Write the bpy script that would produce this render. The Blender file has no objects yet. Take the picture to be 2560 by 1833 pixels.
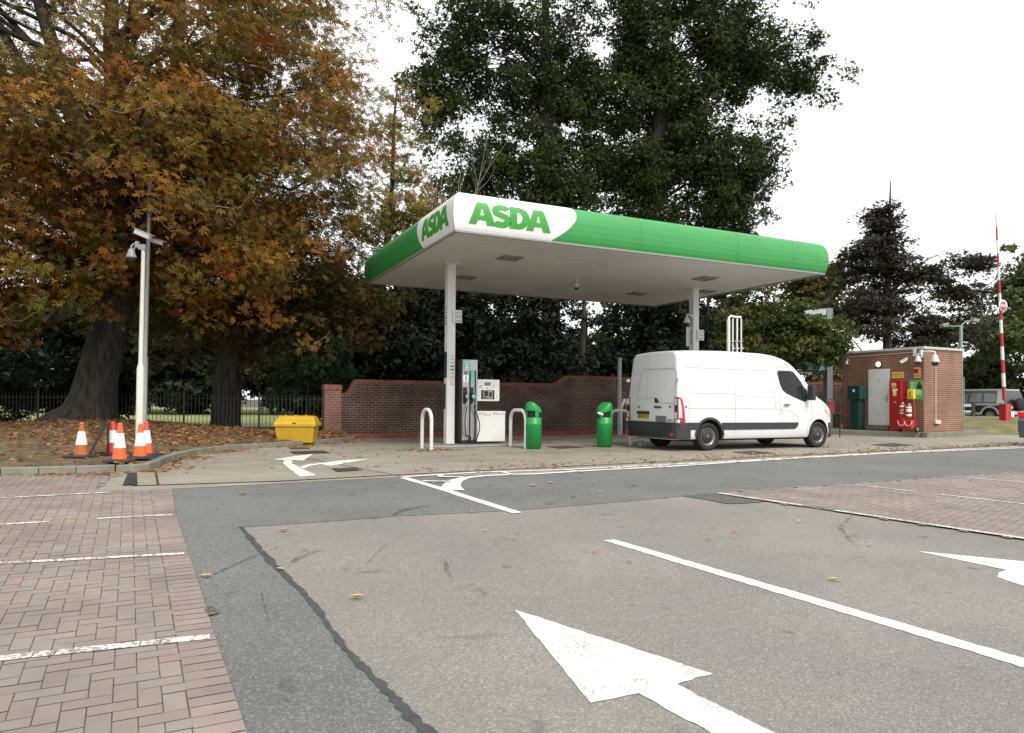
import bpy, bmesh, math, random
import numpy as np
from mathutils import Vector, Matrix
R = math.radians
random.seed(7)
rng = np.random.default_rng(11)
S = bpy.context.scene
COL = S.collection
# ---------------------------------------------------------------- camera
FPX, CX, CY, IW, IH = 1777.2, 1280.0, 971.5, 2560.0, 1833.0
PIT, ROL, EYE = 0.01777, 0.00792, 1.164
M1 = Matrix(((1, 0, 0), (0, math.cos(PIT), math.sin(PIT)), (0, -math.sin(PIT), math.cos(PIT))))
M2 = Matrix(((math.cos(ROL), 0, math.sin(ROL)), (0, 1, 0), (-math.sin(ROL), 0, math.cos(ROL))))
MW = M2 @ M1                                   # world -> (right, forward, up)
rows = [Vector(MW[0]), Vector(MW[1]), Vector(MW[2])]
cd = bpy.data.cameras.new('camera'); cam = bpy.data.objects.new('camera', cd); COL.objects.link(cam)
rot = Matrix((rows[0], rows[2], -rows[1])).transposed()
cam.matrix_world = Matrix.Translation((0, 0, EYE)) @ rot.to_4x4()
cd.sensor_fit = 'HORIZONTAL'; cd.sensor_width = 36; cd.lens = 36 * FPX / IW
cd.shift_y = (CY - IH / 2) / IW
cd.clip_start = 0.1; cd.clip_end = 2000
S.camera = cam
# ---------------------------------------------------------------- sky, sun, exposure
W = bpy.data.worlds.new('World'); S.world = W; W.use_nodes = True
nt = W.node_tree; nt.nodes.clear()
SUN_EL, SUN_AZ = R(48), R(148)                # azimuth clockwise from +Y
def wn(t, **k):
    n = nt.nodes.new(t)
    for a, b in k.items(): setattr(n, a, b)
    return n
sky = wn('ShaderNodeTexSky', sky_type='NISHITA', sun_disc=False, sun_elevation=SUN_EL, sun_rotation=SUN_AZ)
tc = wn('ShaderNodeTexCoord'); mp = wn('ShaderNodeMapping'); mp.inputs['Scale'].default_value = (1.2, 1.2, 3.5)
nz = wn('ShaderNodeTexNoise'); nz.inputs['Scale'].default_value = 1.6; nz.inputs['Detail'].default_value = 6; nz.inputs['Roughness'].default_value = .55
cr = wn('ShaderNodeValToRGB'); cr.color_ramp.elements[0].position = .30; cr.color_ramp.elements[0].color = (.80, .80, .80, 1)
cr.color_ramp.elements[1].position = .52; cr.color_ramp.elements[1].color = (1, 1, 1, 1)
mix = wn('ShaderNodeMix', data_type='RGBA'); mix.inputs['B'].default_value = (10.3, 10.4, 10.5, 1)
bg = wn('ShaderNodeBackground'); bg.inputs['Strength'].default_value = .1
out = wn('ShaderNodeOutputWorld')
L = nt.links.new
L(tc.outputs['Generated'], mp.inputs['Vector']); L(mp.outputs['Vector'], nz.inputs['Vector']); L(nz.outputs['Fac'], cr.inputs['Fac'])
L(cr.outputs['Color'], mix.inputs['Factor']); L(sky.outputs['Color'], mix.inputs['A']); L(mix.outputs['Result'], bg.inputs['Color']); L(bg.outputs['Background'], out.inputs['Surface'])
sl = bpy.data.lights.new('sun', 'SUN'); sl.energy = 2.3; sl.angle = R(24); sl.color = (1, .955, .87)
sun = bpy.data.objects.new('sun', sl); COL.objects.link(sun)
sd = Vector((math.sin(SUN_AZ) * math.cos(SUN_EL), math.cos(SUN_AZ) * math.cos(SUN_EL), math.sin(SUN_EL)))
sun.rotation_euler = sd.to_track_quat('Z', 'Y').to_euler(); sun.location = (0, 0, 40)
S.view_settings.view_transform = 'Standard'; S.view_settings.look = 'None'; S.view_settings.gamma = 1
S.view_settings.exposure = 0.45
# ---------------------------------------------------------------- measuring helpers (photo pixel -> place)
def ray(x, y): return rows[0] * ((x - CX) / FPX) + rows[1] + rows[2] * (-(y - CY) / FPX)
def G(x, y, z=0.0):
    d = ray(x, y); t = (z - EYE) / d.z; return Vector((d.x * t, d.y * t, z))
def D(x, y, Y):
    d = ray(x, y); t = Y / d.y; return Vector((d.x * t, Y, EYE + d.z * t))
YAW = 0.445
U2 = Vector((math.cos(YAW), math.sin(YAW), 0)); V2 = Vector((-math.sin(YAW), math.cos(YAW), 0)); A0 = Vector((-1.193, 14.681, 0))
def C(u, v, z=0.0): return A0 + U2 * u + V2 * v + Vector((0, 0, z))
def onv(x, y, v):                               # pixel on the vertical plane v=const -> (u, z)
    d = ray(x, y); o = Vector((0, 0, EYE)); t = (v - (o - A0).dot(V2)) / d.dot(V2); p = o + d * t
    return (p - A0).dot(U2), p.z
# hinge between the level forecourt and the gently falling car park
HD = Vector((math.cos(R(29.8)), math.sin(R(29.8)), 0)); HN = Vector((-HD.y, HD.x, 0)); HC = 10.36; SL = 0.034
def gz(x, y):
    s = x * HN.x + y * HN.y
    return 0.0 if s >= HC else -SL * (HC - s)
def P(x, y):                                    # pixel -> point on the ground surface
    q = G(x, y, 0)
    if q.x * HN.x + q.y * HN.y >= HC: return q
    d = ray(x, y)
    t = (-SL * HC - EYE) / (d.z - SL * (d.x * HN.x + d.y * HN.y))
    return Vector((d.x * t, d.y * t, EYE + d.z * t))
OV = 2560 / 2268.0
def PO(x, y): return P(x * OV, y * OV)
# ---------------------------------------------------------------- materials
MATS = {}
def nodes(name):
    m = bpy.data.materials.new(name); m.use_nodes = True; n = m.node_tree; b = n.nodes['Principled BSDF']; return m, n, b
def mat(name, col, rough=.5, metal=0, var=.12, scale=6, bump=0.0, bscale=None, dirt=0.0, dirtcol=(.12, .10, .08), emit=None, coat=0, spec=None, detail=5):
    if name in MATS: return MATS[name]
    m, n, b = nodes(name)
    N = n.nodes.new; Lk = n.links.new
    t = N('ShaderNodeTexCoord')
    no = N('ShaderNodeTexNoise'); no.inputs['Scale'].default_value = scale; no.inputs['Detail'].default_value = detail
    Lk(t.outputs['Object'], no.inputs['Vector'])
    r = N('ShaderNodeValToRGB'); c = Vector(col)
    r.color_ramp.elements[0].position = .3; r.color_ramp.elements[1].position = .7
    r.color_ramp.elements[0].color = (*(c * (1 - var)), 1); r.color_ramp.elements[1].color = (*(c * (1 + var)), 1)
    Lk(no.outputs['Fac'], r.inputs['Fac']); last = r.outputs['Color']
    if dirt:
        n2 = N('ShaderNodeTexNoise'); n2.inputs['Scale'].default_value = scale * .35; n2.inputs['Detail'].default_value = 8; n2.inputs['Roughness'].default_value = .65
        Lk(t.outputs['Object'], n2.inputs['Vector'])
        r2 = N('ShaderNodeValToRGB'); r2.color_ramp.elements[0].position = .45; r2.color_ramp.elements[1].position = .75
        r2.color_ramp.elements[0].color = (0, 0, 0, 1); r2.color_ramp.elements[1].color = (dirt,) * 3 + (1,)
        Lk(n2.outputs['Fac'], r2.inputs['Fac'])
        mx = N('ShaderNodeMix'); mx.data_type = 'RGBA'; Lk(r2.outputs['Color'], mx.inputs['Factor']); Lk(last, mx.inputs['A']); mx.inputs['B'].default_value = (*dirtcol, 1); last = mx.outputs['Result']
    Lk(last, b.inputs['Base Color']); b.inputs['Roughness'].default_value = rough; b.inputs['Metallic'].default_value = metal
    if spec is not None: b.inputs['Specular IOR Level'].default_value = spec
    if coat: b.inputs['Coat Weight'].default_value = coat; b.inputs['Coat Roughness'].default_value = .08
    if bump:
        bp = N('ShaderNodeBump'); bp.inputs['Strength'].default_value = 1; bp.inputs['Distance'].default_value = bump
        n3 = N('ShaderNodeTexNoise'); n3.inputs['Scale'].default_value = bscale or scale * 4; n3.inputs['Detail'].default_value = 4
        Lk(t.outputs['Object'], n3.inputs['Vector']); Lk(n3.outputs['Fac'], bp.inputs['Height']); Lk(bp.outputs['Normal'], b.inputs['Normal'])
    if emit: b.inputs['Emission Color'].default_value = (*emit[:3], 1); b.inputs['Emission Strength'].default_value = emit[3]
    MATS[name] = m; return m
def asphalt(name, c0, c1, specks=(.5, .48, .45), amt=.5, stain=.35, sc=130):
    m, n, b = nodes(name); N = n.nodes.new; Lk = n.links.new
    t = N('ShaderNodeTexCoord')
    v = N('ShaderNodeTexVoronoi'); v.inputs['Scale'].default_value = sc; v.inputs['Randomness'].default_value = 1
    Lk(t.outputs['Object'], v.inputs['Vector'])
    sp = N('ShaderNodeSeparateColor'); Lk(v.outputs['Color'], sp.inputs['Color'])
    r = N('ShaderNodeValToRGB'); e = r.color_ramp.elements; e[0].position = .0; e[0].color = (*[k * .62 for k in c0], 1); e[1].position = 1; e[1].color = (*specks, 1)
    x = r.color_ramp.elements.new(.45); x.color = (*c0, 1); x = r.color_ramp.elements.new(.8); x.color = (*c1, 1)
    Lk(sp.outputs['Red'], r.inputs['Fac'])
    base = N('ShaderNodeMix'); base.data_type = 'RGBA'; base.inputs['Factor'].default_value = amt; base.inputs['A'].default_value = (*[(a + b_) / 2 for a, b_ in zip(c0, c1)], 1)
    Lk(r.outputs['Color'], base.inputs['B'])
    big = N('ShaderNodeTexNoise'); big.inputs['Scale'].default_value = .45; big.inputs['Detail'].default_value = 9; big.inputs['Roughness'].default_value = .62; Lk(t.outputs['Object'], big.inputs['Vector'])
    rb = N('ShaderNodeValToRGB'); rb.color_ramp.elements[0].position = .32; rb.color_ramp.elements[0].color = (1 - stain,) * 3 + (1,); rb.color_ramp.elements[1].position = .62; rb.color_ramp.elements[1].color = (1.06, 1.05, 1.04, 1)
    Lk(big.outputs['Fac'], rb.inputs['Fac'])
    # small dark oil spots
    sv = N('ShaderNodeTexNoise'); sv.inputs['Scale'].default_value = 3.2; sv.inputs['Detail'].default_value = 3; Lk(t.outputs['Object'], sv.inputs['Vector'])
    rs = N('ShaderNodeValToRGB'); rs.color_ramp.elements[0].position = .66; rs.color_ramp.elements[0].color = (1, 1, 1, 1); rs.color_ramp.elements[1].position = .76; rs.color_ramp.elements[1].color = (.6, .6, .6, 1)
    Lk(sv.outputs['Fac'], rs.inputs['Fac'])
    m1 = N('ShaderNodeMix'); m1.data_type = 'RGBA'; m1.blend_type = 'MULTIPLY'; m1.inputs['Factor'].default_value = 1; Lk(base.outputs['Result'], m1.inputs['A']); Lk(rb.outputs['Color'], m1.inputs['B'])
    m2 = N('ShaderNodeMix'); m2.data_type = 'RGBA'; m2.blend_type = 'MULTIPLY'; m2.inputs['Factor'].default_value = 1; Lk(m1.outputs['Result'], m2.inputs['A']); Lk(rs.outputs['Color'], m2.inputs['B'])
    Lk(m2.outputs['Result'], b.inputs['Base Color']); b.inputs['Roughness'].default_value = .85; b.inputs['Specular IOR Level'].default_value = .3
    bp = N('ShaderNodeBump'); bp.inputs['Distance'].default_value = .004; bp.inputs['Strength'].default_value = .8; Lk(v.outputs['Distance'], bp.inputs['Height']); Lk(bp.outputs['Normal'], b.inputs['Normal'])
    return m
def brick(name, c1, c2, mortar, bw=.225, rh=.075, ms=.010, bump=.006, stain=.5):
    m, n, b = nodes(name); N = n.nodes.new; Lk = n.links.new
    t = N('ShaderNodeTexCoord'); s = N('ShaderNodeSeparateXYZ'); Lk(t.outputs['Object'], s.inputs['Vector'])
    a = N('ShaderNodeMath'); a.operation = 'ADD'; Lk(s.outputs['X'], a.inputs[0]); Lk(s.outputs['Y'], a.inputs[1])
    c = N('ShaderNodeCombineXYZ'); Lk(a.outputs[0], c.inputs['X']); Lk(s.outputs['Z'], c.inputs['Y'])
    k = N('ShaderNodeTexBrick'); k.inputs['Scale'].default_value = 1; k.inputs['Brick Width'].default_value = bw; k.inputs['Row Height'].default_value = rh; k.inputs['Mortar Size'].default_value = ms
    k.inputs['Color1'].default_value = (*c1, 1); k.inputs['Color2'].default_value = (*c2, 1); k.inputs['Mortar'].default_value = (*mortar, 1); k.inputs['Bias'].default_value = -.1; k.inputs['Mortar Smooth'].default_value = .2
    Lk(c.outputs['Vector'], k.inputs['Vector'])
    no = N('ShaderNodeTexNoise'); no.inputs['Scale'].default_value = 1.1; no.inputs['Detail'].default_value = 8; no.inputs['Roughness'].default_value = .65; Lk(t.outputs['Object'], no.inputs['Vector'])
    r = N('ShaderNodeValToRGB'); r.color_ramp.elements[0].position = .35; r.color_ramp.elements[0].color = (1 - stain,) * 3 + (1,); r.color_ramp.elements[1].position = .65; r.color_ramp.elements[1].color = (1.1, 1.1, 1.1, 1)
    Lk(no.outputs['Fac'], r.inputs['Fac'])
    mx = N('ShaderNodeMix'); mx.data_type = 'RGBA'; mx.blend_type = 'MULTIPLY'; mx.inputs['Factor'].default_value = 1; Lk(k.outputs['Color'], mx.inputs['A']); Lk(r.outputs['Color'], mx.inputs['B'])
    Lk(mx.outputs['Result'], b.inputs['Base Color']); b.inputs['Roughness'].default_value = .85
    bp = N('ShaderNodeBump'); bp.inputs['Distance'].default_value = bump; bp.invert = True; Lk(k.outputs['Fac'], bp.inputs['Height']); Lk(bp.outputs['Normal'], b.inputs['Normal'])
    return m
def attr_mat(name, rough=.6, trans=0.0, bump=0, spec=.4, noisy=.0, nscale=2.0):
    """colour comes from the per-leaf / per-block identity colour stored on the mesh"""
    m, n, b = nodes(name); N = n.nodes.new; Lk = n.links.new
    a = N('ShaderNodeAttribute'); a.attribute_name = 'Col'; last = a.outputs['Color']
    if noisy:
        t = N('ShaderNodeTexCoord'); no = N('ShaderNodeTexNoise'); no.inputs['Scale'].default_value = nscale; no.inputs['Detail'].default_value = 7; no.inputs['Roughness'].default_value = .65
        Lk(t.outputs['Object'], no.inputs['Vector']); r = N('ShaderNodeValToRGB'); r.color_ramp.elements[0].position = .3; r.color_ramp.elements[1].position = .7
        r.color_ramp.elements[0].color = (1 - noisy,) * 3 + (1,); r.color_ramp.elements[1].color = (1 + noisy * .4,) * 3 + (1,); Lk(no.outputs['Fac'], r.inputs['Fac'])
        mx = N('ShaderNodeMix'); mx.data_type = 'RGBA'; mx.blend_type = 'MULTIPLY'; mx.inputs['Factor'].default_value = 1; Lk(last, mx.inputs['A']); Lk(r.outputs['Color'], mx.inputs['B']); last = mx.outputs['Result']
    Lk(last, b.inputs['Base Color']); b.inputs['Roughness'].default_value = rough; b.inputs['Specular IOR Level'].default_value = spec
    if trans:
        tr = N('ShaderNodeBsdfTranslucent'); Lk(last, tr.inputs['Color']); ms = N('ShaderNodeMixShader'); ms.inputs[0].default_value = trans
        Lk(b.outputs[0], ms.inputs[1]); Lk(tr.outputs[0], ms.inputs[2]); Lk(ms.outputs[0], n.nodes['Material Output'].inputs['Surface'])
    return m
def bark(name, c0, c1):
    m, n, b = nodes(name); N = n.nodes.new; Lk = n.links.new
    t = N('ShaderNodeTexCoord'); mp = N('ShaderNodeMapping'); mp.inputs['Scale'].default_value = (7, 7, .9); Lk(t.outputs['Object'], mp.inputs['Vector'])
    no = N('ShaderNodeTexNoise'); no.inputs['Scale'].default_value = 1.6; no.inputs['Detail'].default_value = 8; no.inputs['Distortion'].default_value = .6; Lk(mp.outputs['Vector'], no.inputs['Vector'])
    r = N('ShaderNodeValToRGB'); r.color_ramp.elements[0].position = .38; r.color_ramp.elements[0].color = (*c0, 1); r.color_ramp.elements[1].position = .62; r.color_ramp.elements[1].color = (*c1, 1)
    Lk(no.outputs['Fac'], r.inputs['Fac']); Lk(r.outputs['Color'], b.inputs['Base Color']); b.inputs['Roughness'].default_value = .95
    bp = N('ShaderNodeBump'); bp.inputs['Distance'].default_value = .07; Lk(no.outputs['Fac'], bp.inputs['Height']); Lk(bp.outputs['Normal'], b.inputs['Normal']); return m
def glass(name, col=(.010, .013, .015), rough=.04):
    return mat(name, col, rough=rough, var=.02, spec=.35)
def paint_mark(name, c=(.80, .81, .77), wear=.5, under=(.17, .16, .155), sc=7, fine=90):
    m, n, b = nodes(name); N = n.nodes.new; Lk = n.links.new
    t = N('ShaderNodeTexCoord')
    n1 = N('ShaderNodeTexNoise'); n1.inputs['Scale'].default_value = fine; n1.inputs['Detail'].default_value = 3; Lk(t.outputs['Object'], n1.inputs['Vector'])
    n2 = N('ShaderNodeTexNoise'); n2.inputs['Scale'].default_value = sc; n2.inputs['Detail'].default_value = 6; n2.inputs['Roughness'].default_value = .7; Lk(t.outputs['Object'], n2.inputs['Vector'])
    a = N('ShaderNodeMath'); a.operation = 'ADD'; Lk(n1.outputs['Fac'], a.inputs[0]); Lk(n2.outputs['Fac'], a.inputs[1])
    r = N('ShaderNodeValToRGB'); w = .42 + .5 * wear * .35
    r.color_ramp.elements[0].position = .0; r.color_ramp.elements[1].position = 1
    mr = N('ShaderNodeMapRange'); mr.inputs['From Min'].default_value = .62 + wear * .35; mr.inputs['From Max'].default_value = .72 + wear * .35; Lk(a.outputs[0], mr.inputs['Value'])
    mx = N('ShaderNodeMix'); mx.data_type = 'RGBA'; Lk(mr.outputs['Result'], mx.inputs['Factor']); mx.inputs['A'].default_value = (*under, 1); mx.inputs['B'].default_value = (*c, 1)
    Lk(mx.outputs['Result'], b.inputs['Base Color']); b.inputs['Roughness'].default_value = .6
    return m
# ---------------------------------------------------------------- object helpers
def tagp(o, label=None, cat=None, group=None, kind=None):
    if label: o['label'] = label
    if cat: o['category'] = cat
    if group: o['group'] = group
    if kind: o['kind'] = kind
    return o
def thing(name, label, cat, loc=(0, 0, 0), rz=0.0, group=None):
    o = bpy.data.objects.new(name, None); COL.objects.link(o); o.location = loc; o.rotation_euler = (0, 0, rz); o.empty_display_size = .1
    return tagp(o, label, cat, group)
class MB:
    def __init__(s): s.v = []; s.f = []; s.m = []; s.sm = []
    def add(s, vs, fs, mi=0, smooth=False):
        k = len(s.v); s.v += [tuple(p) for p in vs]
        for f in fs: s.f.append(tuple(i + k for i in f)); s.m.append(mi); s.sm.append(smooth)
        return s
    def box(s, c, d, rz=0.0, mi=0, rx=0.0, ry=0.0):
        hx, hy, hz = d[0] / 2, d[1] / 2, d[2] / 2
        Mx = Matrix.Translation(c) @ Matrix.Rotation(rz, 4, 'Z') @ Matrix.Rotation(ry, 4, 'Y') @ Matrix.Rotation(rx, 4, 'X')
        vs = [Mx @ Vector((x * hx, y * hy, z * hz)) for z in (-1, 1) for y in (-1, 1) for x in (-1, 1)]
        return s.add(vs, [(0, 2, 3, 1), (4, 5, 7, 6), (0, 1, 5, 4), (2, 6, 7, 3), (0, 4, 6, 2), (1, 3, 7, 5)], mi)
    def b2(s, lo, hi, mi=0): return s.box([(a + b) / 2 for a, b in zip(lo, hi)], [b - a for a, b in zip(lo, hi)], 0, mi)
    def tube(s, pts, rad, n=10, mi=0, cap=True, smooth=True):
        pts = [Vector(p) for p in pts]; rad = rad if hasattr(rad, '__len__') else [rad] * len(pts)
        vs = []; up = None
        for i, p in enumerate(pts):
            t = (pts[min(i + 1, len(pts) - 1)] - pts[max(i - 1, 0)]).normalized()
            if up is None: up = Vector((0, 0, 1)) if abs(t.z) < .9 else Vector((1, 0, 0))
            a = t.cross(up)
            if a.length < 1e-4: a = t.cross(Vector((0, 1, 0)))
            a.normalize(); b = a.cross(t).normalized(); up = b
            for k in range(n):
                q = 2 * math.pi * k / n; vs.append(p + (a * math.cos(q) + b * math.sin(q)) * rad[i])
        fs = [(i * n + k, i * n + (k + 1) % n, (i + 1) * n + (k + 1) % n, (i + 1) * n + k) for i in range(len(pts) - 1) for k in range(n)]
        s.add(vs, fs, mi, smooth)
        if cap: s.add(vs[:n], [tuple(range(n))], mi); s.add(vs[-n:], [tuple(range(n - 1, -1, -1))], mi)
        return s
    def cyl(s, p, r, h, n=20, mi=0, r2=None, smooth=True): return s.tube([Vector(p), Vector(p) + Vector((0, 0, h))], [r, r if r2 is None else r2], n, mi, True, smooth)
    def lathe(s, prof, n=24, mi=0, M=None, smooth=True):
        M = M or Matrix(); vs = []
        for r, z in prof:
            for k in range(n):
                q = 2 * math.pi * k / n; vs.append(M @ Vector((r * math.cos(q), r * math.sin(q), z)))
        fs = [(i * n + k, i * n + (k + 1) % n, (i + 1) * n + (k + 1) % n, (i + 1) * n + k) for i in range(len(prof) - 1) for k in range(n)]
        return s.add(vs, fs, mi, smooth)
    def prism(s, poly, z0, z1, mi=0, M=None):
        M = M or Matrix(); n = len(poly)
        vs = [M @ Vector((p[0], p[1], z0)) for p in poly] + [M @ Vector((p[0], p[1], z1)) for p in poly]
        fs = [tuple(range(n - 1, -1, -1)), tuple(range(n, 2 * n))] + [(i, (i + 1) % n, n + (i + 1) % n, n + i) for i in range(n)]
        return s.add(vs, fs, mi)
    def build(s, name, mats, parent=None, bevel=0.0, seg=2, label=None, loc=None):
        me = bpy.data.meshes.new(name); me.from_pydata(s.v, [], s.f)
        mats = mats if isinstance(mats, (list, tuple)) else [mats]
        for m in mats: me.materials.append(m)
        me.polygons.foreach_set('material_index', s.m); me.polygons.foreach_set('use_smooth', s.sm); me.update()
        bm = bmesh.new(); bm.from_mesh(me)
        if bevel:
            bmesh.ops.remove_doubles(bm, verts=bm.verts, dist=1e-5)
            es = [e for e in bm.edges if len(e.link_faces) == 2 and e.calc_face_angle(0) > .6]
            bmesh.ops.bevel(bm, geom=es, offset=bevel, segments=seg, affect='EDGES', clamp_overlap=True, profile=.5)
        bmesh.ops.recalc_face_normals(bm, faces=bm.faces); bm.to_mesh(me); bm.free()
        o = bpy.data.objects.new(name, me); COL.objects.link(o); o.parent = parent
        if loc is not None: o.location = loc
        if label: o['label'] = label
        return o
def np_mesh(name, V, F, mats, parent=None, cols=None, mi=None, smooth=False):
    me = bpy.data.meshes.new(name); nv = len(V); nf, k = F.shape
    me.vertices.add(nv); me.vertices.foreach_set('co', np.ascontiguousarray(V, dtype=np.float32).ravel())
    me.loops.add(nf * k); me.loops.foreach_set('vertex_index', np.ascontiguousarray(F, dtype=np.int32).ravel())
    me.polygons.add(nf); me.polygons.foreach_set('loop_start', np.arange(0, nf * k, k, dtype=np.int32))
    me.polygons.foreach_set('use_smooth', np.full(nf, smooth))
    for m in (mats if isinstance(mats, (list, tuple)) else [mats]): me.materials.append(m)
    if mi is not None: me.polygons.foreach_set('material_index', mi)
    me.update(calc_edges=True)
    if cols is not None:
        a = me.color_attributes.new('Col', 'FLOAT_COLOR', 'POINT'); c = np.ones((nv, 4), np.float32); c[:, :3] = cols; a.data.foreach_set('color', c.ravel())
    o = bpy.data.objects.new(name, me); COL.objects.link(o); o.parent = parent; return o
def copy_tree(o, parent=None):
    c = o.copy(); COL.objects.link(c); c.parent = parent
    for ch in list(o.children): copy_tree(ch, c)
    return c
def fill2d(loops):                               # polygon with holes -> verts, faces
    cu = bpy.data.curves.new('outline', 'CURVE'); cu.dimensions = '2D'; cu.fill_mode = 'BOTH'
    for lp in loops:
        sp = cu.splines.new('POLY'); sp.points.add(len(lp) - 1)
        for i, p in enumerate(lp): sp.points[i].co = (p[0], p[1], 0, 1)
        sp.use_cyclic_u = True
    ob = bpy.data.objects.new('outline', cu); me = bpy.data.meshes.new_from_object(ob)
    vs = [v.co.copy() for v in me.vertices]; fs = [tuple(p.vertices) for p in me.polygons]
    bpy.data.objects.remove(ob); bpy.data.curves.remove(cu); bpy.data.meshes.remove(me)
    return vs, fs
def bold_text(s, size=1.0, off=.0, space=1.0):
    cu = bpy.data.curves.new('lettering', 'FONT'); cu.body = s; cu.size = size; cu.offset = off; cu.space_character = space; cu.align_x = 'CENTER'; cu.align_y = 'CENTER'
    ob = bpy.data.objects.new('lettering', cu); me = bpy.data.meshes.new_from_object(ob)
    vs = [v.co.copy() for v in me.vertices]; fs = [tuple(p.vertices) for p in me.polygons]
    bpy.data.objects.remove(ob); bpy.data.curves.remove(cu); bpy.data.meshes.remove(me)
    return vs, fs
def flat_text(mb, s, size, c, right, up, off=.004, mi=0, bold=.0, sx=1.0):
    vs, fs = bold_text(s, size, bold); c = Vector(c); r = Vector(right).normalized(); u = Vector(up).normalized()
    mb.add([c + r * (v.x * sx) + u * v.y for v in vs], fs, mi)
def sheet(name, pts, off, m, kind='structure', label=None, subdiv=0):
    bm = bmesh.new(); vs = [bm.verts.new((p[0], p[1], 0)) for p in pts]; bm.faces.new(vs)
    bmesh.ops.bisect_plane(bm, geom=bm.verts[:] + bm.edges[:] + bm.faces[:], plane_co=HN * HC, plane_no=HN)
    for v in bm.verts: v.co.z = gz(v.co.x, v.co.y) + off
    for f in bm.faces:
        if f.normal.z < 0: f.normal_flip()
    me = bpy.data.meshes.new(name); bm.to_mesh(me); bm.free(); me.materials.append(m)
    o = bpy.data.objects.new(name, me); COL.objects.link(o)
    if kind: o['kind'] = kind
    return o
def ribbon(pts, w):                              # centre line -> outline polygon (ground plan)
    ps = [Vector((p[0], p[1], 0)) for p in pts]; Lf, Rt = [], []
    for i, p in enumerate(ps):
        t = (ps[min(i + 1, len(ps) - 1)] - ps[max(i - 1, 0)]).normalized(); n = Vector((-t.y, t.x, 0))
        ww = w[i] if hasattr(w, '__len__') else w
        Lf.append(p + n * ww / 2); Rt.append(p - n * ww / 2)
    return Lf + Rt[::-1]
# ================================================================ GROUND
m_soil = mat('soil', (.06, .05, .03), .95, var=.4, scale=1.5, bump=.03)
m_road = asphalt('road_asphalt', (.190, .177, .164), (.246, .231, .216), (.42, .40, .37), .42, .18, 95)
m_dark = asphalt('strip_asphalt', (.128, .132, .128), (.163, .167, .162), (.30, .30, .28), .55, .2, 95)
m_patch = asphalt('patch_asphalt', (.085, .087, .088), (.118, .120, .120), (.22, .22, .22), .6, .2, 110)
m_conc = mat('forecourt_concrete', (.26, .235, .19), .85, var=.12, scale=1.4, bump=.002, bscale=90, dirt=.55, dirtcol=(.11, .092, .07), detail=9)
m_mark = paint_mark('road_paint', c=(.72, .72, .67), wear=.62, under=(.36, .345, .32), sc=3.5, fine=70)
m_bay = paint_mark('worn_bay_paint', c=(.62, .60, .56), wear=.86, under=(.27, .22, .195), sc=5, fine=40)
m_kerb = mat('kerb_concrete', (.20, .195, .16), .9, var=.2, scale=4, bump=.003, dirt=.4, dirtcol=(.09, .10, .06))
m_joint = mat('joint_dark', (.03, .03, .028), .95); m_sand = mat('joint_sand', (.135, .115, .098), .95, var=.4, scale=3)
m_lawn = mat('dry_lawn', (.20, .24, .075), .95, var=.3, scale=.35, bump=.02, bscale=30, dirt=.6, dirtcol=(.25, .21, .11))
bgm = MB(); bgm.add([(-900, HC / HN.y + 0, 0)] , [])
# base ground, following the fall of the car park
m_base = m_soil
o = sheet('ground', [(-900, -300), (900, -300), (900, 1500), (-900, 1500)], -.03, m_base)
# road surface: big sheet in front of and beside the forecourt
hp = lambda t, s=0.0: HN * (HC + s) + HD * t
road = sheet('road', [hp(-60, -70), hp(90, -70), hp(90, 3.5), hp(-60, 3.5)], 0.0, m_road)
# edges measured from the photo
EL = [PO(*p) for p in ((372, 1088), (386, 1130), (400, 1175), (418, 1232), (447, 1320), (470, 1395), (505, 1500), (545, 1624))]
dl = (EL[-1] - EL[-2]).normalized(); EL.append(EL[-1] + dl * 6)
CONC_L = PO(222, 1090)
strip_bottom = [PO(*p) for p in ((540, 1168), (700, 1158), (880, 1144), (1150, 1131), (1380, 1112), (1510, 1100), (1600, 1093), (1890, 1072), (2268, 1045))]
far_b = strip_bottom[-1] + (strip_bottom[-1] - strip_bottom[-2]).normalized() * 45
crack = [PO(*p) for p in ((534, 1168), (560, 1200), (590, 1235), (622, 1268), (655, 1298), (690, 1335), (725, 1383), (765, 1440), (800, 1478), (850, 1527), (895, 1575), (940, 1620))]
crack.append(crack[-1] + (crack[-1] - crack[-2]).normalized() * 4)
# darker asphalt strip alongside the forecourt
strip = sheet('asphalt_strip', [EL[0], EL[1], EL[2]] + strip_bottom + [far_b, hp(62, .4), hp(0, .4), hp(-5, .4)], .004, m_dark)
# dark triangular patch left of the crack
sheet('asphalt_patch', [EL[2] + Vector((0, -.004, 0))] + crack + [EL[-1]] + EL[3:-1][::-1], .0045, m_dark)
sheet('asphalt_patch', [PO(*p) for p in ((1510, 1099), (1600, 1093), (1650, 1104), (1692, 1112), (1650, 1116), (1610, 1117), (1570, 1109))], .008, m_patch)
# seal over the crack, ragged
cw = [.06, .07, .08, .07, .055, .055, .06, .055, .06, .065, .075, .08, .085]
cc, cwid = [], []
for i in range(len(crack) - 1):
    for k in range(7):
        t = k / 7; cc.append(crack[i].lerp(crack[i + 1], t) + Vector((random.uniform(-.006, .006), random.uniform(-.006, .006), 0))); cwid.append((cw[i] * (1 - t) + cw[i + 1] * t) * random.uniform(.45, 1.0))
sheet('crack_sealant', ribbon(cc, cwid), .0085, mat('bitumen_seal', (.050, .052, .056), .7, var=.25, scale=14))
sheet('pothole', [PO(458 + 16 * math.cos(a * .7) * (1 + .3 * math.sin(a * 3)) + 12, 1358 + 10 * math.sin(a * .7) * (1 + .25 * math.cos(a * 2))) for a in range(9)], .0155, mat('pothole_gravel', (.09, .085, .075), .95, var=.6, scale=40))
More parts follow.
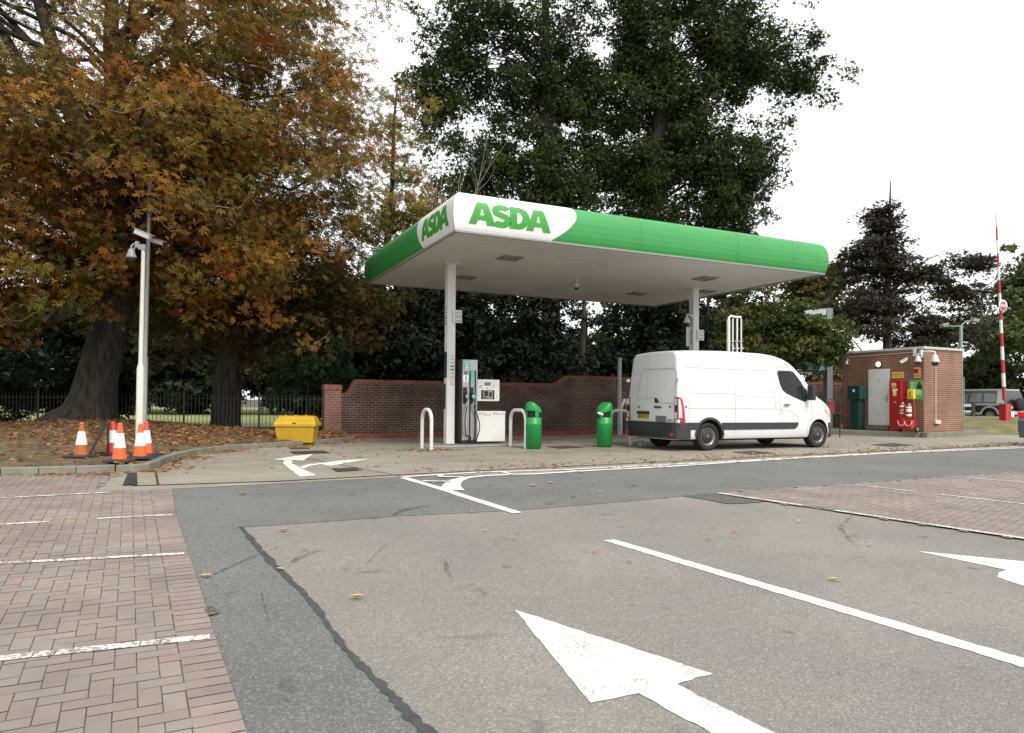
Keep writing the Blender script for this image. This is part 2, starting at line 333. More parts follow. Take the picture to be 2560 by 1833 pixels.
# tyre scuffs
m_scuff = mat('tyre_scuff', (.07, .068, .065), .8, var=.2, scale=20)
_n = m_scuff.node_tree; _t = _n.nodes.new('ShaderNodeTexCoord'); _o = _n.nodes.new('ShaderNodeTexNoise'); _o.inputs['Scale'].default_value = 9; _o.inputs['Detail'].default_value = 6; _o.inputs['Roughness'].default_value = .75
_r = _n.nodes.new('ShaderNodeMapRange'); _r.inputs['From Min'].default_value = .40; _r.inputs['From Max'].default_value = .72; _r.inputs['To Max'].default_value = .75
L2 = _n.links.new; L2(_t.outputs['Object'], _o.inputs['Vector']); L2(_o.outputs['Fac'], _r.inputs['Value']); L2(_r.outputs['Result'], _n.nodes['Principled BSDF'].inputs['Alpha'])
for pts, w in ((((455, 1285), (500, 1262), (560, 1236), (620, 1212)), .035), (((0, 1205), (120, 1196), (240, 1175), (330, 1152)), .20), (((985, 1240), (990, 1262), (1000, 1282)), .05), (((1900, 1130), (1860, 1170), (1900, 1215)), .05), (((640, 1256), (655, 1240), (690, 1225), (716, 1220)), .05), (((812, 1250), (835, 1228), (860, 1204)), .03), (((870, 1142), (905, 1128), (950, 1122)), .14), (((1796, 1398), (1840, 1408), (1880, 1424)), .012), (((575, 1296), (585, 1345), (602, 1390)), .012)):
    sheet('tyre_scuff', ribbon([PO(*p) for p in pts], [w * .3] + [w] * (len(pts) - 2) + [w * .3]), .0095, m_scuff)
# ---- forecourt slab and joints
FC = [P(245, 1228), P(430, 1224), P(1003, 1194), P(1340, 1184), P(1663, 1168), P(2000, 1147), P(2560, 1117), hp(48, .2), hp(48, 14), C(27, 11), C(-4.2, 9), C(-4.6, 5), P(430, 1166), P(296, 1180)]
sheet('forecourt', FC, .008, m_conc)
fw = []
def joint(a, b, w=.02): fw.append((a, b, w))
drain = [P(330, 1217), P(700, 1205), P(1050, 1186), P(1560, 1161), P(2000, 1139), P(2560, 1113)]
drain.append(drain[-1] + (drain[-1] - drain[-2]).normalized() * 20)
m_grate = mat('drain_grating', (.045, .046, .048), .6, metal=.5, var=.3, scale=30)
g = sheet('channel_drain', ribbon(drain, .075), .013, m_grate, kind=None); tagp(g, 'long narrow dark slot drain along the front edge of the concrete forecourt', 'drain')
jm = MB()
for a, b, w in ((PO(670, 1015), PO(885, 1056), .025), (PO(345, 1048), PO(350, 1075), .03), (C(4.2, -2.6), C(4.2, 7), .02), (C(9.5, -2.2), C(9.5, 7), .02), (C(14.5, -1.8), C(14.5, 6), .02), (C(-3.5, .3), C(16, .6), .015), (C(20, -1.4), C(20, 4), .02)):
    d = (b - a).normalized(); n = Vector((-d.y, d.x, 0)) * w / 2; jm.add([a - n + Vector((0, 0, .013)), b - n + Vector((0, 0, .013)), b + n + Vector((0, 0, .013)), a + n + Vector((0, 0, .013))], [(0, 1, 2, 3)])
o = jm.build('concrete_joints', m_joint); o['kind'] = 'structure'
def cover(name, pxs, label, m, group=None):
    pts = [P(*p) for p in pxs]; c = sum(pts, Vector()) / len(pts); t = thing(name, label, 'cover', (c.x, c.y, 0), 0, group)
    q = [p - c for p in pts]; mb = MB(); mb.add([Vector((p.x, p.y, .013)) for p in q], [tuple(range(len(q)))]); mb.build('frame', m_joint, t)
    mb = MB(); s = .92; mb.add([Vector((p.x * s, p.y * s, .019)) for p in q], [tuple(range(len(q)))]); mb.build('plate', m, t)
    return t
m_cov = mat('cover_iron', (.055, .05, .048), .7, metal=.3, var=.3, scale=12)
m_covb = mat('cover_brown', (.085, .06, .045), .8, var=.35, scale=6)
z2 = lambda x, y: (640 + x / 3.24, 1080 + y / 3.24)
cover('manhole_cover', [z2(270, 163), z2(550, 156), z2(608, 176), z2(310, 185)], 'dark rectangular manhole cover behind the painted arrows on the concrete', m_cov, 'manhole covers in the forecourt')
cover('manhole_cover', [z2(610, 303), z2(820, 294), z2(868, 316), z2(655, 329)], 'small dark square manhole cover in front of the right painted arrow head', m_cov, 'manhole covers in the forecourt')
cover('manhole_cover', [z2(255, 131), z2(400, 126), z2(445, 141), z2(285, 145)], 'thin brown cover furthest back, near the yellow grit bin', m_covb, 'manhole covers in the forecourt')
cover('manhole_cover', [(1362, 1118), (1420, 1115), (1462, 1120), (1400, 1123)], 'rusty brown manhole cover between the two green litter bins', m_covb, 'manhole covers in the forecourt')
cover('manhole_cover', [(1828, 1132), (1880, 1128), (1940, 1134), (1880, 1138)], 'round-edged dark manhole cover in front of the white van', m_cov, 'manhole covers in the forecourt')
cover('manhole_cover', [(2175, 1113), (2235, 1109), (2290, 1114), (2230, 1118)], 'dark manhole cover in the concrete before the brick hut', m_cov, 'manhole covers in the forecourt')
cover('drain_grate', [(306, 1217), (320, 1184), (342, 1183), (344, 1215)], 'black slotted gully grate at the left end of the forecourt by the kerb corner', m_grate)
# ---- painted lines
z3 = lambda x, y: (1340 + x / 1.859, 1100 + y / 1.859)
def mark(name, pts, off=.009, m=None): return sheet(name, [P(*p) for p in pts], off, m or m_mark)
z5 = lambda x, y: (1100 + x / 1.5534, 1350 + y / 1.5534)
def ragged(pts, j=.004):
    q = [Vector((p[0], p[1], 0)) for p in pts]; o_ = []
    for a, b in zip(q, q[1:] + q[:1]):
        n = max(1, int((b - a).length / .05)); d = (b - a).normalized(); nn = Vector((-d.y, d.x, 0))
        for i in range(n): o_.append(a.lerp(b, i / n) + nn * random.gauss(0, j) * (i > 0))
    return o_
sh_a, sh_b = P(*z5(1290, 750)), P(*z5(1050, 750)); n1, n2 = P(*z5(918, 562)), P(*z5(772, 598))
e1 = n1 + (sh_a - n1) * 3.2; e2 = n2 + (sh_b - n2) * 3.2
big = [P(*z5(290, 273)), P(*z5(1060, 522)), n1, e1, e2, n2, P(*z5(585, 636))]
sheet('arrow_marking', ragged(big), .0042, m_mark)
a1, a2 = P(*z5(680, 0)), P(*z5(2268, 462)); b1, b2 = P(*z5(635, 3)), P(*z5(2268, 497))
sheet('lane_line', ragged([a1, a2 + (a2 - a1) * .4, b2 + (b2 - b1) * .4, b1]), .0042, m_mark)
q1, q2 = P(*z5(2268, 85)), P(*z5(1855, 45))
sheet('arrow_marking', [q2, q1, q1 + (q1 - q2) * .5, q1 + (q1 - q2) * .5 + Vector((.25, -.8, 0)), P(*z5(2420, 205)), P(*z5(2268, 180)), P(*z5(2205, 160)), P(*z5(2165, 145)), P(*z5(2170, 128)), P(*z5(2205, 119))], .0042, m_mark)
# give-way hatching along the forecourt edge
arc = [z2(*p) for p in ((1600, 478), (1582, 452), (1590, 425), (1625, 398), (1700, 375), (1850, 360), (2060, 350), (2268, 345))] + [z3(*p) for p in ((300, 142), (600, 127), (900, 107), (1200, 88), (1700, 61), (2268, 38))]
arcw = [P(*p) for p in arc]; arcw.append(arcw[-1] + (arcw[-1] - arcw[-2]).normalized() * 18)
wd = [.30, .28, .24, .20, .15] + [.11] * (len(arcw) - 5)
inner = [P(*p) for p in [z2(1190, 373), z2(1500, 352), z2(1800, 334), z2(2268, 321)] + [z3(350, 131), z3(880, 104), z3(1320, 79), z3(1700, 58), z3(2268, 33)]]
inner.append(inner[-1] + (inner[-1] - inner[-2]).normalized() * 18)
linA = [P(*z2(*p)) for p in ((1195, 373), (1580, 488), (1680, 523), (2120, 661))]
lm = []
sheet('give_way_line', ribbon(linA, .13), .0085, m_mark)
sheet('give_way_line', ribbon(arcw, wd), .0125, m_mark)
sheet('give_way_line', ribbon(inner, .085), .0165, m_mark)
for a, b in ((z2(1350, 406), z2(1592, 411)), (z2(1500, 355), z2(1490, 372)), (z2(1490, 371), z2(1700, 374)), (z2(1985, 330), z2(2070, 352)), (z3(120, 141), z3(215, 152)), (z3(335, 131), z3(420, 137)), (z3(525, 122), z3(610, 127)), (z3(690, 113), z3(760, 118)), (z3(880, 104), z3(950, 106)), (z3(1040, 95), z3(1110, 95)), (z3(1210, 86), z3(1290, 84)), (z3(1380, 76), z3(1470, 74)), (z3(1560, 67), z3(1660, 63))):
    sheet('give_way_line', ribbon([P(*a), P(*b)], .08), .0205, m_mark)
# turn arrows on the concrete
mk2 = lambda pts: sheet('arrow_marking', [P(*z2(*p)) for p in pts], .0135, m_mark)
mk2([(135, 230), (300, 203), (465, 184), (430, 205), (385, 237), (290, 232), (230, 234)])
mk2([(224, 236), (288, 234), (300, 260), (345, 292), (490, 358), (355, 369), (272, 306), (220, 262)])
mk2([(470, 258), (545, 255), (720, 233), (925, 223), (705, 262), (600, 282), (542, 269)])
mk2([(350, 292), (430, 265), (500, 263), (512, 269), (430, 283), (388, 304)])
# ---- block paving (every block its own face, joints are real gaps)
def inside(poly, x, y):
    c = False; n = len(poly); j = n - 1
    for i in range(n):
        xi, yi, xj, yj = poly[i][0], poly[i][1], poly[j][0], poly[j][1]
        if (yi > y) != (yj > y) and x < (xj - xi) * (y - yi) / (yj - yi) + xi: c = not c
        j = i
    return c
m_block = attr_mat('paving_blocks', .85, spec=.3, noisy=.28, nscale=1.3)
def paving(name, poly, org, ax, m, edge=None, u=.1):
    ax = Vector((ax[0], ax[1], 0)).normalized(); ay = Vector((-ax.y, ax.x, 0)); org = Vector((org[0], org[1], 0))
    xs = [(Vector((p[0], p[1], 0)) - org).dot(ax) for p in poly]; ys = [(Vector((p[0], p[1], 0)) - org).dot(ay) for p in poly]
    V, F, Cc = [], [], []; gp = .003
    def put(x0, y0, w, h, o=org, a=ax, b=ay, chk=True):
        c = o + a * (x0 + w / 2) + b * (y0 + h / 2)
        if chk and not inside(poly, c.x, c.y): return
        k = len(V); z = .011 + random.uniform(-.001, .001)
        for (sx, sy) in ((x0 + gp, y0 + gp), (x0 + w - gp, y0 + gp), (x0 + w - gp, y0 + h - gp), (x0 + gp, y0 + h - gp)):
            p = o + a * sx + b * sy; V.append((p.x, p.y, gz(p.x, p.y) + z))
        F.append((k, k + 1, k + 2, k + 3)); r = random.random(); s = random.uniform(.95, 1.05)
        base = Vector((.250, .205, .184)).lerp(Vector((.246, .215, .195)), r)
        if random.random() < .05: base = Vector((.27, .20, .17))
        if random.random() < .05: base = Vector((.242, .212, .19))
        for q in range(4): Cc.append(tuple(base * s))
    i0, i1, j0, j1 = int(min(xs) / u) - 2, int(max(xs) / u) + 3, int(min(ys) / u) - 2, int(max(ys) / u) + 3
    for i in range(i0, i1):
        for j in range(j0, j1):
            k = (i - j) % 4
            if k == 0: put(i * u, j * u, 2 * u, u)
            elif k == 3: put(i * u, j * u, u, 2 * u)
    if edge:
        d = 0.0
        for a_, b_ in zip(edge[:-1], edge[1:]):
            dd = Vector((b_.x - a_.x, b_.y - a_.y, 0)); ln = dd.length; dd.normalize(); nn = Vector((-dd.y, dd.x, 0)); sgn = EDGE_SIGN[0]
            o2 = Vector((a_.x, a_.y, 0)); t = 0.0
            while t < ln - .05:
                put(t, 0 if sgn > 0 else -.2, .1, .2, o2, dd, nn, False); t += .1
    return np_mesh(name, np.array(V), np.array(F), m, cols=np.array(Cc))
EDGE_SIGN = [1]
kl = [P(-1500, 1262), P(0, 1190), P(296, 1180)]
pavepoly = [kl[0], kl[1], kl[2], P(245, 1228), P(430, 1223)] + EL[1:] + [EL[-1] + Vector((-14, 0, 0))]
bed = sheet('paving_bed', pavepoly, .0055, m_sand)
ed = (EL[-1] - EL[2]).normalized(); nin = Vector((ed.y, -ed.x, 0))
if nin.x > 0: nin = -nin
inset = [p + nin * .1 for p in EL]
innerpoly = [kl[0] , kl[1], kl[2], P(245, 1228), P(405, 1224)] + inset[1:] + [EL[-1] + Vector((-14, 0, 0))]
EDGE_SIGN[0] = -1
edge = [P(430, 1223)] + EL[1:]
o = paving('block_paving', innerpoly, inset[2], ed, m_block, None); o['kind'] = 'structure'
# soldier course along the asphalt
V, F, Cc = [], [], []
for a_, b_ in zip(edge[:-1], edge[1:]):
    ln = (b_ - a_).length; n = max(1, int(ln / .1)); d_ = (b_ - a_) / n
    for i in range(n):
        p0 = a_ + d_ * (i + .04); p1 = a_ + d_ * (i + .96); k = len(V)
        for p in (p0, p1, p1 + nin * .195, p0 + nin * .195): V.append((p.x, p.y, gz(p.x, p.y) + .0135))
        F.append((k, k + 1, k + 2, k + 3)); s = random.uniform(.88, 1.1)
        for q in range(4): Cc.append((.250 * s, .203 * s, .186 * s))
o = np_mesh('paving_border', np.array(V), np.array(F), m_block, cols=np.array(Cc)); o['kind'] = 'structure'
# right-hand bays
rp = [PO(1590, 1094), PO(1890, 1073), PO(2268, 1046)]; rp.append(rp[-1] + (rp[-1] - rp[-2]).normalized() * 30)
re = PO(2268, 1196); rs = PO(1700, 1112); rend = re + (re - rs).normalized() * 5
rpoly = rp + [rend + (rp[-1] - rp[-2]).normalized() * 22, rend, re, rs]
sheet('paving_bed', rpoly, .0095, m_sand)
m_block2 = m_block
rax = (re - rs).normalized()
def shift(o, dz):
    for v in o.data.vertices: v.co.z += dz
o = paving('block_paving', rpoly, rs, rax, m_block2); shift(o, .004); o['kind'] = 'structure'
# worn bay lines
def bay(p, q, w=.07, n=None, dz=.017):
    a, b = PO(*p), PO(*q); ln = (b - a).length; d_ = (b - a).normalized(); nn = Vector((-d_.y, d_.x, 0)) * w / 2; t = 0; mb = MB()
    while t < ln:
        s = random.choice((.1, .2, .2, .4, .3)); e = min(ln, t + s - .008)
        if random.random() > .03:
            pts = [a + d_ * t - nn, a + d_ * e - nn, a + d_ * e + nn, a + d_ * t + nn]
            mb.add([Vector((p_.x, p_.y, gz(p_.x, p_.y) + dz)) for p_ in pts], [(0, 1, 2, 3)])
        t += s
    o = mb.build('bay_line', m_bay); o['kind'] = 'structure'
bay((-300, 1122), (245, 1093)); bay((-400, 1188), (160, 1156)); bay((215, 1152), (382, 1143)); bay((-300, 1268), (408, 1230)); bay((-300, 1496), (465, 1416), .08)
bay((1592, 1095), (2600, 1246), .09, dz=.021); bay((1890, 1076), (2500, 1146), .08, dz=.021); bay((2105, 1057), (2500, 1092), .08, dz=.021)
# ================================================================ KERBS, VERGE
z1 = lambda x, y: (x / 2.637, 850 + y / 2.637)
kt = [(-900, 1186.5)] + [(0, 1170)] + [z1(*p) for p in ((500, 835), (760, 825), (900, 823), (980, 816), (1040, 797), (1090, 772), (1180, 744), (1290, 722), (1420, 702), (1600, 687), (1800, 676))]
kpt = [G(x, y, .12) for x, y in kt] + [C(-1.3, 5.6, .12), C(-.6, 6.4, .12), C(-.4, 7.1, .12)]
# resample the kerb into stones
def resample(pts, step):
    out = [pts[0]]; acc = 0
    for a, b in zip(pts[:-1], pts[1:]):
        ln = (b - a).length; n = max(1, round(ln / step))
        for i in range(1, n + 1): out.append(a.lerp(b, i / n))
    return out
kp = resample(kpt, .6)
kb = MB()
for a, b in zip(kp[:-1], kp[1:]):
    d_ = (b - a).normalized(); n = Vector((-d_.y, d_.x, 0)) * .125; a2 = a + d_ * .006; b2_ = b - d_ * .006
    zt = .12 + random.uniform(-.004, .004)
    pl = [a2, b2_, b2_ + n, a2 + n]
    kb.prism([(p.x, p.y) for p in pl], -.02, zt)
o = kb.build('kerb', m_kerb, bevel=.012); o['kind'] = 'structure'
m_verge = mat('verge_soil', (.105, .080, .045), .95, var=.4, scale=2.2, bump=.03, bscale=25, dirt=.6, dirtcol=(.14, .13, .05))
kin = []
for i, p in enumerate(kp):
    d_ = (kp[min(i + 1, len(kp) - 1)] - kp[max(i - 1, 0)]).normalized(); kin.append(p + Vector((-d_.y, d_.x, 0)) * .12)
NB = 22
def vz(x, y):
    d2 = math.hypot((x + 12.1) / 3.0, (y - 21) / 2.5)
    return .34 * math.exp(-d2 * d2 * .6)
FY = 22.6
fl0, fl1 = Vector((-34, FY + 1.0, .12)), C(-.95, 7.95, .12)
V, F = [], []
for i, p in enumerate(kin):
    t = i / (len(kin) - 1); q = fl0.lerp(fl1, t ** .8)
    for j in range(NB + 1):
        w = p.lerp(q, j / NB); V.append((w.x, w.y, .105 + .16 * min(1, 2 * j / NB) * (1 - .5 * max(0, t - .55) / .45) * (1 - .75 * max(0, 2 * j / NB - 1)) + vz(w.x, w.y)))
for i in range(len(kin) - 1):
    for j in range(NB): a = i * (NB + 1) + j; F.append((a, a + 1, a + NB + 2, a + NB + 1))
vo = np_mesh('verge', np.array(V), np.array(F), m_verge, smooth=True); vo['kind'] = 'structure'
VERGE = (np.array(V).reshape(len(kin), NB + 1, 3))
# lawn and park behind the railings
lw = MB(); lw.add([(-90, FY - .2, .08), (-2, FY + 5, .08), (6, 90, .1), (-120, 90, .1)], [(0, 1, 2, 3)]); o = lw.build('lawn', m_lawn); o['kind'] = 'structure'
# planting bed behind the wall, and the grass right of the hut
# pavement round the hut
m_pave = mat('pavement_concrete', (.19, .175, .145), .9, var=.2, scale=2, bump=.003, dirt=.5, dirtcol=(.10, .09, .07))
hk = [G(1700, 1073, .18), G(2080, 1075, .18), G(2300, 1081.5, .18), G(2318, 1082.5, .18), G(2335, 1082, .18), G(2440, 1077, .18), G(2520, 1070, .18)]
hk2 = resample(hk, .9); kb = MB()
for a, b in zip(hk2[:-1], hk2[1:]):
    d_ = (b - a).normalized(); n = Vector((-d_.y, d_.x, 0)) * .14; a2 = a + d_ * .006; b2_ = b - d_ * .006
    kb.prism([(p.x, p.y) for p in (a2, b2_, b2_ + n, a2 + n)], -.02, .18)
o = kb.build('kerb', m_kerb, bevel=.012); o['kind'] = 'structure'
pv = MB(); pv.prism([(p.x, p.y + .1) for p in hk] + [(30, 38), (8, 34)], 0.02, .172); o = pv.build('pavement', m_pave); o['kind'] = 'structure'
# far road on the right, and the grass mound
sheet('far_road', [hp(22, 3.6), hp(90, 3.4), hp(90, 60), hp(22, 60)], -.004, m_dark)
gm = []; NX, NY = 30, 14
V, F = [], []
for i in range(NX + 1):
    for j in range(NY + 1):
        x = 17.4 + i * .85; y = 27.6 + j * .6 - max(0, (x - 19)) * .0
        e = min(1, i / 3, (NX - i) / 4) * math.sin(min(1, j / 7) * math.pi / 2)
        V.append((x, y, .16 * min(1, j / 1.5) + .46 * max(0, e) * (1 - .5 * max(0, (x - 22)) / 20) + .015 * math.sin(x * 3 + y * 2)))
for i in range(NX):
    for j in range(NY): a = i * (NY + 1) + j; F.append((a, a + 1, a + NY + 2, a + NY + 1))
m_grass = mat('mound_grass', (.17, .16, .065), .95, var=.35, scale=1.5, bump=.03, bscale=60, dirt=.5, dirtcol=(.21, .165, .09))
o = np_mesh('grass_bank', np.array(V), np.array(F), m_grass, smooth=True); o['kind'] = 'structure'
# ================================================================ CANOPY
m_green = mat('fascia_green', (.030, .285, .060), .38, var=.07, scale=.8, dirt=.22, dirtcol=(.10, .28, .13), coat=.25)
m_white = mat('fascia_white', (.78, .79, .78), .35, var=.03, scale=2, coat=.2)
m_lett = mat('letter_green', (.045, .31, .035), .4, var=.03)
m_sof = mat('soffit_panel', (.68, .67, .63), .55, var=.05, scale=1.2, dirt=.25, dirtcol=(.38, .36, .32))
m_jl = mat('worn_green', (.12, .38, .14), .5, var=.5, scale=6); m_jd = mat('joint_green', (.02, .20, .045), .5)
m_trim = mat('grey_trim', (.25, .25, .25), .5, var=.1)
m_post = mat('white_post', (.72, .73, .71), .4, var=.04, scale=3, dirt=.2, dirtcol=(.45, .43, .38))
m_black = mat('black_plastic', (.018, .018, .02), .45, var=.2)
WD, DP, SH, FH = 10.72, 7.43, 4.70, .83
can = thing('forecourt_canopy', 'large flat fuel station canopy with rounded green fascia on two white columns', 'canopy', C(0, 0, 0), YAW)
PR = [(0, 0), (.035, .08), (.06, .19), (.075, .32), (.075, .46), (.06, .57), (.03, .67), (-.01, .745), (-.06, .80), (-.12, FH)]
def prof(s):                                    # arc length parameter -> (out, z)
    acc = 0
    for (a, b), (c, d) in zip(PR[:-1], PR[1:]):
        l = math.hypot(c - a, d - b)
        if s <= acc + l or (c, d) == PR[-1]:
            t = (s - acc) / l; return a + (c - a) * t, b + (d - b) * t
        acc += l
PL = sum(math.hypot(c - a, d - b) for (a, b), (c, d) in zip(PR[:-1], PR[1:]))
fm = MB(); vs = []
for o_, z in PR: vs += [(-o_, -o_, SH + z), (WD + o_, -o_, SH + z), (WD + o_, DP + o_, SH + z), (-o_, DP + o_, SH + z)]
for i in range(len(PR) - 1):
    for k in range(4): fm.add([vs[i * 4 + k], vs[i * 4 + (k + 1) % 4], vs[i * 4 + 4 + (k + 1) % 4], vs[i * 4 + 4 + k]], [(0, 1, 2, 3)], 0, True)
fo = fm.build('fascia', m_green, can)
bm = bmesh.new(); bm.from_mesh(fo.data); bmesh.ops.remove_doubles(bm, verts=bm.verts, dist=1e-4)
for e in bm.edges:
    if len(e.link_faces) == 2 and e.calc_face_angle(0) > .7: e.smooth = False
bm.to_mesh(fo.data); bm.free()
mb = MB(); mb.b2((.12, .12, SH + .72), (WD - .12, DP - .12, SH + .78)); mb.build('roof_deck', m_trim, can)
def on_fascia(face, u, s, off):                 # u along the face, s up the profile (arc length)
    o_, z = prof(s); o2, z2_ = prof(min(PL, s + .01)); o1, z1_ = prof(max(0, s - .01)); t = Vector((o2 - o1, z2_ - z1_)).normalized(); nx, nz = t.y, -t.x
    o_ += nx * off; z += nz * off
    return Vector((u, -o_, SH + z)) if face == 'long' else Vector((-o_, u, SH + z))
def fascia_patch(name, loops, face, off, m, parent, M2f):
    vs, fs = fill2d(loops); me = bpy.data.meshes.new(name); me.from_pydata(vs, [], fs)
    bm = bmesh.new(); bm.from_mesh(me); bmesh.ops.remove_doubles(bm, verts=bm.verts, dist=1e-5)
    for k in range(1, 24):
        bmesh.ops.bisect_plane(bm, geom=bm.verts[:] + bm.edges[:] + bm.faces[:], plane_co=(0, PL * k / 24, 0), plane_no=(0, 1, 0))
    for v in bm.verts: v.co = M2f(v.co.x, v.co.y, off)
    for f in bm.faces: f.smooth = True
    bmesh.ops.recalc_face_normals(bm, faces=bm.faces); bm.to_mesh(me); bm.free(); me.materials.append(m)
    o = bpy.data.objects.new(name, me); COL.objects.link(o); o.parent = parent; return o
def white_panel(face, L0, bulge, lean):
    nseg = 16; lp = [(0, 0)]; pts = []
    for i in range(nseg + 1):
        t = i / nseg; s = PL * t; pts.append((L0 + bulge * math.sin(t * math.pi / 2 * 1.35) / 1 + lean * t, s))
    lp = [(-.0, 0)] + pts + [(0, PL)]
    # left edge must follow the mitre, so map u=0 to the corner
    def f(u, s, off):
        o_, z = prof(s); k = max(0, 1 - u / .5)
        return on_fascia(face, u - (o_ + off) * k, s, off)
    # refine in u near the corner
    return lp, f
def arcpts(cx, cy, rx, ry, a0, a1, n=10): return [(cx + rx * math.cos(R(a0 + (a1 - a0) * i / n)), cy + ry * math.sin(R(a0 + (a1 - a0) * i / n))) for i in range(n + 1)]
def stroke(pts, w):
    ps = [Vector((p[0], p[1], 0)) for p in pts]; a, b = [], []
    for i, p in enumerate(ps):
        t = (ps[min(i + 1, len(ps) - 1)] - ps[max(i - 1, 0)]).normalized(); n = Vector((-t.y, t.x, 0)) * w / 2; a.append((p + n)[:2]); b.append((p - n)[:2])
    return a + b[::-1]
def letterA(x, w=.92): # unit height
    k = w / .92
    return [[(x - .02, 0), (x + .27 * k, 1), (x + .65 * k, 1), (x + .96 * k, 0), (x + .65 * k, 0), (x + .59 * k, .20), (x + .32 * k, .20), (x + .26 * k, 0)], [(x + .38 * k, .42), (x + .53 * k, .42), (x + .455 * k, .74)]]
def letterS(x):
    path = arcpts(x + .36, .735, .225, .145, 20, 100, 6) + arcpts(x + .33, .705, .20, .175, 100, 235, 9) + arcpts(x + .37, .30, .225, .19, 62, -85, 12)[0:] + arcpts(x + .33, .285, .25, .175, -92, -150, 6)
    return [stroke(path, .265)]
def letterD(x):
    o_ = [(x, 0), (x, 1)] + arcpts(x + .30, .5, .46, .5, 90, -90, 18); i_ = [(x + .28, .25), (x + .28, .75)] + arcpts(x + .30, .5, .18, .25, 90, -90, 14); return [o_, i_]
LET = [letterA(0), letterS(.82), letterD(1.48), letterA(2.12)]
LW = 3.07
def place_word(face, u0, u1, s0, s1, flip=False):
    for lp in LET:
        loops = []
        for l in lp:
            q = []
            for i, (x, y) in enumerate(l):
                t = x / LW; u = (u1 - (u1 - u0) * t) if flip else (u0 + (u1 - u0) * t); q.append((u, s0 + (s1 - s0) * y))
            loops.append(q)
        fascia_patch('letter', loops, face, .012, m_lett, PANEL, lambda u, s, off: on_fascia(face, u, s, off))
def refine_loop(lp, n=1): return lp
for face, L0, bulge, lean, wu in (('long', 2.22, .66, -.02, (.27, 2.20)), ('short', 2.05, .36, -.02, (.24, 2.02))):
    lp, f = white_panel(face, L0, bulge, lean)
    lp = [(0, 0), (.25, 0), (.5, 0)] + lp[1:-1] + [(.5, PL), (.25, PL), (0, PL)]
    vs, fs = fill2d([lp]); me = bpy.data.meshes.new('p'); me.from_pydata(vs, [], fs); bm = bmesh.new(); bm.from_mesh(me); bmesh.ops.remove_doubles(bm, verts=bm.verts, dist=1e-5)
    for k in range(1, 24): bmesh.ops.bisect_plane(bm, geom=bm.verts[:] + bm.edges[:] + bm.faces[:], plane_co=(0, PL * k / 24, 0), plane_no=(0, 1, 0))
    for k in range(1, 9): bmesh.ops.bisect_plane(bm, geom=bm.verts[:] + bm.edges[:] + bm.faces[:], plane_co=(.0625 * k, 0, 0), plane_no=(1, 0, 0))
    for v in bm.verts: v.co = f(v.co.x, v.co.y, .006)
    for q in bm.faces: q.smooth = True
    bmesh.ops.recalc_face_normals(bm, faces=bm.faces); me = bpy.data.meshes.new('fascia_panel'); bm.to_mesh(me); bm.free(); me.materials.append(m_white)
    PANEL = bpy.data.objects.new('fascia_panel', me); COL.objects.link(PANEL); PANEL.parent = can; PANEL['label'] = 'white panel with green lettering'
    place_word(face, wu[0], wu[1], .17, PL - .27, flip=(face == 'short'))
for u in (9.55, 9.95, 10.4): fascia_patch('panel_joint', [[(u, .05), (u + .018, .05), (u + .018, PL - .04), (u, PL - .04)]], 'long', .004, m_jl, can, lambda u, s, off: on_fascia('long', u, s, off))
for u in (4.6, 7.6): fascia_patch('panel_joint', [[(u, .0), (u + .008, .0), (u + .008, PL), (u, PL)]], 'long', .004, m_jd, can, lambda u, s, off: on_fascia('long', u, s, off))
# soffit: planks with open joints under a dark backing
mb = MB(); n = 46; pw = DP / n
for i in range(n): mb.b2((.05, i * pw + .018, SH - .002), (WD - .05, (i + 1) * pw - .018, SH + .018))
mb.b2((.03, .03, SH + .02), (WD - .03, DP - .03, SH + .03), 1)
mb.build('soffit', [m_sof, m_trim], can)
mb = MB()
for a, b in (((-.012, -.012), (WD + .012, .045)), ((-.012, DP - .045), (WD + .012, DP + .012)), ((-.012, .045), (.045, DP - .045)), ((WD - .045, .045), (WD + .012, DP - .045))): mb.b2((a[0], a[1], SH - .035), (b[0], b[1], SH + .012))
mb.build('edge_trim', m_trim, can, bevel=.004)
m_lamp = mat('unlit_diffuser', (.30, .29, .27), .3, var=.2, scale=8)
for u, v in ((2.2, 2.0), (2.25, 5.1), (8.34, 2.05), (9.95, 3.9), (8.34, 5.3)):
    mb = MB(); a = .26
    for (x0, y0, x1, y1) in ((-a, -a, a, -a + .05), (-a, a - .05, a, a), (-a, -a + .05, -a + .05, a - .05), (a - .05, -a + .05, a, a - .05)): mb.b2((u + x0, v + y0, SH - .035), (u + x1, v + y1, SH + .0))
    lf = mb.build('canopy_light', m_trim, can, bevel=.004); mb = MB(); mb.b2((u - a + .05, v - a + .05, SH - .015), (u + a - .05, v + a - .05, SH - .003)); mb.build('diffuser', m_lamp, lf)
def column(u, v, lab):
    mb = MB(); mb.b2((u - .11, v - .11, 0), (u + .11, v + .11, SH - .002)); co = mb.build('column', m_post, can, bevel=.012, label=lab)
    mb = MB(); mb.b2((u - .2, v - .2, SH - .03), (u + .2, v + .2, SH - .004)); mb.build('head_plate', m_sof, co, bevel=.004)
    return co
col1 = column(1.19, 3.47, 'column with fuel stickers beside pump 2'); col2 = column(9.32, 3.69, 'column with small camera behind the van')
m_sign = mat('pale_sign', (.62, .66, .62), .4, var=.03); m_ink = mat('dark_ink', (.03, .03, .03), .6); m_ogr = mat('green_ink', (.10, .42, .12), .5); m_teal = mat('dark_teal_wrap', (.02, .05, .06), .5, var=.3)
def marks(mb, face_c, right, up, rows_, w, h, mi=1):
    # illegible fine print: short strokes of varying length
    for r_, (frac, hh) in enumerate(rows_):
        pass
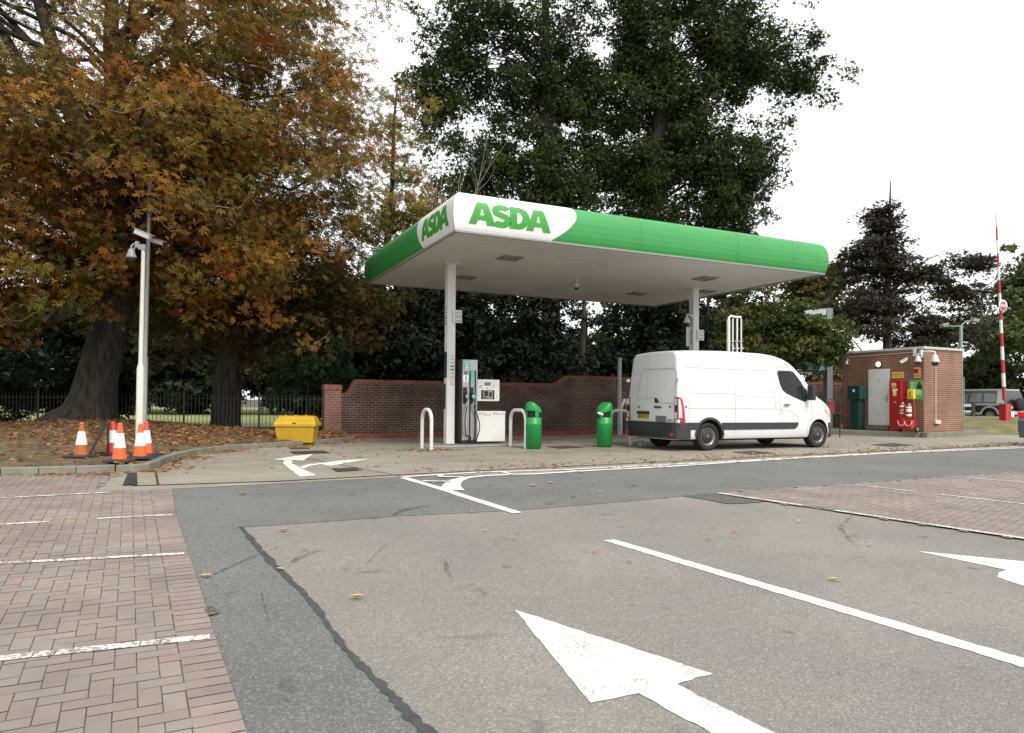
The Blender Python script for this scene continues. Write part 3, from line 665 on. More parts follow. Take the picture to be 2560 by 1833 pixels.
def colsign(co, u, v, z, dark):
    mb = MB(); x0 = u + .00
    mb.b2((u + .02, v - .150, z - .33 / 2), (u + .27, v - .135, z + .33 / 2)); s = mb.build('sign_board', m_sign, co, bevel=.003)
    t = MB(); y = v - .1535
    flat_text(t, 'Card', .085, (u + .165, y, z - .0), (1, 0, 0), (0, 0, 1), bold=.002); flat_text(t, 'pumps', .06, (u + .165, y, z + .10), (1, 0, 0), (0, 0, 1)); flat_text(t, 'only', .085, (u + .165, y, z - .11), (1, 0, 0), (0, 0, 1), bold=.002)
    t.build('lettering', m_ogr if not dark else m_trim, s)
colsign(col1, 1.19, 3.47, 3.33, True); colsign(col2, 9.32, 3.69, 3.25, False)
t = MB()
for i in range(7): t.b2((1.19 - .113, 3.47 - .06 + (i % 2) * .02, 3.12 + i * .075), (1.19 - .1115, 3.47 + .05, 3.12 + i * .075 + (.035 if i < 3 else .02)))
t.build('fuel_list', m_ink, col1)
t = MB()
for i in range(6): t.b2((9.32 - .113, 3.69 - .06, 2.98 + i * .075), (9.32 - .1115, 3.69 + .05, 2.98 + i * .075 + .03))
t.build('fuel_list', m_ink, col2)
t = MB(); t.b2((9.32 - .27, 3.69 + .03, 2.9), (9.32 - .11, 3.69 + .045, 3.5)); t.build('sign_board', m_sign, col2, bevel=.003)
t = MB(); t.b2((1.19 - .114, 3.47 - .1, 1.75), (1.19 - .1115, 3.47 + .1, 2.42)); t.b2((1.19 - .114, 3.47 - .02, .95), (1.19 - .1115, 3.47 + .1, 1.6)); t.build('side_wrap', m_teal, col1)
m_orange_ink = mat('orange_ink', (.75, .35, .12), .5)
t = MB(); fx = 1.19 + .0; fy = 3.47 - .1125
for z, w_, h_, mi in ((2.30, .06, .016, 2), (2.22, .075, .02, 2), (2.14, .075, .02, 2), (2.05, .11, .026, 0), (1.96, .11, .026, 0), (1.88, .09, .008, 2), (1.85, .09, .008, 2), (1.77, .12, .022, 1), (1.72, .12, .006, 1), (1.68, .12, .006, 1), (1.63, .03, .03, 1)):
    t.b2((fx + .02 - w_ / 2, fy, z - h_ / 2), (fx + .02 + w_ / 2, fy + .001, z + h_ / 2), mi)
for x, y_, h_ in ((-.045, 1.58, .03), (.0, 1.59, .05), (.045, 1.58, .03)): t.b2((fx + .02 + x - .014, fy, y_ - h_ / 2), (fx + .02 + x + .014, fy + .001, y_ + h_ / 2), 1)
t.build('sticker_strip', [m_ink, m_orange_ink, m_trim], col1)
# small dome camera on the second column and one under the soffit
m_cam = mat('camera_white', (.62, .62, .60), .35, var=.05); m_camg = mat('camera_grey', (.30, .31, .32), .4, var=.08); m_lens = mat('camera_lens', (.015, .015, .018), .1, coat=.5)
def dome(name, label, loc, arm, s=1.0, group='surveillance cameras', m=None):
    t = thing(name, label, 'camera', loc, 0, group); m = m or m_cam
    mb = MB(); a = Vector(arm); mb.tube([a, a * .45 + Vector((0, 0, .06 * s)), (0, 0, .06 * s), (0, 0, 0)], .022 * s, 8); mb.box(a, (.07 * s, .07 * s, .12 * s)); mb.build('bracket', m, t)
    mb = MB(); mb.lathe([(0, 0), (.04 * s, 0), (.06 * s, -.03 * s), (.075 * s, -.10 * s), (.10 * s, -.16 * s), (.10 * s, -.19 * s), (0, -.19 * s)], 20); mb.build('housing', m, t)
    mb = MB(); mb.lathe([(.085 * s, -.192 * s), (.08 * s, -.23 * s), (.055 * s, -.265 * s), (0, -.28 * s)], 18); mb.build('lens_dome', m_lens, t)
    return t
dome('security_camera', 'white dome camera on the left side of the column behind the van', C(9.32 - .34, 3.62, 3.80), (.23 * U2.x, .23 * U2.y, .02), 1.0)
dome('security_camera', 'small dome camera under the middle of the canopy ceiling', C(5.19, 3.85, 4.60), (0, 0, .09), .8)
# ================================================================ PUMP ISLANDS
m_isl = mat('island_grey', (.30, .30, .30), .6, var=.12, scale=3, dirt=.4, dirtcol=(.16, .15, .13))
def island(u0, u1, v0, v1, label):
    t = thing('pump_island', label, 'pump island', C((u0 + u1) / 2, (v0 + v1) / 2, 0), YAW, 'pump islands')
    hw, hd = (u1 - u0) / 2, (v1 - v0) / 2; r = min(hd * .8, .5)
    poly = [(hw, -hd), (hw, hd)] + [(-hw + r - r * math.sin(R(a)), hd - r + r * math.cos(R(a))) for a in range(0, 91, 10)] + [(-hw + r - r * math.cos(R(a)), -hd + r - r * math.sin(R(a))) for a in range(0, 91, 10)]
    mb = MB(); mb.prism(poly, .01, .055); mb.build('slab', m_isl, t, bevel=.012)
    mb = MB(); mb.prism([(x * .99, y * .985) for x, y in poly], .0, .035, 0); 
    mb = MB(); mb.prism([(x * .93, y * .88) for x, y in poly], .05, .062); mb.build('top_plate', m_pave, t)
    return t
island(.42, 3.35, 2.7, 4.15, 'grey raised island with a rounded end under fuel pump 2')
island(8.4, 11.6, 2.9, 4.3, 'grey raised island mostly hidden behind the white van')
m_steel = mat('brushed_steel', (.42, .42, .41), .32, metal=.9, var=.1, scale=3); m_dkside = mat('pump_dark_side', (.035, .032, .03), .35, var=.2); m_pwhite = mat('pump_white', (.78, .78, .75), .35, var=.03)
m_aqua = mat('pump_aqua', (.16, .52, .46), .4, var=.03); m_hose = mat('rubber_hose', (.012, .012, .013), .5); m_lcd = mat('lcd_grey', (.16, .18, .17), .2); m_wink = mat('white_ink', (.85, .87, .86), .5)
def pump(u, v, label, num, zb=.06):
    t = thing('fuel_pump', label, 'fuel pump', C(u, v, zb), YAW, 'fuel pumps')
    # local: x along u, y along v (front at -y)
    mb = MB(); mb.b2((-.21, -.27, .06), (.21, .27, 2.16)); mb.b2((-.19, -.25, 0), (.19, .25, .07), 1)
    cab = mb.build('cabinet', [m_dkside, m_black], t, bevel=.01)
    f = -.272
    mb = MB(); mb.b2((-.205, f - .008, .10), (.205, f + .0, 2.155)); fr = mb.build('front_face', m_steel, t, bevel=.006)
    y = f - .0105
    mb = MB(); mb.b2((-.02, y - .003, .05), (.02, y, 1.88)); mb.b2((.125, y - .003, .05), (.165, y, 1.88)); mb.build('hose_channel', m_hose, t)
    mb = MB(); mb.b2((-.185, y - .004, 1.91), (-.0, y - .0, 2.14)); pn = mb.build('number_panel', m_aqua, t)
    q = MB(); flat_text(q, num, .17, (-.095, y - .006, 1.985), (1, 0, 0), (0, 0, 1), bold=.006); flat_text(q, 'Pump', .06, (-.095, y - .006, 2.095), (1, 0, 0), (0, 0, 1), bold=.002); q.build('lettering', m_wink, pn)
    mb = MB(); mb.b2((-.19, y - .003, 1.58), (-.045, y, 1.76)); mb.b2((-.17, y - .003, 1.77), (-.06, y, 1.86), 1); mb.b2((-.13, y - .005, 1.60), (-.10, y - .0035, 1.74), 1); mb.build('notice', [m_wink, m_lcd], t)
    mb = MB(); mb.b2((.03, y - .003, 1.56), (.115, y, 1.89)); mb.build('notice', m_aqua, t, label='pale aqua vertical notice')
    for x, mt in ((-.12, m_steel), (.055, m_aqua)):
        mb = MB(); mb.b2((x - .075, y - .004, 1.03), (x + .04, y, 1.45)); bx = mb.build('nozzle_holder', m_black, t)
        mb = MB(); mb.tube([(x - .03, y - .03, 1.30), (x + .0, y - .06, 1.22), (x + .01, y - .07, 1.08)], [.028, .03, .022], 10); mb.box((x - .0, y - .06, 1.27), (.05, .05, .09)); nz_ = mb.build('nozzle', m_black, t, bevel=.006)
        mb = MB(); mb.lathe([(0, .0), (.05, .0), (.055, .012), (.05, .024), (0, .026)], 18, M=Matrix.Translation((x + .005, y - .1, 1.21)) @ Matrix.Rotation(R(90), 4, 'X')); mb.build('nozzle_guard', mt if mt is m_aqua else m_camg, nz_)
        mb = MB(); mb.tube([(x + .01, y - .075, 1.07), (x + .01, y - .078, .97)], .02, 10); mb.build('swivel', m_steel, nz_)
        s = -1 if x < 0 else 1
        P0 = Vector((x + .01, y - .08, .97)); pts = []
        for k in range(15):
            a = k / 14
            if s < 0: pts.append(Vector((P0.x - .06 * math.sin(a * math.pi), P0.y - .02 * math.sin(a * 3), .97 - .86 * a + .0)) if a < .85 else Vector((P0.x - .03 + (a - .85) * .9, P0.y, .97 - .86 * .85 - .05 * math.sin((a - .85) * 10))))
            else: pts.append(Vector((P0.x + .17 * math.sin(a * math.pi * .85) ** 1.2 - .0, P0.y - .02, .97 - .88 * a)))
        if s > 0: pts += [Vector((.09, P0.y, .06)), Vector((.02, P0.y + .03, .05))]
        else: pts += [Vector((.0, P0.y + .03, .09))]
        mb = MB(); mb.tube(pts, .015, 8); mb.build('hose', m_hose, t)
    # white electronics head and lower hydraulic cabinet
    mb = MB(); mb.b2((.23, -.22, 1.10), (.86, .14, 1.66)); mb.b2((.19, -.20, 1.13), (.24, .12, 1.64)); hd = mb.build('display_head', m_pwhite, t, bevel=.012)
    yy = -.2225
    mb = MB(); mb.b2((.43, yy - .002, 1.50), (.60, yy, 1.59)); mb.build('price_display', m_lcd, hd)
    mb = MB(); mb.b2((.335, yy - .004, 1.15), (.71, yy, 1.385)); kp_ = mb.build('card_reader', m_black, hd, bevel=.004)
    mb = MB(); mb.b2((.39, yy - .009, 1.165), (.66, yy - .003, 1.372)); mb.build('reader_bezel', m_camg, hd, bevel=.003)
    mb = MB(); mb.b2((.42, yy - .013, 1.23), (.53, yy - .008, 1.36)); mb.b2((.56, yy - .013, 1.21), (.63, yy - .008, 1.33)); mb.b2((.42, yy - .013, 1.185), (.49, yy - .008, 1.21)); mb.build('keypad', m_black, hd)
    mb = MB()
    for x0, z0, w_, h_ in ((.30, 1.565, .09, .007), (.34, 1.53, .05, .006), (.28, 1.48, .10, .02), (.28, 1.435, .09, .02), (.47, 1.425, .07, .02), (.63, 1.575, .06, .007), (.63, 1.535, .10, .006), (.63, 1.49, .10, .012), (.63, 1.455, .09, .005), (.27, 1.33, .03, .006), (.27, 1.30, .03, .006), (.27, 1.27, .035, .006), (.27, 1.24, .03, .006), (.77, 1.20, .03, .03), (.78, 1.50, .02, .02)): mb.b2((x0, yy - .002, z0), (x0 + w_, yy, z0 + h_))
    mb.build('small_print', m_trim, hd)
    mb = MB(); mb.b2((.225, -.24, .055), (1.02, .20, .80)); mb.b2((.22, -.246, .765), (1.025, .21, .84)); lc = mb.build('lower_cabinet', m_pwhite, t, bevel=.008)
    mb = MB()
    for x0, z0, w_, h_ in ((.25, .80, .14, .008), (.25, .782, .30, .004), (.25, .744, .2, .004), (.45, .725, .035, .025), (.56, .725, .035, .03), (.66, .79, .14, .01), (.66, .772, .34, .004), (.66, .75, .34, .004)): mb.b2((x0, -.2495, z0), (x0 + w_, -.2475, z0 + h_))
    mb.build('small_print', m_trim, lc)
    return t
u0, _ = onv(1154, 1115, 3.1); u1, _ = onv(1193, 1115, 3.1)
pump((u0 + u1) / 2, 3.1 + .28, 'steel and white fuel pump 2 with two black hoses, right of the white column', '2')
pump(9.98, 3.62, 'fuel pump 1 hidden behind the parked white van', '1')
# ---- crash hoops
m_hoop = mat('hoop_paint', (.66, .67, .65), .4, var=.06, scale=5, dirt=.3, dirtcol=(.35, .32, .27))
def hoop(name, label, a, b, h, r, group='white crash hoops guarding the pumps', chamfer=False, m=None):
    a, b = Vector(a), Vector(b); c = (a + b) / 2; t = thing(name, label, 'hoop', c, 0, group); p, q = a - c, b - c; d_ = (q - p).normalized(); L_ = (q - p).length
    cr_ = min(L_ * .48, .26); pts = [p]
    if chamfer: pts += [p + Vector((0, 0, h - cr_ * 1.3)), p + d_ * cr_ + Vector((0, 0, h)), q - d_ * cr_ + Vector((0, 0, h)), q + Vector((0, 0, h - cr_ * 1.3))]
    else:
        for k in range(9): an = R(k * 90 / 8); pts.append(p + d_ * (cr_ - cr_ * math.cos(an)) + Vector((0, 0, h - cr_ + cr_ * math.sin(an))))
        for k in range(9): an = R(90 - k * 90 / 8); pts.append(q - d_ * (cr_ - cr_ * math.cos(an)) + Vector((0, 0, h - cr_ + cr_ * math.sin(an))))
    pts.append(q); mb = MB(); mb.tube(pts, r, 14); mb.build('rail', m or m_hoop, t)
    for e in (p, q): mb = MB(); mb.cyl((e.x, e.y, .005), r * 1.45, .02, 16); mb.build('base_ring', m_trim, t)
    return t
g0 = G(1078, 1128); hoop('crash_hoop', 'white hoop left of the first canopy column, leaves round its feet', g0, g0 + V2 * .62 - U2 * .02, .95, .042)
g0 = G(1314, 1123); hoop('crash_hoop', 'white hoop at the right end of the pump island, before a green bin', g0, g0 + V2 * .86, .94, .042)
g0 = G(1576.5, 1114.5); hoop('crash_hoop', 'grey-white hoop behind the back of the van', g0, g0 + V2 * .95, .93, .045)
hoop('crash_hoop', 'chamfered grey frame left of the tall vent post', G(1533, 1086), G(1553, 1086) + V2 * .1, 1.25, .06, 'angular guard frames round the vent post', True)
hoop('crash_hoop', 'chamfered grey frame right of the tall vent post', G(1551, 1088), G(1571, 1087), 1.25, .06, 'angular guard frames round the vent post', True)
p_ = G(1548, 1090); t = thing('vent_post', 'tall grey round post with flat cap in front of the brick wall', 'post', p_)
mb = MB(); mb.cyl((0, 0, 0), .07, 2.65, 18); mb.build('pole', m_camg if False else mat('galvanised', (.40, .41, .41), .5, metal=.2, var=.12, scale=4), t); mb = MB(); mb.cyl((0, 0, 2.65), .09, .04, 18); mb.cyl((0, 0, 1.68), .074, .03, 18); mb.build('cap', m_trim, t)
m_galv = MATS['galvanised']
# ---- litter bins
m_bin = mat('bin_green', (.012, .27, .055), .42, var=.08, scale=4, dirt=.15, dirtcol=(.04, .2, .07)); m_hole = mat('bin_opening', (.01, .012, .01), .9)
def bin_(label, loc, yaw, bag=False):
    t = thing('litter_bin', label, 'bin', loc, yaw, 'green litter bins'); r = .195
    # body: cylinder cut by a sloping hood; hood leans towards local +x
    mb = MB(); mb.lathe([(0, 0), (r * .9, 0), (r * .9, .05), (r * 1.02, .055), (r * 1.02, .60), (r * 1.04, .61), (r * 1.02, .625), (r, .63), (r, .765), (r * .9, .775)], 32); mb.build('body', m_bin, t)
    # dark inner throat
    mb = MB(); mb.lathe([(r * .86, .78), (r * .86, .97), (0, .97)], 24); mb.build('opening', m_hole, t)
    # pillars between the openings
    for a in (20, 110, 200, 290):
        mb = MB()
        for k in range(4):
            q = R(a + k * 7 - 14); q2 = R(a + k * 7 - 7); mb.add([(r * math.cos(q), r * math.sin(q), .75), (r * math.cos(q2), r * math.sin(q2), .75), (r * math.cos(q2), r * math.sin(q2), .98), (r * math.cos(q), r * math.sin(q), .98)], [(0, 1, 2, 3)], 0, True)
        mb.build('pillar', m_bin, t)
    # hood: skirt whose top is sheared down towards +x
    V, n = [], 32; mb = MB(); pr = [(1.0, .93, 0), (1.03, .95, .0), (1.03, 1.0, .35), (1.0, 1.06, .8), (.90, 1.13, 1), (.6, 1.155, 1), (0, 1.16, 1)]
    vs = []
    for f_, z, sh in pr:
        for k in range(n):
            q = 2 * math.pi * k / n; x = r * f_ * math.cos(q); y = r * f_ * math.sin(q)
            drop = sh * max(0, (x / r + .15)) * .135; vs.append((x, y, z - drop - (.06 * max(0, math.cos(q)) if sh < .5 else 0)))
    mb.add(vs, [(i * n + k, i * n + (k + 1) % n, (i + 1) * n + (k + 1) % n, (i + 1) * n + k) for i in range(len(pr) - 1) for k in range(n)], 0, True); mb.build('hood', m_bin, t)
    if bag:
        mb = MB(); M = Matrix.Rotation(R(20), 4, 'Y')
        mb.lathe([(0, -.03), (.05, -.025), (.075, 0), (.05, .028), (0, .03)], 14, M=M @ Matrix.Scale(1.25, 4, (1, 0, 0))); o = mb.build('rubbish', m_wink, None); o.location = t.location + Vector((-.13, -.17, .86))
        tagp(o, 'crumpled white wrapper sticking out of the mouth of the right green bin', 'rubbish')
    return t
bin_('green litter bin with sloping hood beside the pump island hoop', G(1333, 1123), YAW - .35)
bin_('green litter bin near the van with white rubbish in its mouth', G(1511, 1119), R(215), True)
# ================================================================ WALL
m_wallb = brick('shaded_wall_brick', (.105, .040, .028), (.065, .032, .026), (.21, .17, .135), ms=.013, stain=.55)  # brick colours lowered to hold the shade under canopy and trees
m_redb = brick('red_brick', (.27, .07, .04), (.21, .06, .038), (.13, .10, .08), bw=.075, rh=.5, ms=.008)
wv = 7.55
wt = thing('brick_wall', 'shade-darkened brick boundary wall with stepped red coping behind the pumps', 'wall', C(0, wv, 0), YAW)
def wz(px, py): return onv(px, py, wv)
prof_w = [(-.62, 1.36), (-.52, 1.37), (-.40, 1.42), (-.30, 1.54), (-.22, 1.70), (-.14, 1.79), (-.05, 1.81), (3.2, 1.81), (5.62, 1.81), (5.80, 1.82), (6.0, 1.88), (6.25, 2.0), (6.45, 2.08), (6.6, 2.12), (9, 2.12), (19, 2.12)]
k0 = wz(862, 983); u_l = k0[0]
uu = [wz(862, 983)[0], wz(868, 981)[0], wz(874, 973)[0], wz(880, 961)[0], wz(888, 950)[0]]
zz = [wz(862, 983)[1], wz(868, 981)[1], wz(874, 973)[1], wz(880, 961)[1], wz(888, 950)[1]]
top1 = wz(1100, 957)[1]
ur0, ur1 = wz(1385, 968)[0], wz(1425, 940)[0]; zr0, zr1 = wz(1350, 958)[1], wz(1500, 941)[1]
print('wall', uu, zz, top1, ur0, ur1, zr0, zr1, wz(1380, 1087), wz(860, 1097))
pw_ = [(uu[0] - .35, zz[0])] + list(zip(uu, zz)) + [(uu[-1] + .12, zr0), (ur0, zr0), (ur0 + (ur1 - ur0) * .3, zr0 + (zr1 - zr0) * .18), (ur0 + (ur1 - ur0) * .7, zr0 + (zr1 - zr0) * .75), (ur1, zr1), (ur1 + .12, zr1), (20.5, zr1)]
mb = MB(); poly = [(pw_[0][0], -.05)] + [(a, b - .11) for a, b in pw_] + [(pw_[-1][0], -.05)]
M = Matrix(((1, 0, 0, 0), (0, 0, 1, 0), (0, 1, 0, 0), (0, 0, 0, 1)))
mb.prism(poly, 0, .22, M=M); mb.build('wall_face', m_wallb, wt)
mb = MB()
for (a, b) in zip(pw_[:-1], pw_[1:]):
    ln = math.hypot(b[0] - a[0], b[1] - a[1]); n = max(1, round(ln / .078))
    for i in range(n):
        t0 = i / n; t1 = (i + .84) / n; x0, z0 = a[0] + (b[0] - a[0]) * t0, a[1] + (b[1] - a[1]) * t0; x1, z1_ = a[0] + (b[0] - a[0]) * t1, a[1] + (b[1] - a[1]) * t1; j = random.uniform(-.003, .003)
        mb.add([(x0, -.02 + j, z0 - .112), (x1, -.02 + j, z1_ - .112), (x1, .24, z1_ - .112), (x0, .24, z0 - .112), (x0, -.02 + j, z0), (x1, -.02 + j, z1_), (x1, .24, z1_), (x0, .24, z0)], [(0, 1, 5, 4), (4, 5, 6, 7), (0, 4, 7, 3), (1, 2, 6, 5), (0, 3, 2, 1)])
m_cop = mat('coping_brick', (.22, .080, .048), .85, var=.45, scale=12, dirt=.65, dirtcol=(.07, .05, .04)); mb.build('coping', m_cop, wt)
mb = MB(); mb.b2((pw_[0][0], -.032, .0), (20.5, -.002, .15)); mb.build('plinth_course', mat('plinth_red', (.24, .07, .045), .85, var=.3, scale=7, dirt=.4, dirtcol=(.08, .06, .05)), wt)
pa = wz(808, 1098)[0]; pb = wz(850, 1098)[0]; pz = wz(830, 962)[1]
mb = MB(); mb.b2((pa, -.12, 0), (pb, .30, pz - .16)); pil = mb.build('pillar', brick('pillar_brick', (.24, .085, .058), (.17, .068, .05), (.24, .20, .165), stain=.3), wt)
mb = MB(); mb.b2((pa - .02, -.14, pz - .159), (pb + .02, .32, pz - .03)); mb.b2((pa - .0, -.12, pz - .031), (pb + .0, .30, pz)); mb.build('pillar_cap', m_cop, pil, bevel=.01)
mb = MB(); mb.b2((pa - .012, -.135, 0), (pb + .012, .31, .15)); mb.build('pillar_base', MATS['plinth_red'], pil, bevel=.005)
# ================================================================ GRIT BIN
m_yel = mat('grit_yellow', (.50, .31, .012), .5, var=.1, scale=3, dirt=.4, dirtcol=(.27, .17, .03))
gb = thing('grit_bin', 'yellow plastic grit bin with domed lid left of the brick pillar', 'grit bin', G(743, 1106, .06), R(4))
def tapered(mb, z0, z1, a0, b0, a1, b1, mi=0, yo=0):
    mb.add([(-a0, -b0 + yo, z0), (a0, -b0 + yo, z0), (a0, b0 + yo, z0), (-a0, b0 + yo, z0), (-a1, -b1 + yo, z1), (a1, -b1 + yo, z1), (a1, b1 + yo, z1), (-a1, b1 + yo, z1)], [(3, 2, 1, 0), (4, 5, 6, 7), (0, 1, 5, 4), (1, 2, 6, 5), (2, 3, 7, 6), (3, 0, 4, 7)], mi)
mb = MB(); tapered(mb, .0, .46, .50, .30, .565, .37); mb.b2((-.2, -.312, .0), (-.08, -.29, .05)); mb.build('body', m_yel, gb, bevel=.03, seg=3)
mb = MB(); tapered(mb, .44, .52, .60, .40, .60, .40); tapered(mb, .52, .60, .60, .40, .57, .36); tapered(mb, .60, .73, .57, .36, .50, .20, yo=.06); ld = mb.build('lid', m_yel, gb, bevel=.02, seg=3)
mb = MB()
for x in (-.32, -.02, .28): mb.box((x, -.05, .705), (.10, .18, .05), rx=R(-22))
mb.build('hinge_block', mat('grit_dark', (.35, .20, .02), .6), ld, bevel=.012)
mb = MB(); mb.tube([(-.05, -.405, .56), (0, -.42, .535), (.05, -.405, .56)], .012, 8); mb.build('latch', m_hole, ld)
gb.scale = (.87, .87, .93)
# ================================================================ CONES, BOARD, POLES
m_white_s = mat('reflective_white', (.72, .76, .80), .35, var=.05, scale=9); m_rub = mat('cone_base_black', (.035, .037, .042), .7, var=.2)
def cone(label, px, py, h, top, bot, lean=0, hid=None):
    t = thing('traffic_cone', label, 'traffic cone', G(px, py, .14) if hid is None else hid, random.uniform(-.3, .3), 'traffic cones on the verge')
    rb, rt = .118, .030
    zf = lambda z: rb + (rt - rb) * z / h
    mb = MB(); mb.b2((-.195, -.195, 0), (.195, .195, .04)); mb.build('base', m_rub, t, bevel=.012)
    z0, z1_, z2_ = .045, h * .36, h * .74
    for nm, a, b, m in (('lower_band', z0, z1_, bot), ('reflective_sleeve', z1_, z2_, m_white_s), ('upper_band', z2_, h * .93, top)):
        k = .004 if nm == 'reflective_sleeve' else 0
        mb = MB(); mb.lathe([(zf(a) + k, a), (zf(b) + k, b)], 24); mb.build(nm, m, t)
    mb = MB(); mb.lathe([(zf(h * .93), h * .93), (zf(h * .93) + .004, h * .945), (rt * .9, h), (rt * .6, h + .002), (0, h - .01)], 20); mb.build('tip', top if bot is not None else top, t)
    return t
m_or = mat('cone_orange', (.72, .115, .022), .45, var=.08, scale=8); m_orr = mat('cone_red_orange', (.62, .055, .035), .45, var=.08, scale=8); m_ord = mat('cone_faded', (.42, .11, .025), .55, var=.25, scale=8, dirt=.4, dirtcol=(.12, .06, .03))
cone('faded rust-orange cone at the far left, alone by the black board', 203, 1143, .60, m_ord, m_ord)
cone('red-topped cone behind the front cone, right of the black board', 281, 1136, .59, m_orr, m_orr)
cone('bright orange cone nearest the kerb, in front of the red one', 299, 1154, .62, m_or, m_or)
cone('orange cone with dark tip standing before the white pole', 350, 1146, .59, m_or, m_or)
cone('orange cone at the right, partly behind the one at the white pole', 365, 1139, .61, m_orr, m_or)
m_bboard = mat('board_black', (.014, .015, .018), .4, var=.2)
ab = thing('sandwich_board', 'black folding sandwich board seen edge-on between the cones', 'board', G(250, 1138, .14), R(30))
# edge-on, panels lean together
for s, nm in ((-1, 'panel'), (1, 'panel')):
    mb = MB(); 
    foot = Vector((s * .15 - .02, 0, 0)); topp = Vector((s * .012 + .10, 0, .58)); d_ = (topp - foot).normalized(); nrm = Vector((d_.z, 0, -d_.x)) * .014
    mb.add([foot + nrm + Vector((0, -.3, 0)), foot - nrm + Vector((0, -.3, 0)), foot - nrm + Vector((0, .3, 0)), foot + nrm + Vector((0, .3, 0)), topp + nrm + Vector((0, -.3, 0)), topp - nrm + Vector((0, -.3, 0)), topp - nrm + Vector((0, .3, 0)), topp + nrm + Vector((0, .3, 0))], [(3, 2, 1, 0), (4, 5, 6, 7), (0, 1, 5, 4), (1, 2, 6, 5), (2, 3, 7, 6), (3, 0, 4, 7)])
    mb.build(nm, m_bboard, ab, bevel=.006)
m_cream = mat('cream_pole', (.66, .66, .58), .45, var=.05, scale=2, dirt=.25, dirtcol=(.35, .36, .25))
pp = D(348, 1112, 16.6); pp.z = .2
cp = thing('camera_pole', 'cream painted camera pole behind the traffic cones', 'pole', pp)
mb = MB(); mb.tube([(0, 0, -.1), (0, 0, 1.66), (0, 0, 1.78)], [.085, .08, .05], 18); mb.build('base_section', m_cream, cp)
mb = MB(); mb.tube([(0, 0, 1.75), (.02, 0, 4.45)], [.05, .043], 16); mb.build('pole', m_cream, cp)
mb = MB(); mb.b2((-.07, -.06, 4.44), (.09, .06, 4.56)); mb.tube([(0, 0, 4.5), (-.16, -.02, 4.5), (-.2, -.02, 4.42)], .02, 8); mb.build('bracket', m_camg, cp)
def bullet(label, loc, yaw, pitch, s=1.0, m=None, parent=None, name='security_camera'):
    t = thing(name, label, 'camera', loc, yaw, 'surveillance cameras'); M = Matrix.Rotation(pitch, 4, 'Y'); m = m or m_cam
    mb = MB(); mb.box((0, 0, 0), (.42 * s, .12 * s, .11 * s), ry=pitch); mb.build('housing', m, t, bevel=.02 * s, seg=3)
    mb = MB(); q = M @ Vector((-.02 * s, 0, .07 * s)); mb.box(q, (.50 * s, .14 * s, .015 * s), ry=pitch); mb.build('sun_shield', m, t, bevel=.004)
    q = M @ Vector((.212 * s, 0, 0)); mb = MB(); mb.box(q, (.004, .085 * s, .075 * s), ry=pitch); mb.build('lens_window', m_lens, t)
    return t
top = pp + Vector((.02, 0, 4.68))
bullet('upper pale box camera tilted on top of the cream pole', top + Vector((.02, -.08, .10)), R(172), R(-22), .98)
bullet('lower grey box camera on the cream pole pointing right', top + Vector((.27, .10, -.03)), R(-10), R(16), .85, m_camg)
dome('security_camera', 'grey bell-shaped dome camera hanging left of the cream pole top', top + Vector((-.27, -.02, -.22)), (.14, .0, .10), 1.15, m=m_camg)
gp = D(358, 1106, 18.6); gp.z = .24
gl = thing('lamp_column', 'tall grey galvanised lamp column behind the cream pole', 'lamp column', gp)
mb = MB(); mb.tube([(0, 0, -.2), (.01, 0, 2.0)], .075, 16); mb.build('base_section', m_galv, gl); mb = MB(); mb.tube([(.01, 0, 2.0), (.09, 0, 9.0)], [.055, .045], 16); mb.build('pole', m_galv, gl)
mb = MB(); mb.b2((-.035, -.082, .5), (.04, -.07, 1.2)); mb.build('access_door', m_galv, gl)
# ================================================================ RAILINGS
m_iron = mat('railing_black', (.02, .022, .022), .5, var=.2)
fa = Vector((-22, 22.9, .18)); fb = C(-1.05, 7.9, .12)
fl = thing('railing_fence', 'low black iron railings between the leaf-covered verge and the lawn', 'fence', fa)
d_ = fb - fa; ln = d_.length; dn = d_.normalized(); mb = MB()
for z in (.16, 1.02): mb.box(d_ / 2 + Vector((0, 0, z)), (ln, .03, .012), rz=math.atan2(d_.y, d_.x))
mb.build('rail', m_iron, fl)
mb = MB(); n = int(ln / .125)
for i in range(n): p = dn * (i * .125); mb.box((p.x, p.y, p.z + .58), (.016, .016, 1.16), rz=.3)
mb.build('bars', m_iron, fl)
for i in range(0, int(ln / 2.4) + 1): p = dn * (i * 2.4); mb = MB(); mb.box((p.x, p.y + .02, p.z + .62), (.05, .05, 1.25), rz=.3); mb.build('post', m_iron, fl)
# ================================================================ VAN
VO = Vector((4.73, 17.12, 0)); VY = YAW
m_van = mat('van_white', (.66, .675, .68), .28, var=.02, scale=1.5, coat=.4, dirt=.3, dirtcol=(.55, .54, .50), spec=.5); m_arch = mat('arch_black', (.012, .012, .012), .9)
m_clad = mat('grey_cladding', (.026, .030, .034), .55, var=.1, scale=6); m_glass = glass('dark_glass'); m_seam_shade = mat('gap_and_edge_shade', (.36, .365, .365), .6); m_tyre = mat('tyre', (.012, .012, .013), .75, var=.2, scale=14); m_rim = mat('silver_rim', (.28, .28, .28), .35, metal=.7, var=.1); m_hub = mat('hub_dark', (.035, .036, .038), .5, metal=.2, var=.1)
m_red = mat('lamp_red', (.42, .015, .02), .15, var=.1, coat=.6); m_redd = mat('lamp_dark_red', (.10, .012, .02), .2, coat=.5); m_clear = mat('lamp_clear', (.60, .58, .55), .15, var=.08, coat=.6); m_plate_y = mat('plate_yellow', (.62, .42, .03), .4, var=.04); m_trimb = mat('trim_dark', (.02, .021, .023), .5)
van = thing('panel_van', 'white high-roof panel van parked beside the pumps, seen from behind right', 'van', VO, VY)
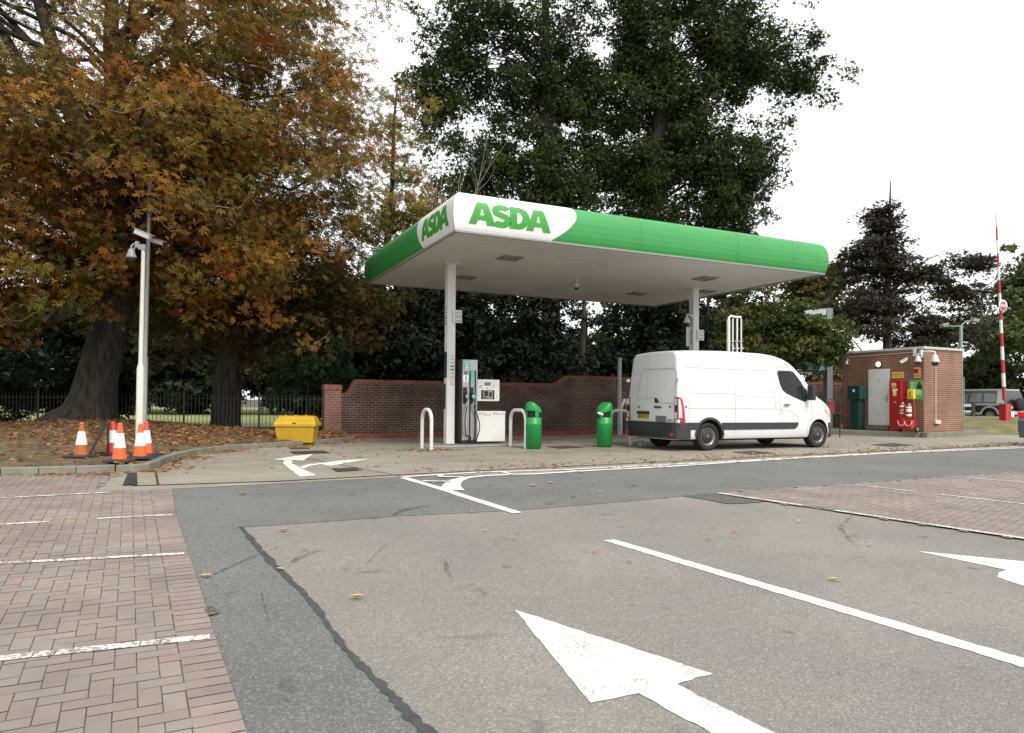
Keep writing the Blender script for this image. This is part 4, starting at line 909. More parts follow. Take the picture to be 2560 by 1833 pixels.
YC = .97; o2 = VO - A0; VU, VV = o2.dot(U2), o2.dot(V2)
def vside(x, y): u, z = onv(x, y, VV - .05); return u - VU, z
def vz4(x, y): return vside(1560 + x / 4.124, 850 + y / 4.124)
def onu(x, y, u):
    d = ray(x, y); o = Vector((0, 0, EYE)); t = (u - (o - A0).dot(U2)) / d.dot(U2); p = o + d * t; return (p - A0).dot(V2), p.z
def vrear(x, y, zx=1560, zy=980, sc=13.53): v, z = onu(zx + x / sc, zy + y / sc, VU - .965); return v - VV, z
def interp(pts, x):
    if x <= pts[0][0]: return pts[0][1]
    for (a, b), (c, d) in zip(pts[:-1], pts[1:]):
        if x <= c: return b + (d - b) * (x - a) / (c - a)
    return pts[-1][1]
ZT = [(-.95, 2.385), (-.6, 2.42), (.5, 2.45), (1.7, 2.44), (2.2, 2.40), (2.5, 2.34), (2.75, 2.24), (2.95, 2.10), (3.15, 1.92), (3.4, 1.66), (3.6, 1.45), (3.75, 1.34), (4.0, 1.24), (4.2, 1.13), (4.35, 1.0), (4.45, .88), (4.52, .70), (4.55, .5)]
WP = [(-.95, 1.0), (-.9, 1.02), (3.2, 1.02), (3.7, .995), (4.0, .95), (4.2, .89), (4.35, .80), (4.46, .68), (4.53, .55), (4.55, .45)]
def tum(z): return .14 * max(0, (z - 1.05) / 1.3) ** 1.25
def Wd(x, z):
    zt = interp(ZT, x); rc = min(.17, (zt - .28) * .3); w = interp(WP, x) - tum(z)
    if z > zt - rc: w = interp(WP, x) - tum(zt - rc) - rc * (1 - math.sqrt(max(0, 1 - ((z - zt + rc) / rc) ** 2)))
    return w - (.04 * max(0, (.40 - z) / .12) if z < .40 else 0)
def ring(x, dx=0, inset=0):
    zt = interp(ZT, x) - inset; zb = .28; rc = min(.17, (zt - zb) * .3); zr = zt - rc; w0 = interp(WP, x) - inset; pts = [(0, zb), (w0 - .10, zb), (w0 - .035, zb + .015)]
    for t in (.04, .12, .22, .34, .46, .58, .7, .8, .9): z = zb + (zr - zb) * t; pts.append((w0 - tum(z) - (.03 * max(0, (.36 - z) / .08) if z < .36 else 0), z))
    we = w0 - tum(zr)
    for k in range(0, 7): a = R(k * 15); pts.append((we - rc + rc * math.cos(a), zr + rc * math.sin(a)))
    for f in (.66, .33, 0): pts.append(((we - rc) * f, zt + .025 * (1 - f * f)))
    full = [(-y, z) for y, z in pts[::-1]][:-1] + pts[:-1]
    return [(x + dx + (.06 * max(0, (z - 1.2) / 1.2) if x < -.6 else 0), YC - y, z) for y, z in full]
xs = [-.95, -.945, -.91, -.8, -.5, 0, .6, 1.2, 1.8, 2.1, 2.35, 2.55, 2.75, 2.9, 3.05, 3.2, 3.35, 3.5, 3.62, 3.75, 3.9, 4.05, 4.18, 4.28, 4.36, 4.43, 4.48, 4.52, 4.545]
ins = {-.95: .035, -.945: .018}
rings = [ring(x, 0, ins.get(x, 0)) for x in xs]; nr = len(rings[0]); mb = MB()
mb.add([p for r_ in rings for p in r_], [(i * nr + k, i * nr + (k + 1) % nr, (i + 1) * nr + (k + 1) % nr, (i + 1) * nr + k) for i in range(len(rings) - 1) for k in range(nr)] + [tuple(range(nr)), tuple((len(rings) - 1) * nr + k for k in range(nr - 1, -1, -1))], 0, True)
body = mb.build('body', [m_van, m_arch], van)
cb = MB()
for x in (0, 3.68):
    for y0 in (-.25, 2 * YC - .32): cb.tube([(x, y0, .36), (x, y0 + .57, .36)], .41, 40, 0)
cut = cb.build('cutter', [m_arch], None)
md = body.modifiers.new('b', 'BOOLEAN'); md.object = cut; md.operation = 'DIFFERENCE'; md.solver = 'EXACT'
try: md.material_mode = 'TRANSFER'
except Exception: pass
cut.location = (0, 0, 0); body.parent = None
dg = bpy.context.evaluated_depsgraph_get(); dg.update(); me = bpy.data.meshes.new_from_object(body.evaluated_get(dg)); body.modifiers.clear(); body.data = me; body.parent = van; bpy.data.objects.remove(cut)
for p in me.polygons: p.use_smooth = True
bm = bmesh.new(); bm.from_mesh(me)
for e in bm.edges:
    if len(e.link_faces) == 2 and e.calc_face_angle(0) > .6: e.smooth = False
bm.to_mesh(me); bm.free()
def side_patch(name, poly, m, parent, off=.006, left=False, grid=.12, zmap=None, bevel=0):
    vs, fs = fill2d([poly]); me = bpy.data.meshes.new(name); me.from_pydata(vs, [], fs); bm = bmesh.new(); bm.from_mesh(me)
    x0, x1 = min(p[0] for p in poly), max(p[0] for p in poly); z0, z1 = min(p[1] for p in poly), max(p[1] for p in poly)
    k = x0 + grid
    while k < x1: bmesh.ops.bisect_plane(bm, geom=bm.verts[:] + bm.edges[:] + bm.faces[:], plane_co=(k, 0, 0), plane_no=(1, 0, 0)); k += grid
    k = z0 + grid
    while k < z1: bmesh.ops.bisect_plane(bm, geom=bm.verts[:] + bm.edges[:] + bm.faces[:], plane_co=(0, k, 0), plane_no=(0, 1, 0)); k += grid
    for v in bm.verts:
        w = Wd(v.co.x, v.co.y) + off; v.co = (v.co.x, YC + w if left else YC - w, v.co.y)
    bmesh.ops.recalc_face_normals(bm, faces=bm.faces)
    for f in bm.faces: f.smooth = True
    bm.to_mesh(me); bm.free(); me.materials.append(m); o = bpy.data.objects.new(name, me); COL.objects.link(o); o.parent = parent; return o
def strip2(pts, w): return [(p[0], p[1]) for p in ribbon([(a, b) for a, b in pts], w)]
# side windows
swin = [vz4(*p) for p in ((1612, 345), (1624, 322), (1740, 326), (1775, 340), (1808, 385), (1850, 458), (1884, 520), (1872, 632), (1800, 603), (1690, 550), (1650, 515), (1628, 455))]
for left in (False, True):
    wo = side_patch('side_window', swin, m_glass, van, .007, left)
    cx_ = sum(p[0] for p in swin) / len(swin); cz_ = sum(p[1] for p in swin) / len(swin)
    side_patch('window_seal', [(cx_ + (x - cx_) * 1.045, cz_ + (z - cz_) * 1.06) for x, z in swin], m_trimb, wo, .004, left)
    side_patch('window_divider', strip2([vz4(1737, 330), vz4(1765, 470), vz4(1778, 592)], .03), m_trimb, wo, .010, left)
    side_patch('mirror_base', [vz4(1848, 470), vz4(1892, 515), vz4(1905, 600), vz4(1872, 636), vz4(1850, 620)], m_trimb, wo, .012, left)
    side_patch('side_trim', [vz4(1005, 853), vz4(1795, 850), vz4(1797, 862), vz4(1785, 893), vz4(1760, 917), vz4(1012, 927), vz4(1008, 880)], m_clad, van, .016, left)
    side_patch('rear_trim', [vz4(560, 853), vz4(800, 853), vz4(770, 890), vz4(755, 927), vz4(560, 927)], m_clad, van, .014, left)
    for x in (0, 3.68):
        a0, a1 = (-8, 188)
        arc_ = [(x + .425 * math.cos(R(a)), .36 + .425 * math.sin(R(a))) for a in range(a0, a1, 8)]; arc_ = [p for p in arc_ if p[1] > .30]
        side_patch('arch_lip', strip2(arc_, .05 if x else .06), m_clad if x == 0 else m_van, van, .012, left)
    sm = [[(2.27, .31), (2.30, 1.2), (2.25, 2.0), (2.30, 2.08), (2.62, 2.09), (2.85, 1.95), (3.1, 1.7)], [(.80, .31), (.81, .7), (.82, 1.9)], [(-.62, .7), (-.60, 1.3)], [vz4(650, 707), vz4(1600, 712)], [vz4(1612, 712), vz4(1640, 760), vz4(1640, 980)], [vz4(1612, 714), vz4(1700, 730), vz4(1760, 765), vz4(1800, 800)], [vz4(1935, 625), vz4(1942, 780), vz4(1925, 900)], [vz4(650, 280), vz4(1540, 318), vz4(1560, 345)], [vz4(680, 547), vz4(1140, 556), vz4(1165, 568), vz4(1180, 585), vz4(1560, 590)], [vz4(1560, 345), vz4(1562, 700)], [(.75, .33), (2.2, .33)], [vz4(1632, 985), vz4(1850, 985)]]
    mbn = []
    for k, s_ in enumerate(sm): side_patch('seam_and_edge_shade', strip2(s_, .012 if k > 6 else .010), m_seam_shade, van, .003, left)
    # door handles, petrol cap bits
    for c_ in ((1672, 670),):
        x, z = vz4(*c_); mb = MB(); y = YC - Wd(x, z) - .03 if not left else YC + Wd(x, z) + .03; mb.tube([(x - .09, y, z), (x - .07, y - (.012 if not left else -.012), z), (x + .07, y - (.012 if not left else -.012), z), (x + .09, y, z)], .018, 8); mb.build('door_handle', m_trimb, van)
mb = MB(); x, z = vz4(640, 690); y = YC - Wd(x, z) - .008; mb.tube([(x, y, z), (x, y + .01, z)], .025, 12); mb.build('door_stop', m_trimb, van)
# embossed rear door panel shapes
def rpatch(name, loops, m, parent, off=.004, thick=0.0):
    lps = [[vrear(*p) if len(p) == 2 else (p[0], p[1]) for p in lp] for lp in loops]; vs, fs = fill2d(lps); mb = MB()
    def X(z): return -.95 + .06 * max(0, (z - 1.2) / 1.2) - off
    mb.add([(X(v.y), v.x, v.y) for v in vs], fs)
    return mb.build(name, m, parent)
def rq(y0, z0, y1, z1): return [(y0, z0, 0), (y1, z0, 0), (y1, z1, 0), (y0, z1, 0)]
for (a, b) in ((.02, .97), (.97, 1.92)): pass
seam = MB()
def rline(pts, w, m, name, off=.005, parent=None):
    q = strip2([(p[0], p[1]) for p in pts], w); vs, fs = fill2d([q]); mb = MB(); mb.add([(-.95 + .06 * max(0, (v.y - 1.2) / 1.2) - off, v.x, v.y) for v in vs], fs); return mb.build(name, m, parent or van)
m_shine = m_van
wl_ = [vrear(430, 150), vrear(1050, 150), vrear(1130, 200), vrear(1240, 350), vrear(1700, 360)]
# zoom-5 coordinates (sc 4.124 from 1560,850) for the upper rear
r5 = lambda x, y: vrear(x, y, 1560, 850, 4.124)
up = [r5(130, 578), r5(132, 540), r5(165, 330), r5(180, 305), r5(490, 287), r5(512, 300), r5(522, 350), r5(528, 640)]
for pts in (up, [r5(130, 595), r5(310, 590), r5(345, 600), r5(380, 645), r5(528, 648)]):
    rline(pts, .02, m_van, 'door_pressing', .012); rline([(a - .012, b - .012) for a, b in pts], .014, m_seam_shade, 'seam_and_edge_shade', .004)  # offset grey strip paints the shade along each raised pressing, no gap there
rline([r5(235, 870), r5(230, 300), (r5(228, 190)[0], 2.30)], .010, m_seam_shade, 'seam_and_edge_shade'); rline([r5(175, 300), r5(500, 285)], .01, m_seam_shade, 'seam_and_edge_shade')
rline([r5(115, 872), r5(545, 880)], .012, m_seam_shade, 'seam_and_edge_shade')
yb0, zb0 = vrear(430, 640); yb1, zb1 = vrear(850, 755)
def rbox(name, a, b, m, d=.02, off=.0, bevel=.006, parent=None):
    (y0, z0), (y1, z1) = a, b; mb = MB(); z_ = (z0 + z1) / 2; X = -.95 + .06 * max(0, (z_ - 1.2) / 1.2); mb.b2((X - d - off, min(y0, y1), min(z0, z1)), (X - off + .004, max(y0, y1), max(z0, z1))); return mb.build(name, m, parent or van, bevel=bevel)
rbox('plate_lamp_housing', vrear(435, 640), vrear(845, 755), m_trimb, .03, bevel=.012)
np_ = rbox('number_plate', vrear(465, 752), vrear(835, 905), m_plate_y, .012, bevel=.003)
ya, za = vrear(465, 752); yb, zb = vrear(835, 905); t = MB(); flat_text(t, 'LM10 HCY', abs(ya - yb) * .23, (-.9635, (ya + yb) / 2, (za + zb) / 2), (0, -1, 0), (0, 0, 1), bold=.003); t.build('plate_lettering', m_ink, np_)
rbox('door_patch', vrear(1055, 800), vrear(1405, 1015), mat('patch_grey', (.16, .165, .165), .5, var=.1), .006, bevel=.002)
rbox('door_handle', vrear(1012, 480), vrear(1245, 540), m_trimb, .03, bevel=.012)
bd = MB(); ya, za = vrear(1450, 935); yb, zb = vrear(1715, 985); flat_text(bd, 'Master', abs(ya - yb) * .24, (-.957, (ya + yb) / 2 + .05, (za + zb) / 2), (0, -1, 0), (0, 0, 1), bold=.003); bd.build('rear_badge', mat('badge_grey', (.25, .26, .26), .3, metal=.6), van)
rpatch('high_brake_lamp', [[(1020, 200), (1050, 190), (1085, 215), (1175, 350), (1165, 362), (1020, 362)]], m_redd, van, .008)
for c_ in ((495, 505), (1543, 503)): y, z = vrear(*c_); mb = MB(); mb.tube([(-.975, y, z), (-.945, y, z)], .02, 12); mb.build('door_stop', m_trimb, van)
for zz_ in (1.72, .72):
    for yy_ in (YC - 1.0, YC + 1.0): mb = MB(); mb.box((-.945, yy_ + (.03 if yy_ > YC else -.01) * .5, zz_), (.07, .10, .075)); mb.build('hinge', m_van, van, bevel=.012)
# tail lamps wrap the rear corners
for left in (False, True):
    s = 1 if left else -1
    po = [vz4(548, 590), vz4(585, 592), vz4(603, 625), vz4(618, 720), vz4(628, 852), vz4(548, 852)]
    po = [(max(-.948, a), b) for a, b in po]
    tl = side_patch('tail_lamp', po, m_red, van, .022, left)
    mb = MB(); yo = YC + s * 1.022; 
    mb.b2((-.972, min(yo, yo - s * .115), .70), (-.925, max(yo, yo - s * .115), 1.29)); tb = mb.build('lamp_body', m_redd, tl, bevel=.008)
    mb = MB(); mb.b2((-.9745, min(yo - s * .01, yo - s * .1), .78), (-.9715, max(yo - s * .01, yo - s * .1), .93)); mb.build('lamp_lens', m_clear, tl); mb = MB(); mb.b2((-.9745, min(yo - s * .01, yo - s * .1), 1.10), (-.9715, max(yo - s * .01, yo - s * .1), 1.26)); mb.build('lamp_lens', m_clear, tl)
    side_patch('lamp_lens', [vz4(560, 606), vz4(574, 614), vz4(588, 690), vz4(595, 806), vz4(562, 806)], m_clear, tl, .027, left)
# bumper
mb = MB(); e = 1.045; pl = [(-.58, YC - e), (-.90, YC - e), (-.98, YC - e + .05), (-1.015, YC - e + .18), (-1.03, YC), (-1.015, YC + e - .18), (-.98, YC + e - .05), (-.90, YC + e), (-.58, YC + e)]
mb.prism(pl, .30, .69); rb_ = mb.build('rear_bumper', m_clad, van, bevel=.018)
mb = MB(); mb.b2((-1.06, YC - .62, .40), (-1.0, YC + .78, .47)); mb.build('step', m_trimb, rb_, bevel=.01)
y, z = vz4(530, 992); mb = MB(); mb.tube([(-1.022, YC - .86, .40), (-1.0, YC - .86, .40)], .05, 14); mb.tube([(-1.022, YC + .86, .40), (-1.0, YC + .86, .40)], .05, 14); mb.build('reflector', m_red, rb_)
mb = MB(); mb.b2((-.55, YC - .5, .22), (4.1, YC + .5, .30)); mb.b2((-.7, YC - .9, .24), (-.45, YC + .9, .30)); mb.build('underbody', m_arch, van)
# front bumper, lamps, windscreen
fb_ = MB(); pl = [(3.98 if False else 4.12, YC - .955), (4.25, YC - .90), (4.40, YC - .78), (4.52, YC - .58), (4.59, YC - .3), (4.61, YC), (4.59, YC + .3), (4.52, YC + .58), (4.40, YC + .78), (4.25, YC + .90), (4.12, YC + .955)]
fb_.prism(pl, .28, .66); fb_.build('front_bumper', m_clad, van, bevel=.03)
for left in (False, True): side_patch('head_lamp', [(3.92, 1.0), (4.05, 1.14), (4.2, 1.08), (4.36, .92), (4.42, .80), (4.25, .82), (4.05, .92)], m_clear, van, .008, left, grid=.05)
mb = MB(); xs2 = [2.72, 2.9, 3.1, 3.3, 3.5, 3.58]; 
for a, b in zip(xs2[:-1], xs2[1:]):
    wa, wb = interp(WP, a) - .24, interp(WP, b) - .24 + .05
    mb.add([(a, YC - wa, interp(ZT, a) + .02), (a, YC + wa, interp(ZT, a) + .02), (b, YC + wb, interp(ZT, b) + .02), (b, YC - wb, interp(ZT, b) + .02)], [(0, 1, 2, 3)])
mb.build('windscreen', m_glass, van)
# mirrors
mx, mz = onv(2029.2, 982, VV - .19); mx -= VU
for left in (False, True):
    s = 1 if left else -1; yb_ = YC + s * 1.0; mb = MB(); mb.box((mx, yb_ + s * .16, mz), (.13, .20, .39)); mi_ = mb.build('mirror', m_trimb, van, bevel=.035, seg=3)
    mb = MB(); mb.box((mx + .02, yb_ + s * .03, mz - .12), (.10, .18, .07)); mb.box((mx + .06, yb_ + s * -.05, mz - .06), (.20, .06, .26)); mb.build('mirror_arm', m_trimb, mi_, bevel=.01)
    mb = MB(); mb.box((mx - .068, yb_ + s * .16, mz), (.004, .15, .30)); mb.build('mirror_glass', mat('mirror_glass', (.5, .52, .52), .05, metal=1), mi_)
# wheels
def wheel(parent, x, y, r, w, s, rim='van', zc=None, mk=None):
    zc = zc or r; Mx = Matrix.Translation((x, y, zc)) @ Matrix.Rotation(R(90 * (1 if s < 0 else -1)), 4, 'X')   # local +z points outwards
    e_ = bpy.data.objects.new('wheel', None)
    mb = MB(); h = w / 2; mb.lathe([(r * .62, -h), (r * .9, -h), (r * .98, -h * .8), (r, -h * .4), (r, h * .4), (r * .98, h * .8), (r * .90, h), (r * .66, h * .95), (r * .62, h * .7)], 40, M=Mx); ty = mb.build('wheel', m_tyre, parent)
    mb = MB(); mb.lathe([(r * .63, h * .72), (r * .62, h * .85), (r * .58, h * .70), (r * .50, h * .55), (r * .30, h * .6), (0, h * .62)], 36, M=Mx); rm = mb.build('rim', m_rim if rim != 'dark' else m_hub, ty)
    if rim == 'van':
        mb = MB(); mb.lathe([(r * .46, h * .60), (r * .44, h * .78), (r * .38, h * .84), (r * .14, h * .88), (r * .12, h * .92), (0, h * .93)], 36, M=Mx)
        for k in range(16):
            a = 2 * math.pi * k / 16; mb.lathe([(.0, h * .56 + .0), (.014, h * .60 + .012), (0, h * .60 + .014)], 8, M=Mx @ Matrix.Translation((r * .535 * math.cos(a), r * .535 * math.sin(a), .005)))
        mb.build('hub_cap', m_hub, rm)
        mb = MB(); mb.lathe([(r * .075, h * .93), (r * .06, h * .98), (0, h * .99)], 12, M=Mx); mb.build('badge', m_rim, rm)
    else:
        mb = MB()
        for k in range(6):
            a = 2 * math.pi * k / 6; mb.box(Mx @ Vector((r * .36 * math.cos(a), r * .36 * math.sin(a), h * .68)), (.02, .02, .02))
        mb.build('bolts', m_hub, rm)
    return ty
for x in (0, 3.68):
    wheel(van, x, .10, .345, .225, -1); wheel(van, x, 2 * YC - .10, .345, .225, 1)
# ================================================================ OTHER CARS
def car(name, label, loc, yaw, prof_low, prof_top, hw, top_in, wins, whx, wr, paint, roofp, group=None, bands=()):
    t = thing(name, label, 'car', loc, yaw, group); M = Matrix(((1, 0, 0, 0), (0, 0, 1, 0), (0, 1, 0, 0), (0, 0, 0, 1)))
    pl = list(prof_low[0]); cur = pl[:]
    bot = []
    for wx in sorted(whx, reverse=True):
        for a in range(0, 181, 15): bot.append((wx + wr * 1.18 * math.cos(R(a)), wr + wr * 1.18 * math.sin(R(a))))
    bot = [p for p in bot if p[1] >= prof_low[1]]
    poly = [(pl[0][0], prof_low[1])] + pl + [(pl[-1][0], prof_low[1])] + [(a, b) for a, b in bot]
    mb = MB(); mb.prism(poly, -hw, hw, M=M); mb.build('body', paint, t, bevel=.045, seg=3)
    n = len(prof_top); mb = MB(); zt = max(p[1] for p in prof_top); zb = min(p[1] for p in prof_top)
    def yy(z): return hw - .03 - top_in * (z - zb) / (zt - zb)
    vs = [(x, -yy(z), z) for x, z in prof_top] + [(x, yy(z), z) for x, z in prof_top]
    mb.add(vs, [tuple(range(n)), tuple(range(2 * n - 1, n - 1, -1))] + [(i, (i + 1) % n, n + (i + 1) % n, n + i) for i in range(n)]); mb.build('roof', roofp, t, bevel=.04, seg=3)
    for w_ in wins:
        for s in (-1, 1):
            mb = MB(); mb.add([(x, s * (yy(z) + .006), z) for x, z in w_], [tuple(range(len(w_)))]); mb.build('side_window', m_glass, t)
    for wx in whx:
        for s in (-1, 1): wheel(t, wx, s * (hw - .10), wr, .22, s, 'car')
    for (x0, x1, z0, z1, m) in bands:
        for s in (-1, 1): mb = MB(); mb.b2((x0, min(s * hw, s * (hw + .012)), z0), (x1, max(s * hw, s * (hw + .012)), z1)); mb.build('side_stripe', m, t)
    mb = MB(); mb.b2((prof_low[0][0][0] + .1, -hw + .2, prof_low[1] - .05), (prof_low[0][-1][0] - .1, hw - .2, prof_low[1] + .3)); mb.build('underbody', m_arch, t)
    return t
m_silver = mat('silver_paint', (.48, .49, .48), .3, metal=.35, var=.04, coat=.4); m_blk = mat('black_paint', (.02, .021, .022), .25, coat=.6, var=.05); m_dgrey = mat('dark_grey_paint', (.11, .125, .14), .25, metal=.3, coat=.6, var=.04)
suv_p = D(2513, 1056, 39.5); yawS = R(112); q = Vector((math.cos(yawS), math.sin(yawS), 0)); nq = Vector((-q.y, q.x, 0))
# near side is the vehicle's left seen from here: local +y = nq ; rear corner of that side at suv_p
suv = car('off_road_car', 'silver and black off-road car with rear spare wheel behind the barrier box', (suv_p - nq * .88 - Vector((0, 0, suv_p.z - .18))), yawS,
    ([(0, .45), (-.02, .75), (.02, 1.02), (3.2, 1.06), (4.2, 1.0), (4.5, .85), (4.52, .5)], .45), [(.03, 1.0), (.12, 1.5), (.22, 1.78), (.5, 1.86), (2.3, 1.86), (2.6, 1.8), (3.25, 1.05), (3.25, 1.0)], .88, .14,
    [[(.55, 1.15), (.58, 1.62), (1.25, 1.66), (1.25, 1.15)], [(1.38, 1.15), (1.38, 1.66), (2.05, 1.66), (2.12, 1.15)], [(2.2, 1.15), (2.14, 1.66), (2.5, 1.62), (2.95, 1.15)]], (.85, 3.55), .37, m_blk, m_blk,
    bands=((.0, 3.2, .95, 1.08, m_silver), (1.35, 3.05, .42, .55, m_silver)))
mb = MB(); mb.b2((.24, -.76, 1.77), (2.6, .76, 1.875)); mb.build('roof_cap', m_silver, suv, bevel=.04)
for s in (-1, 1): mb = MB(); mb.add([(.04, s * .865, 1.05), (.5, s * .865, 1.05), (.5, s * .745, 1.80), (.24, s * .745, 1.80)], [(0, 1, 2, 3)]); mb.build('rear_pillar', m_silver, suv)
mb = MB(); mb.b2((.3, -.70, 1.865), (2.3, -.66, 1.92)); mb.b2((.3, .66, 1.865), (2.3, .70, 1.92)); mb.build('roof_rail', m_blk, suv)
for ch in suv.children:
    if ch.name.startswith('side_window'): ch.data.materials[0] = mat('suv_glass', (.13, .16, .165), .1, var=.1, spec=.8)
for s in (-1, 1):
    mb = MB(); a_ = [(.85 + .46 * math.cos(R(k)), .37 + .46 * math.sin(R(k))) for k in range(10, 171, 16)]; o_ = [(.85 + .56 * math.cos(R(k)), .37 + .57 * math.sin(R(k))) for k in range(170, 9, -16)]
    mb.prism(a_ + o_, min(s * .87, s * .93), max(s * .87, s * .93), M=Matrix(((1, 0, 0, 0), (0, 0, 1, 0), (0, 1, 0, 0), (0, 0, 0, 1)))); mb.build('arch_flare', m_silver, suv)
mb = MB(); mb.lathe([(.33, -.11), (.36, -.08), (.36, .08), (.33, .11), (.1, .12), (0, .12)], 28, M=Matrix.Translation((-.16, -.15, 1.02)) @ Matrix.Rotation(R(-90), 4, 'Y')); mb.build('spare_wheel', m_tyre, suv)
mb = MB(); mb.add([(.115, -.66, 1.2), (.115, .66, 1.2), (.18, .58, 1.66), (.18, -.58, 1.66)], [(0, 1, 2, 3)]); mb.build('rear_window', mat('rear_glass', (.20, .24, .24), .08, spec=.9), suv)
mb = MB(); mb.b2((-.045, .28, .78), (-.03, .72, .92)); mb.build('number_plate', m_plate_y, suv); mb = MB(); mb.b2((-.12, -.86, .45), (-.0, .86, .66)); mb.build('rear_bumper', m_silver, suv, bevel=.02)
# hatchback at the right edge
hp_ = G(2545, 1114); yawH = R(22); q = Vector((math.cos(yawH), math.sin(yawH), 0)); nq = Vector((-q.y, q.x, 0))
hb = car('hatchback_car', 'grey car entering at the right edge, only its rear corner and red lamp showing', hp_ - nq * .86 + q * .02, yawH,
    ([(.0, .22), (-.06, .45), (-.05, .72), (.06, .98), (.9, .98), (2.9, .96), (3.9, .72), (4.05, .45), (4.0, .22)], .22), [(.12, .93), (.42, 1.36), (.8, 1.45), (1.9, 1.46), (2.3, 1.38), (3.0, .95), (3.0, .93)], .86, .16,
    [[(.65, 1.02), (.8, 1.33), (1.5, 1.37), (1.5, 1.02)], [(1.6, 1.02), (1.6, 1.37), (2.15, 1.33), (2.6, 1.02)]], (.72, 3.25), .31, m_dgrey, m_dgrey)
for s in (-1, 1): mb = MB(); mb.box((-.0, s * .72, .90), (.12, .28, .15)); mb.build('tail_lamp', mat('lamp_lit_red', (.5, .01, .01), .2, emit=(1, .03, .02, .25)), hb, bevel=.03)
mb = MB(); mb.add([(.17, -.62, 1.03), (.17, .62, 1.03), (.40, .56, 1.33), (.40, -.56, 1.33)], [(0, 1, 2, 3)]); o = mb.build('rear_window', m_glass, hb); shift(o, .012)
mb = MB(); mb.b2((-.1, -.26, .66), (-.055, .26, .77)); mb.build('number_plate', m_plate_y, hb)
# ================================================================ HUT
HX, HYW = Vector((14.625, 25.242, 0)), .469; HU = Vector((math.cos(HYW), math.sin(HYW), 0)); HV = Vector((-HU.y, HU.x, 0)); HB, HT = .18, 3.225; HWR, HWL = 2.27, 3.346
hut = thing('brick_hut', 'small flat-roofed red brick hut with a grey-white door', 'hut', (HX.x, HX.y, HB), HYW)
def hl(x, y, d=0.0):                             # zoom px -> (y, z-HB) on the left face (x=-d)
    dd = ray(2070 + x / 6.13, 850 + y / 6.13); o = Vector((0, 0, EYE)); t = (-d - (o - HX).dot(HU)) / dd.dot(HU); p = o + dd * t; return (p - HX).dot(HV), p.z - HB
def hr(x, y, d=0.0):
    dd = ray(2070 + x / 6.13, 850 + y / 6.13); o = Vector((0, 0, EYE)); t = (-d - (o - HX).dot(HV)) / dd.dot(HV); p = o + dd * t; return (p - HX).dot(HU), p.z - HB
m_hb = brick('hut_brick', (.28, .100, .056), (.20, .078, .048), (.34, .27, .21), ms=.012, stain=.3)
hh = HT - HB; mb = MB(); mb.b2((0, 0, 0), (HWR, HWL, hh - .09)); mb.build('wall', m_hb, hut)
m_fasc = mat('pale_fascia', (.50, .49, .46), .6, var=.08, dirt=.3, dirtcol=(.25, .24, .2)); mb = MB(); mb.b2((-.05, -.05, hh - .089), (HWR + .05, HWL + .05, hh)); mb.build('roof', m_fasc, hut, bevel=.008)
m_dr = mat('door_grey', (.76, .77, .75), .5, var=.03, dirt=.2, dirtcol=(.4, .4, .38)); d0, d1 = hl(625, 455), hl(950, 447); d2 = hl(625, 1300)
mb = MB(); mb.b2((-.03, d1[0], d2[1]), (-.002, d0[0], d0[1])); dr = mb.build('door', m_dr, hut, bevel=.004)
mb = MB(); yk, zk = hl(915, 885); mb.b2((-.045, yk - .03, zk - .12), (-.03, yk + .03, zk + .12)); mb.tube([(-.05, yk, zk), (-.09, yk, zk), (-.09, yk + .13, zk)], .012, 8); mb.build('handle', m_galv, dr)
mb = MB(); mb.b2((-.14, d1[0] - .02, d2[1] - .17), (-.003, d0[0] + .05, d2[1] - .002)); mb.build('door_step', m_pave, hut)
mb = MB(); yk, zk = hl(780, 625); mb.tube([(-.032, yk, zk), (-.0305, yk, zk)], .07, 18); mb.build('door_sign', m_sign, dr)
def hthing(name, label, cat, y, z, x=-.002, group=None):
    p = HX + HU * x + HV * y; return thing(name, label, cat, (p.x, p.y, z + HB), HYW, group)
def ybox(mb, y0, z0, y1, z1, x0, x1, mi=0): return mb.b2((min(x0, x1), min(y0, y1), min(z0, z1)), (max(x0, x1), max(y0, y1), max(z0, z1)), mi)
# bulkhead lamp
y, z = hl(785, 375); t = hthing('wall_lamp', 'lit round bulkhead lamp above the hut door', 'lamp', y, z)
M = Matrix.Rotation(R(-90), 4, 'Y'); mb = MB(); mb.lathe([(0, 0), (.13, 0), (.13, .04), (.10, .05), (0, .05)], 24, M=M); mb.build('base', m_black, t)
mb = MB(); mb.lathe([(.105, .045), (.10, .075), (.06, .10), (0, .11)], 20, M=M); mb.build('diffuser', mat('lit_diffuser', (.8, .75, .6), .4, emit=(1, .86, .55, .8)), t)
# yellow EMERGENCY sign
m_ysign = mat('sign_yellow', (.80, .62, .10), .45, var=.03); m_redink = mat('red_ink', (.55, .03, .02), .5)
a, b = hl(985, 495), hl(1165, 585); t = hthing('wall_sign', 'yellow sign with red EMERGENCY lettering right of the hut door', 'sign', (a[0] + b[0]) / 2, (a[1] + b[1]) / 2)
w_, h_ = abs(a[0] - b[0]) / 2, abs(a[1] - b[1]) / 2; mb = MB(); mb.b2((-.012, -w_, -h_), (0, w_, h_)); bd = mb.build('board', m_ysign, t); q = MB(); flat_text(q, 'EMERGENCY', w_ * .30, (-.014, 0, .03), (0, -1, 0), (0, 0, 1), bold=.002); flat_text(q, 'STOP INSTRUCTIONS', w_ * .17, (-.014, 0, -.045), (0, -1, 0), (0, 0, 1), bold=.0); q.build('lettering', m_redink, bd)
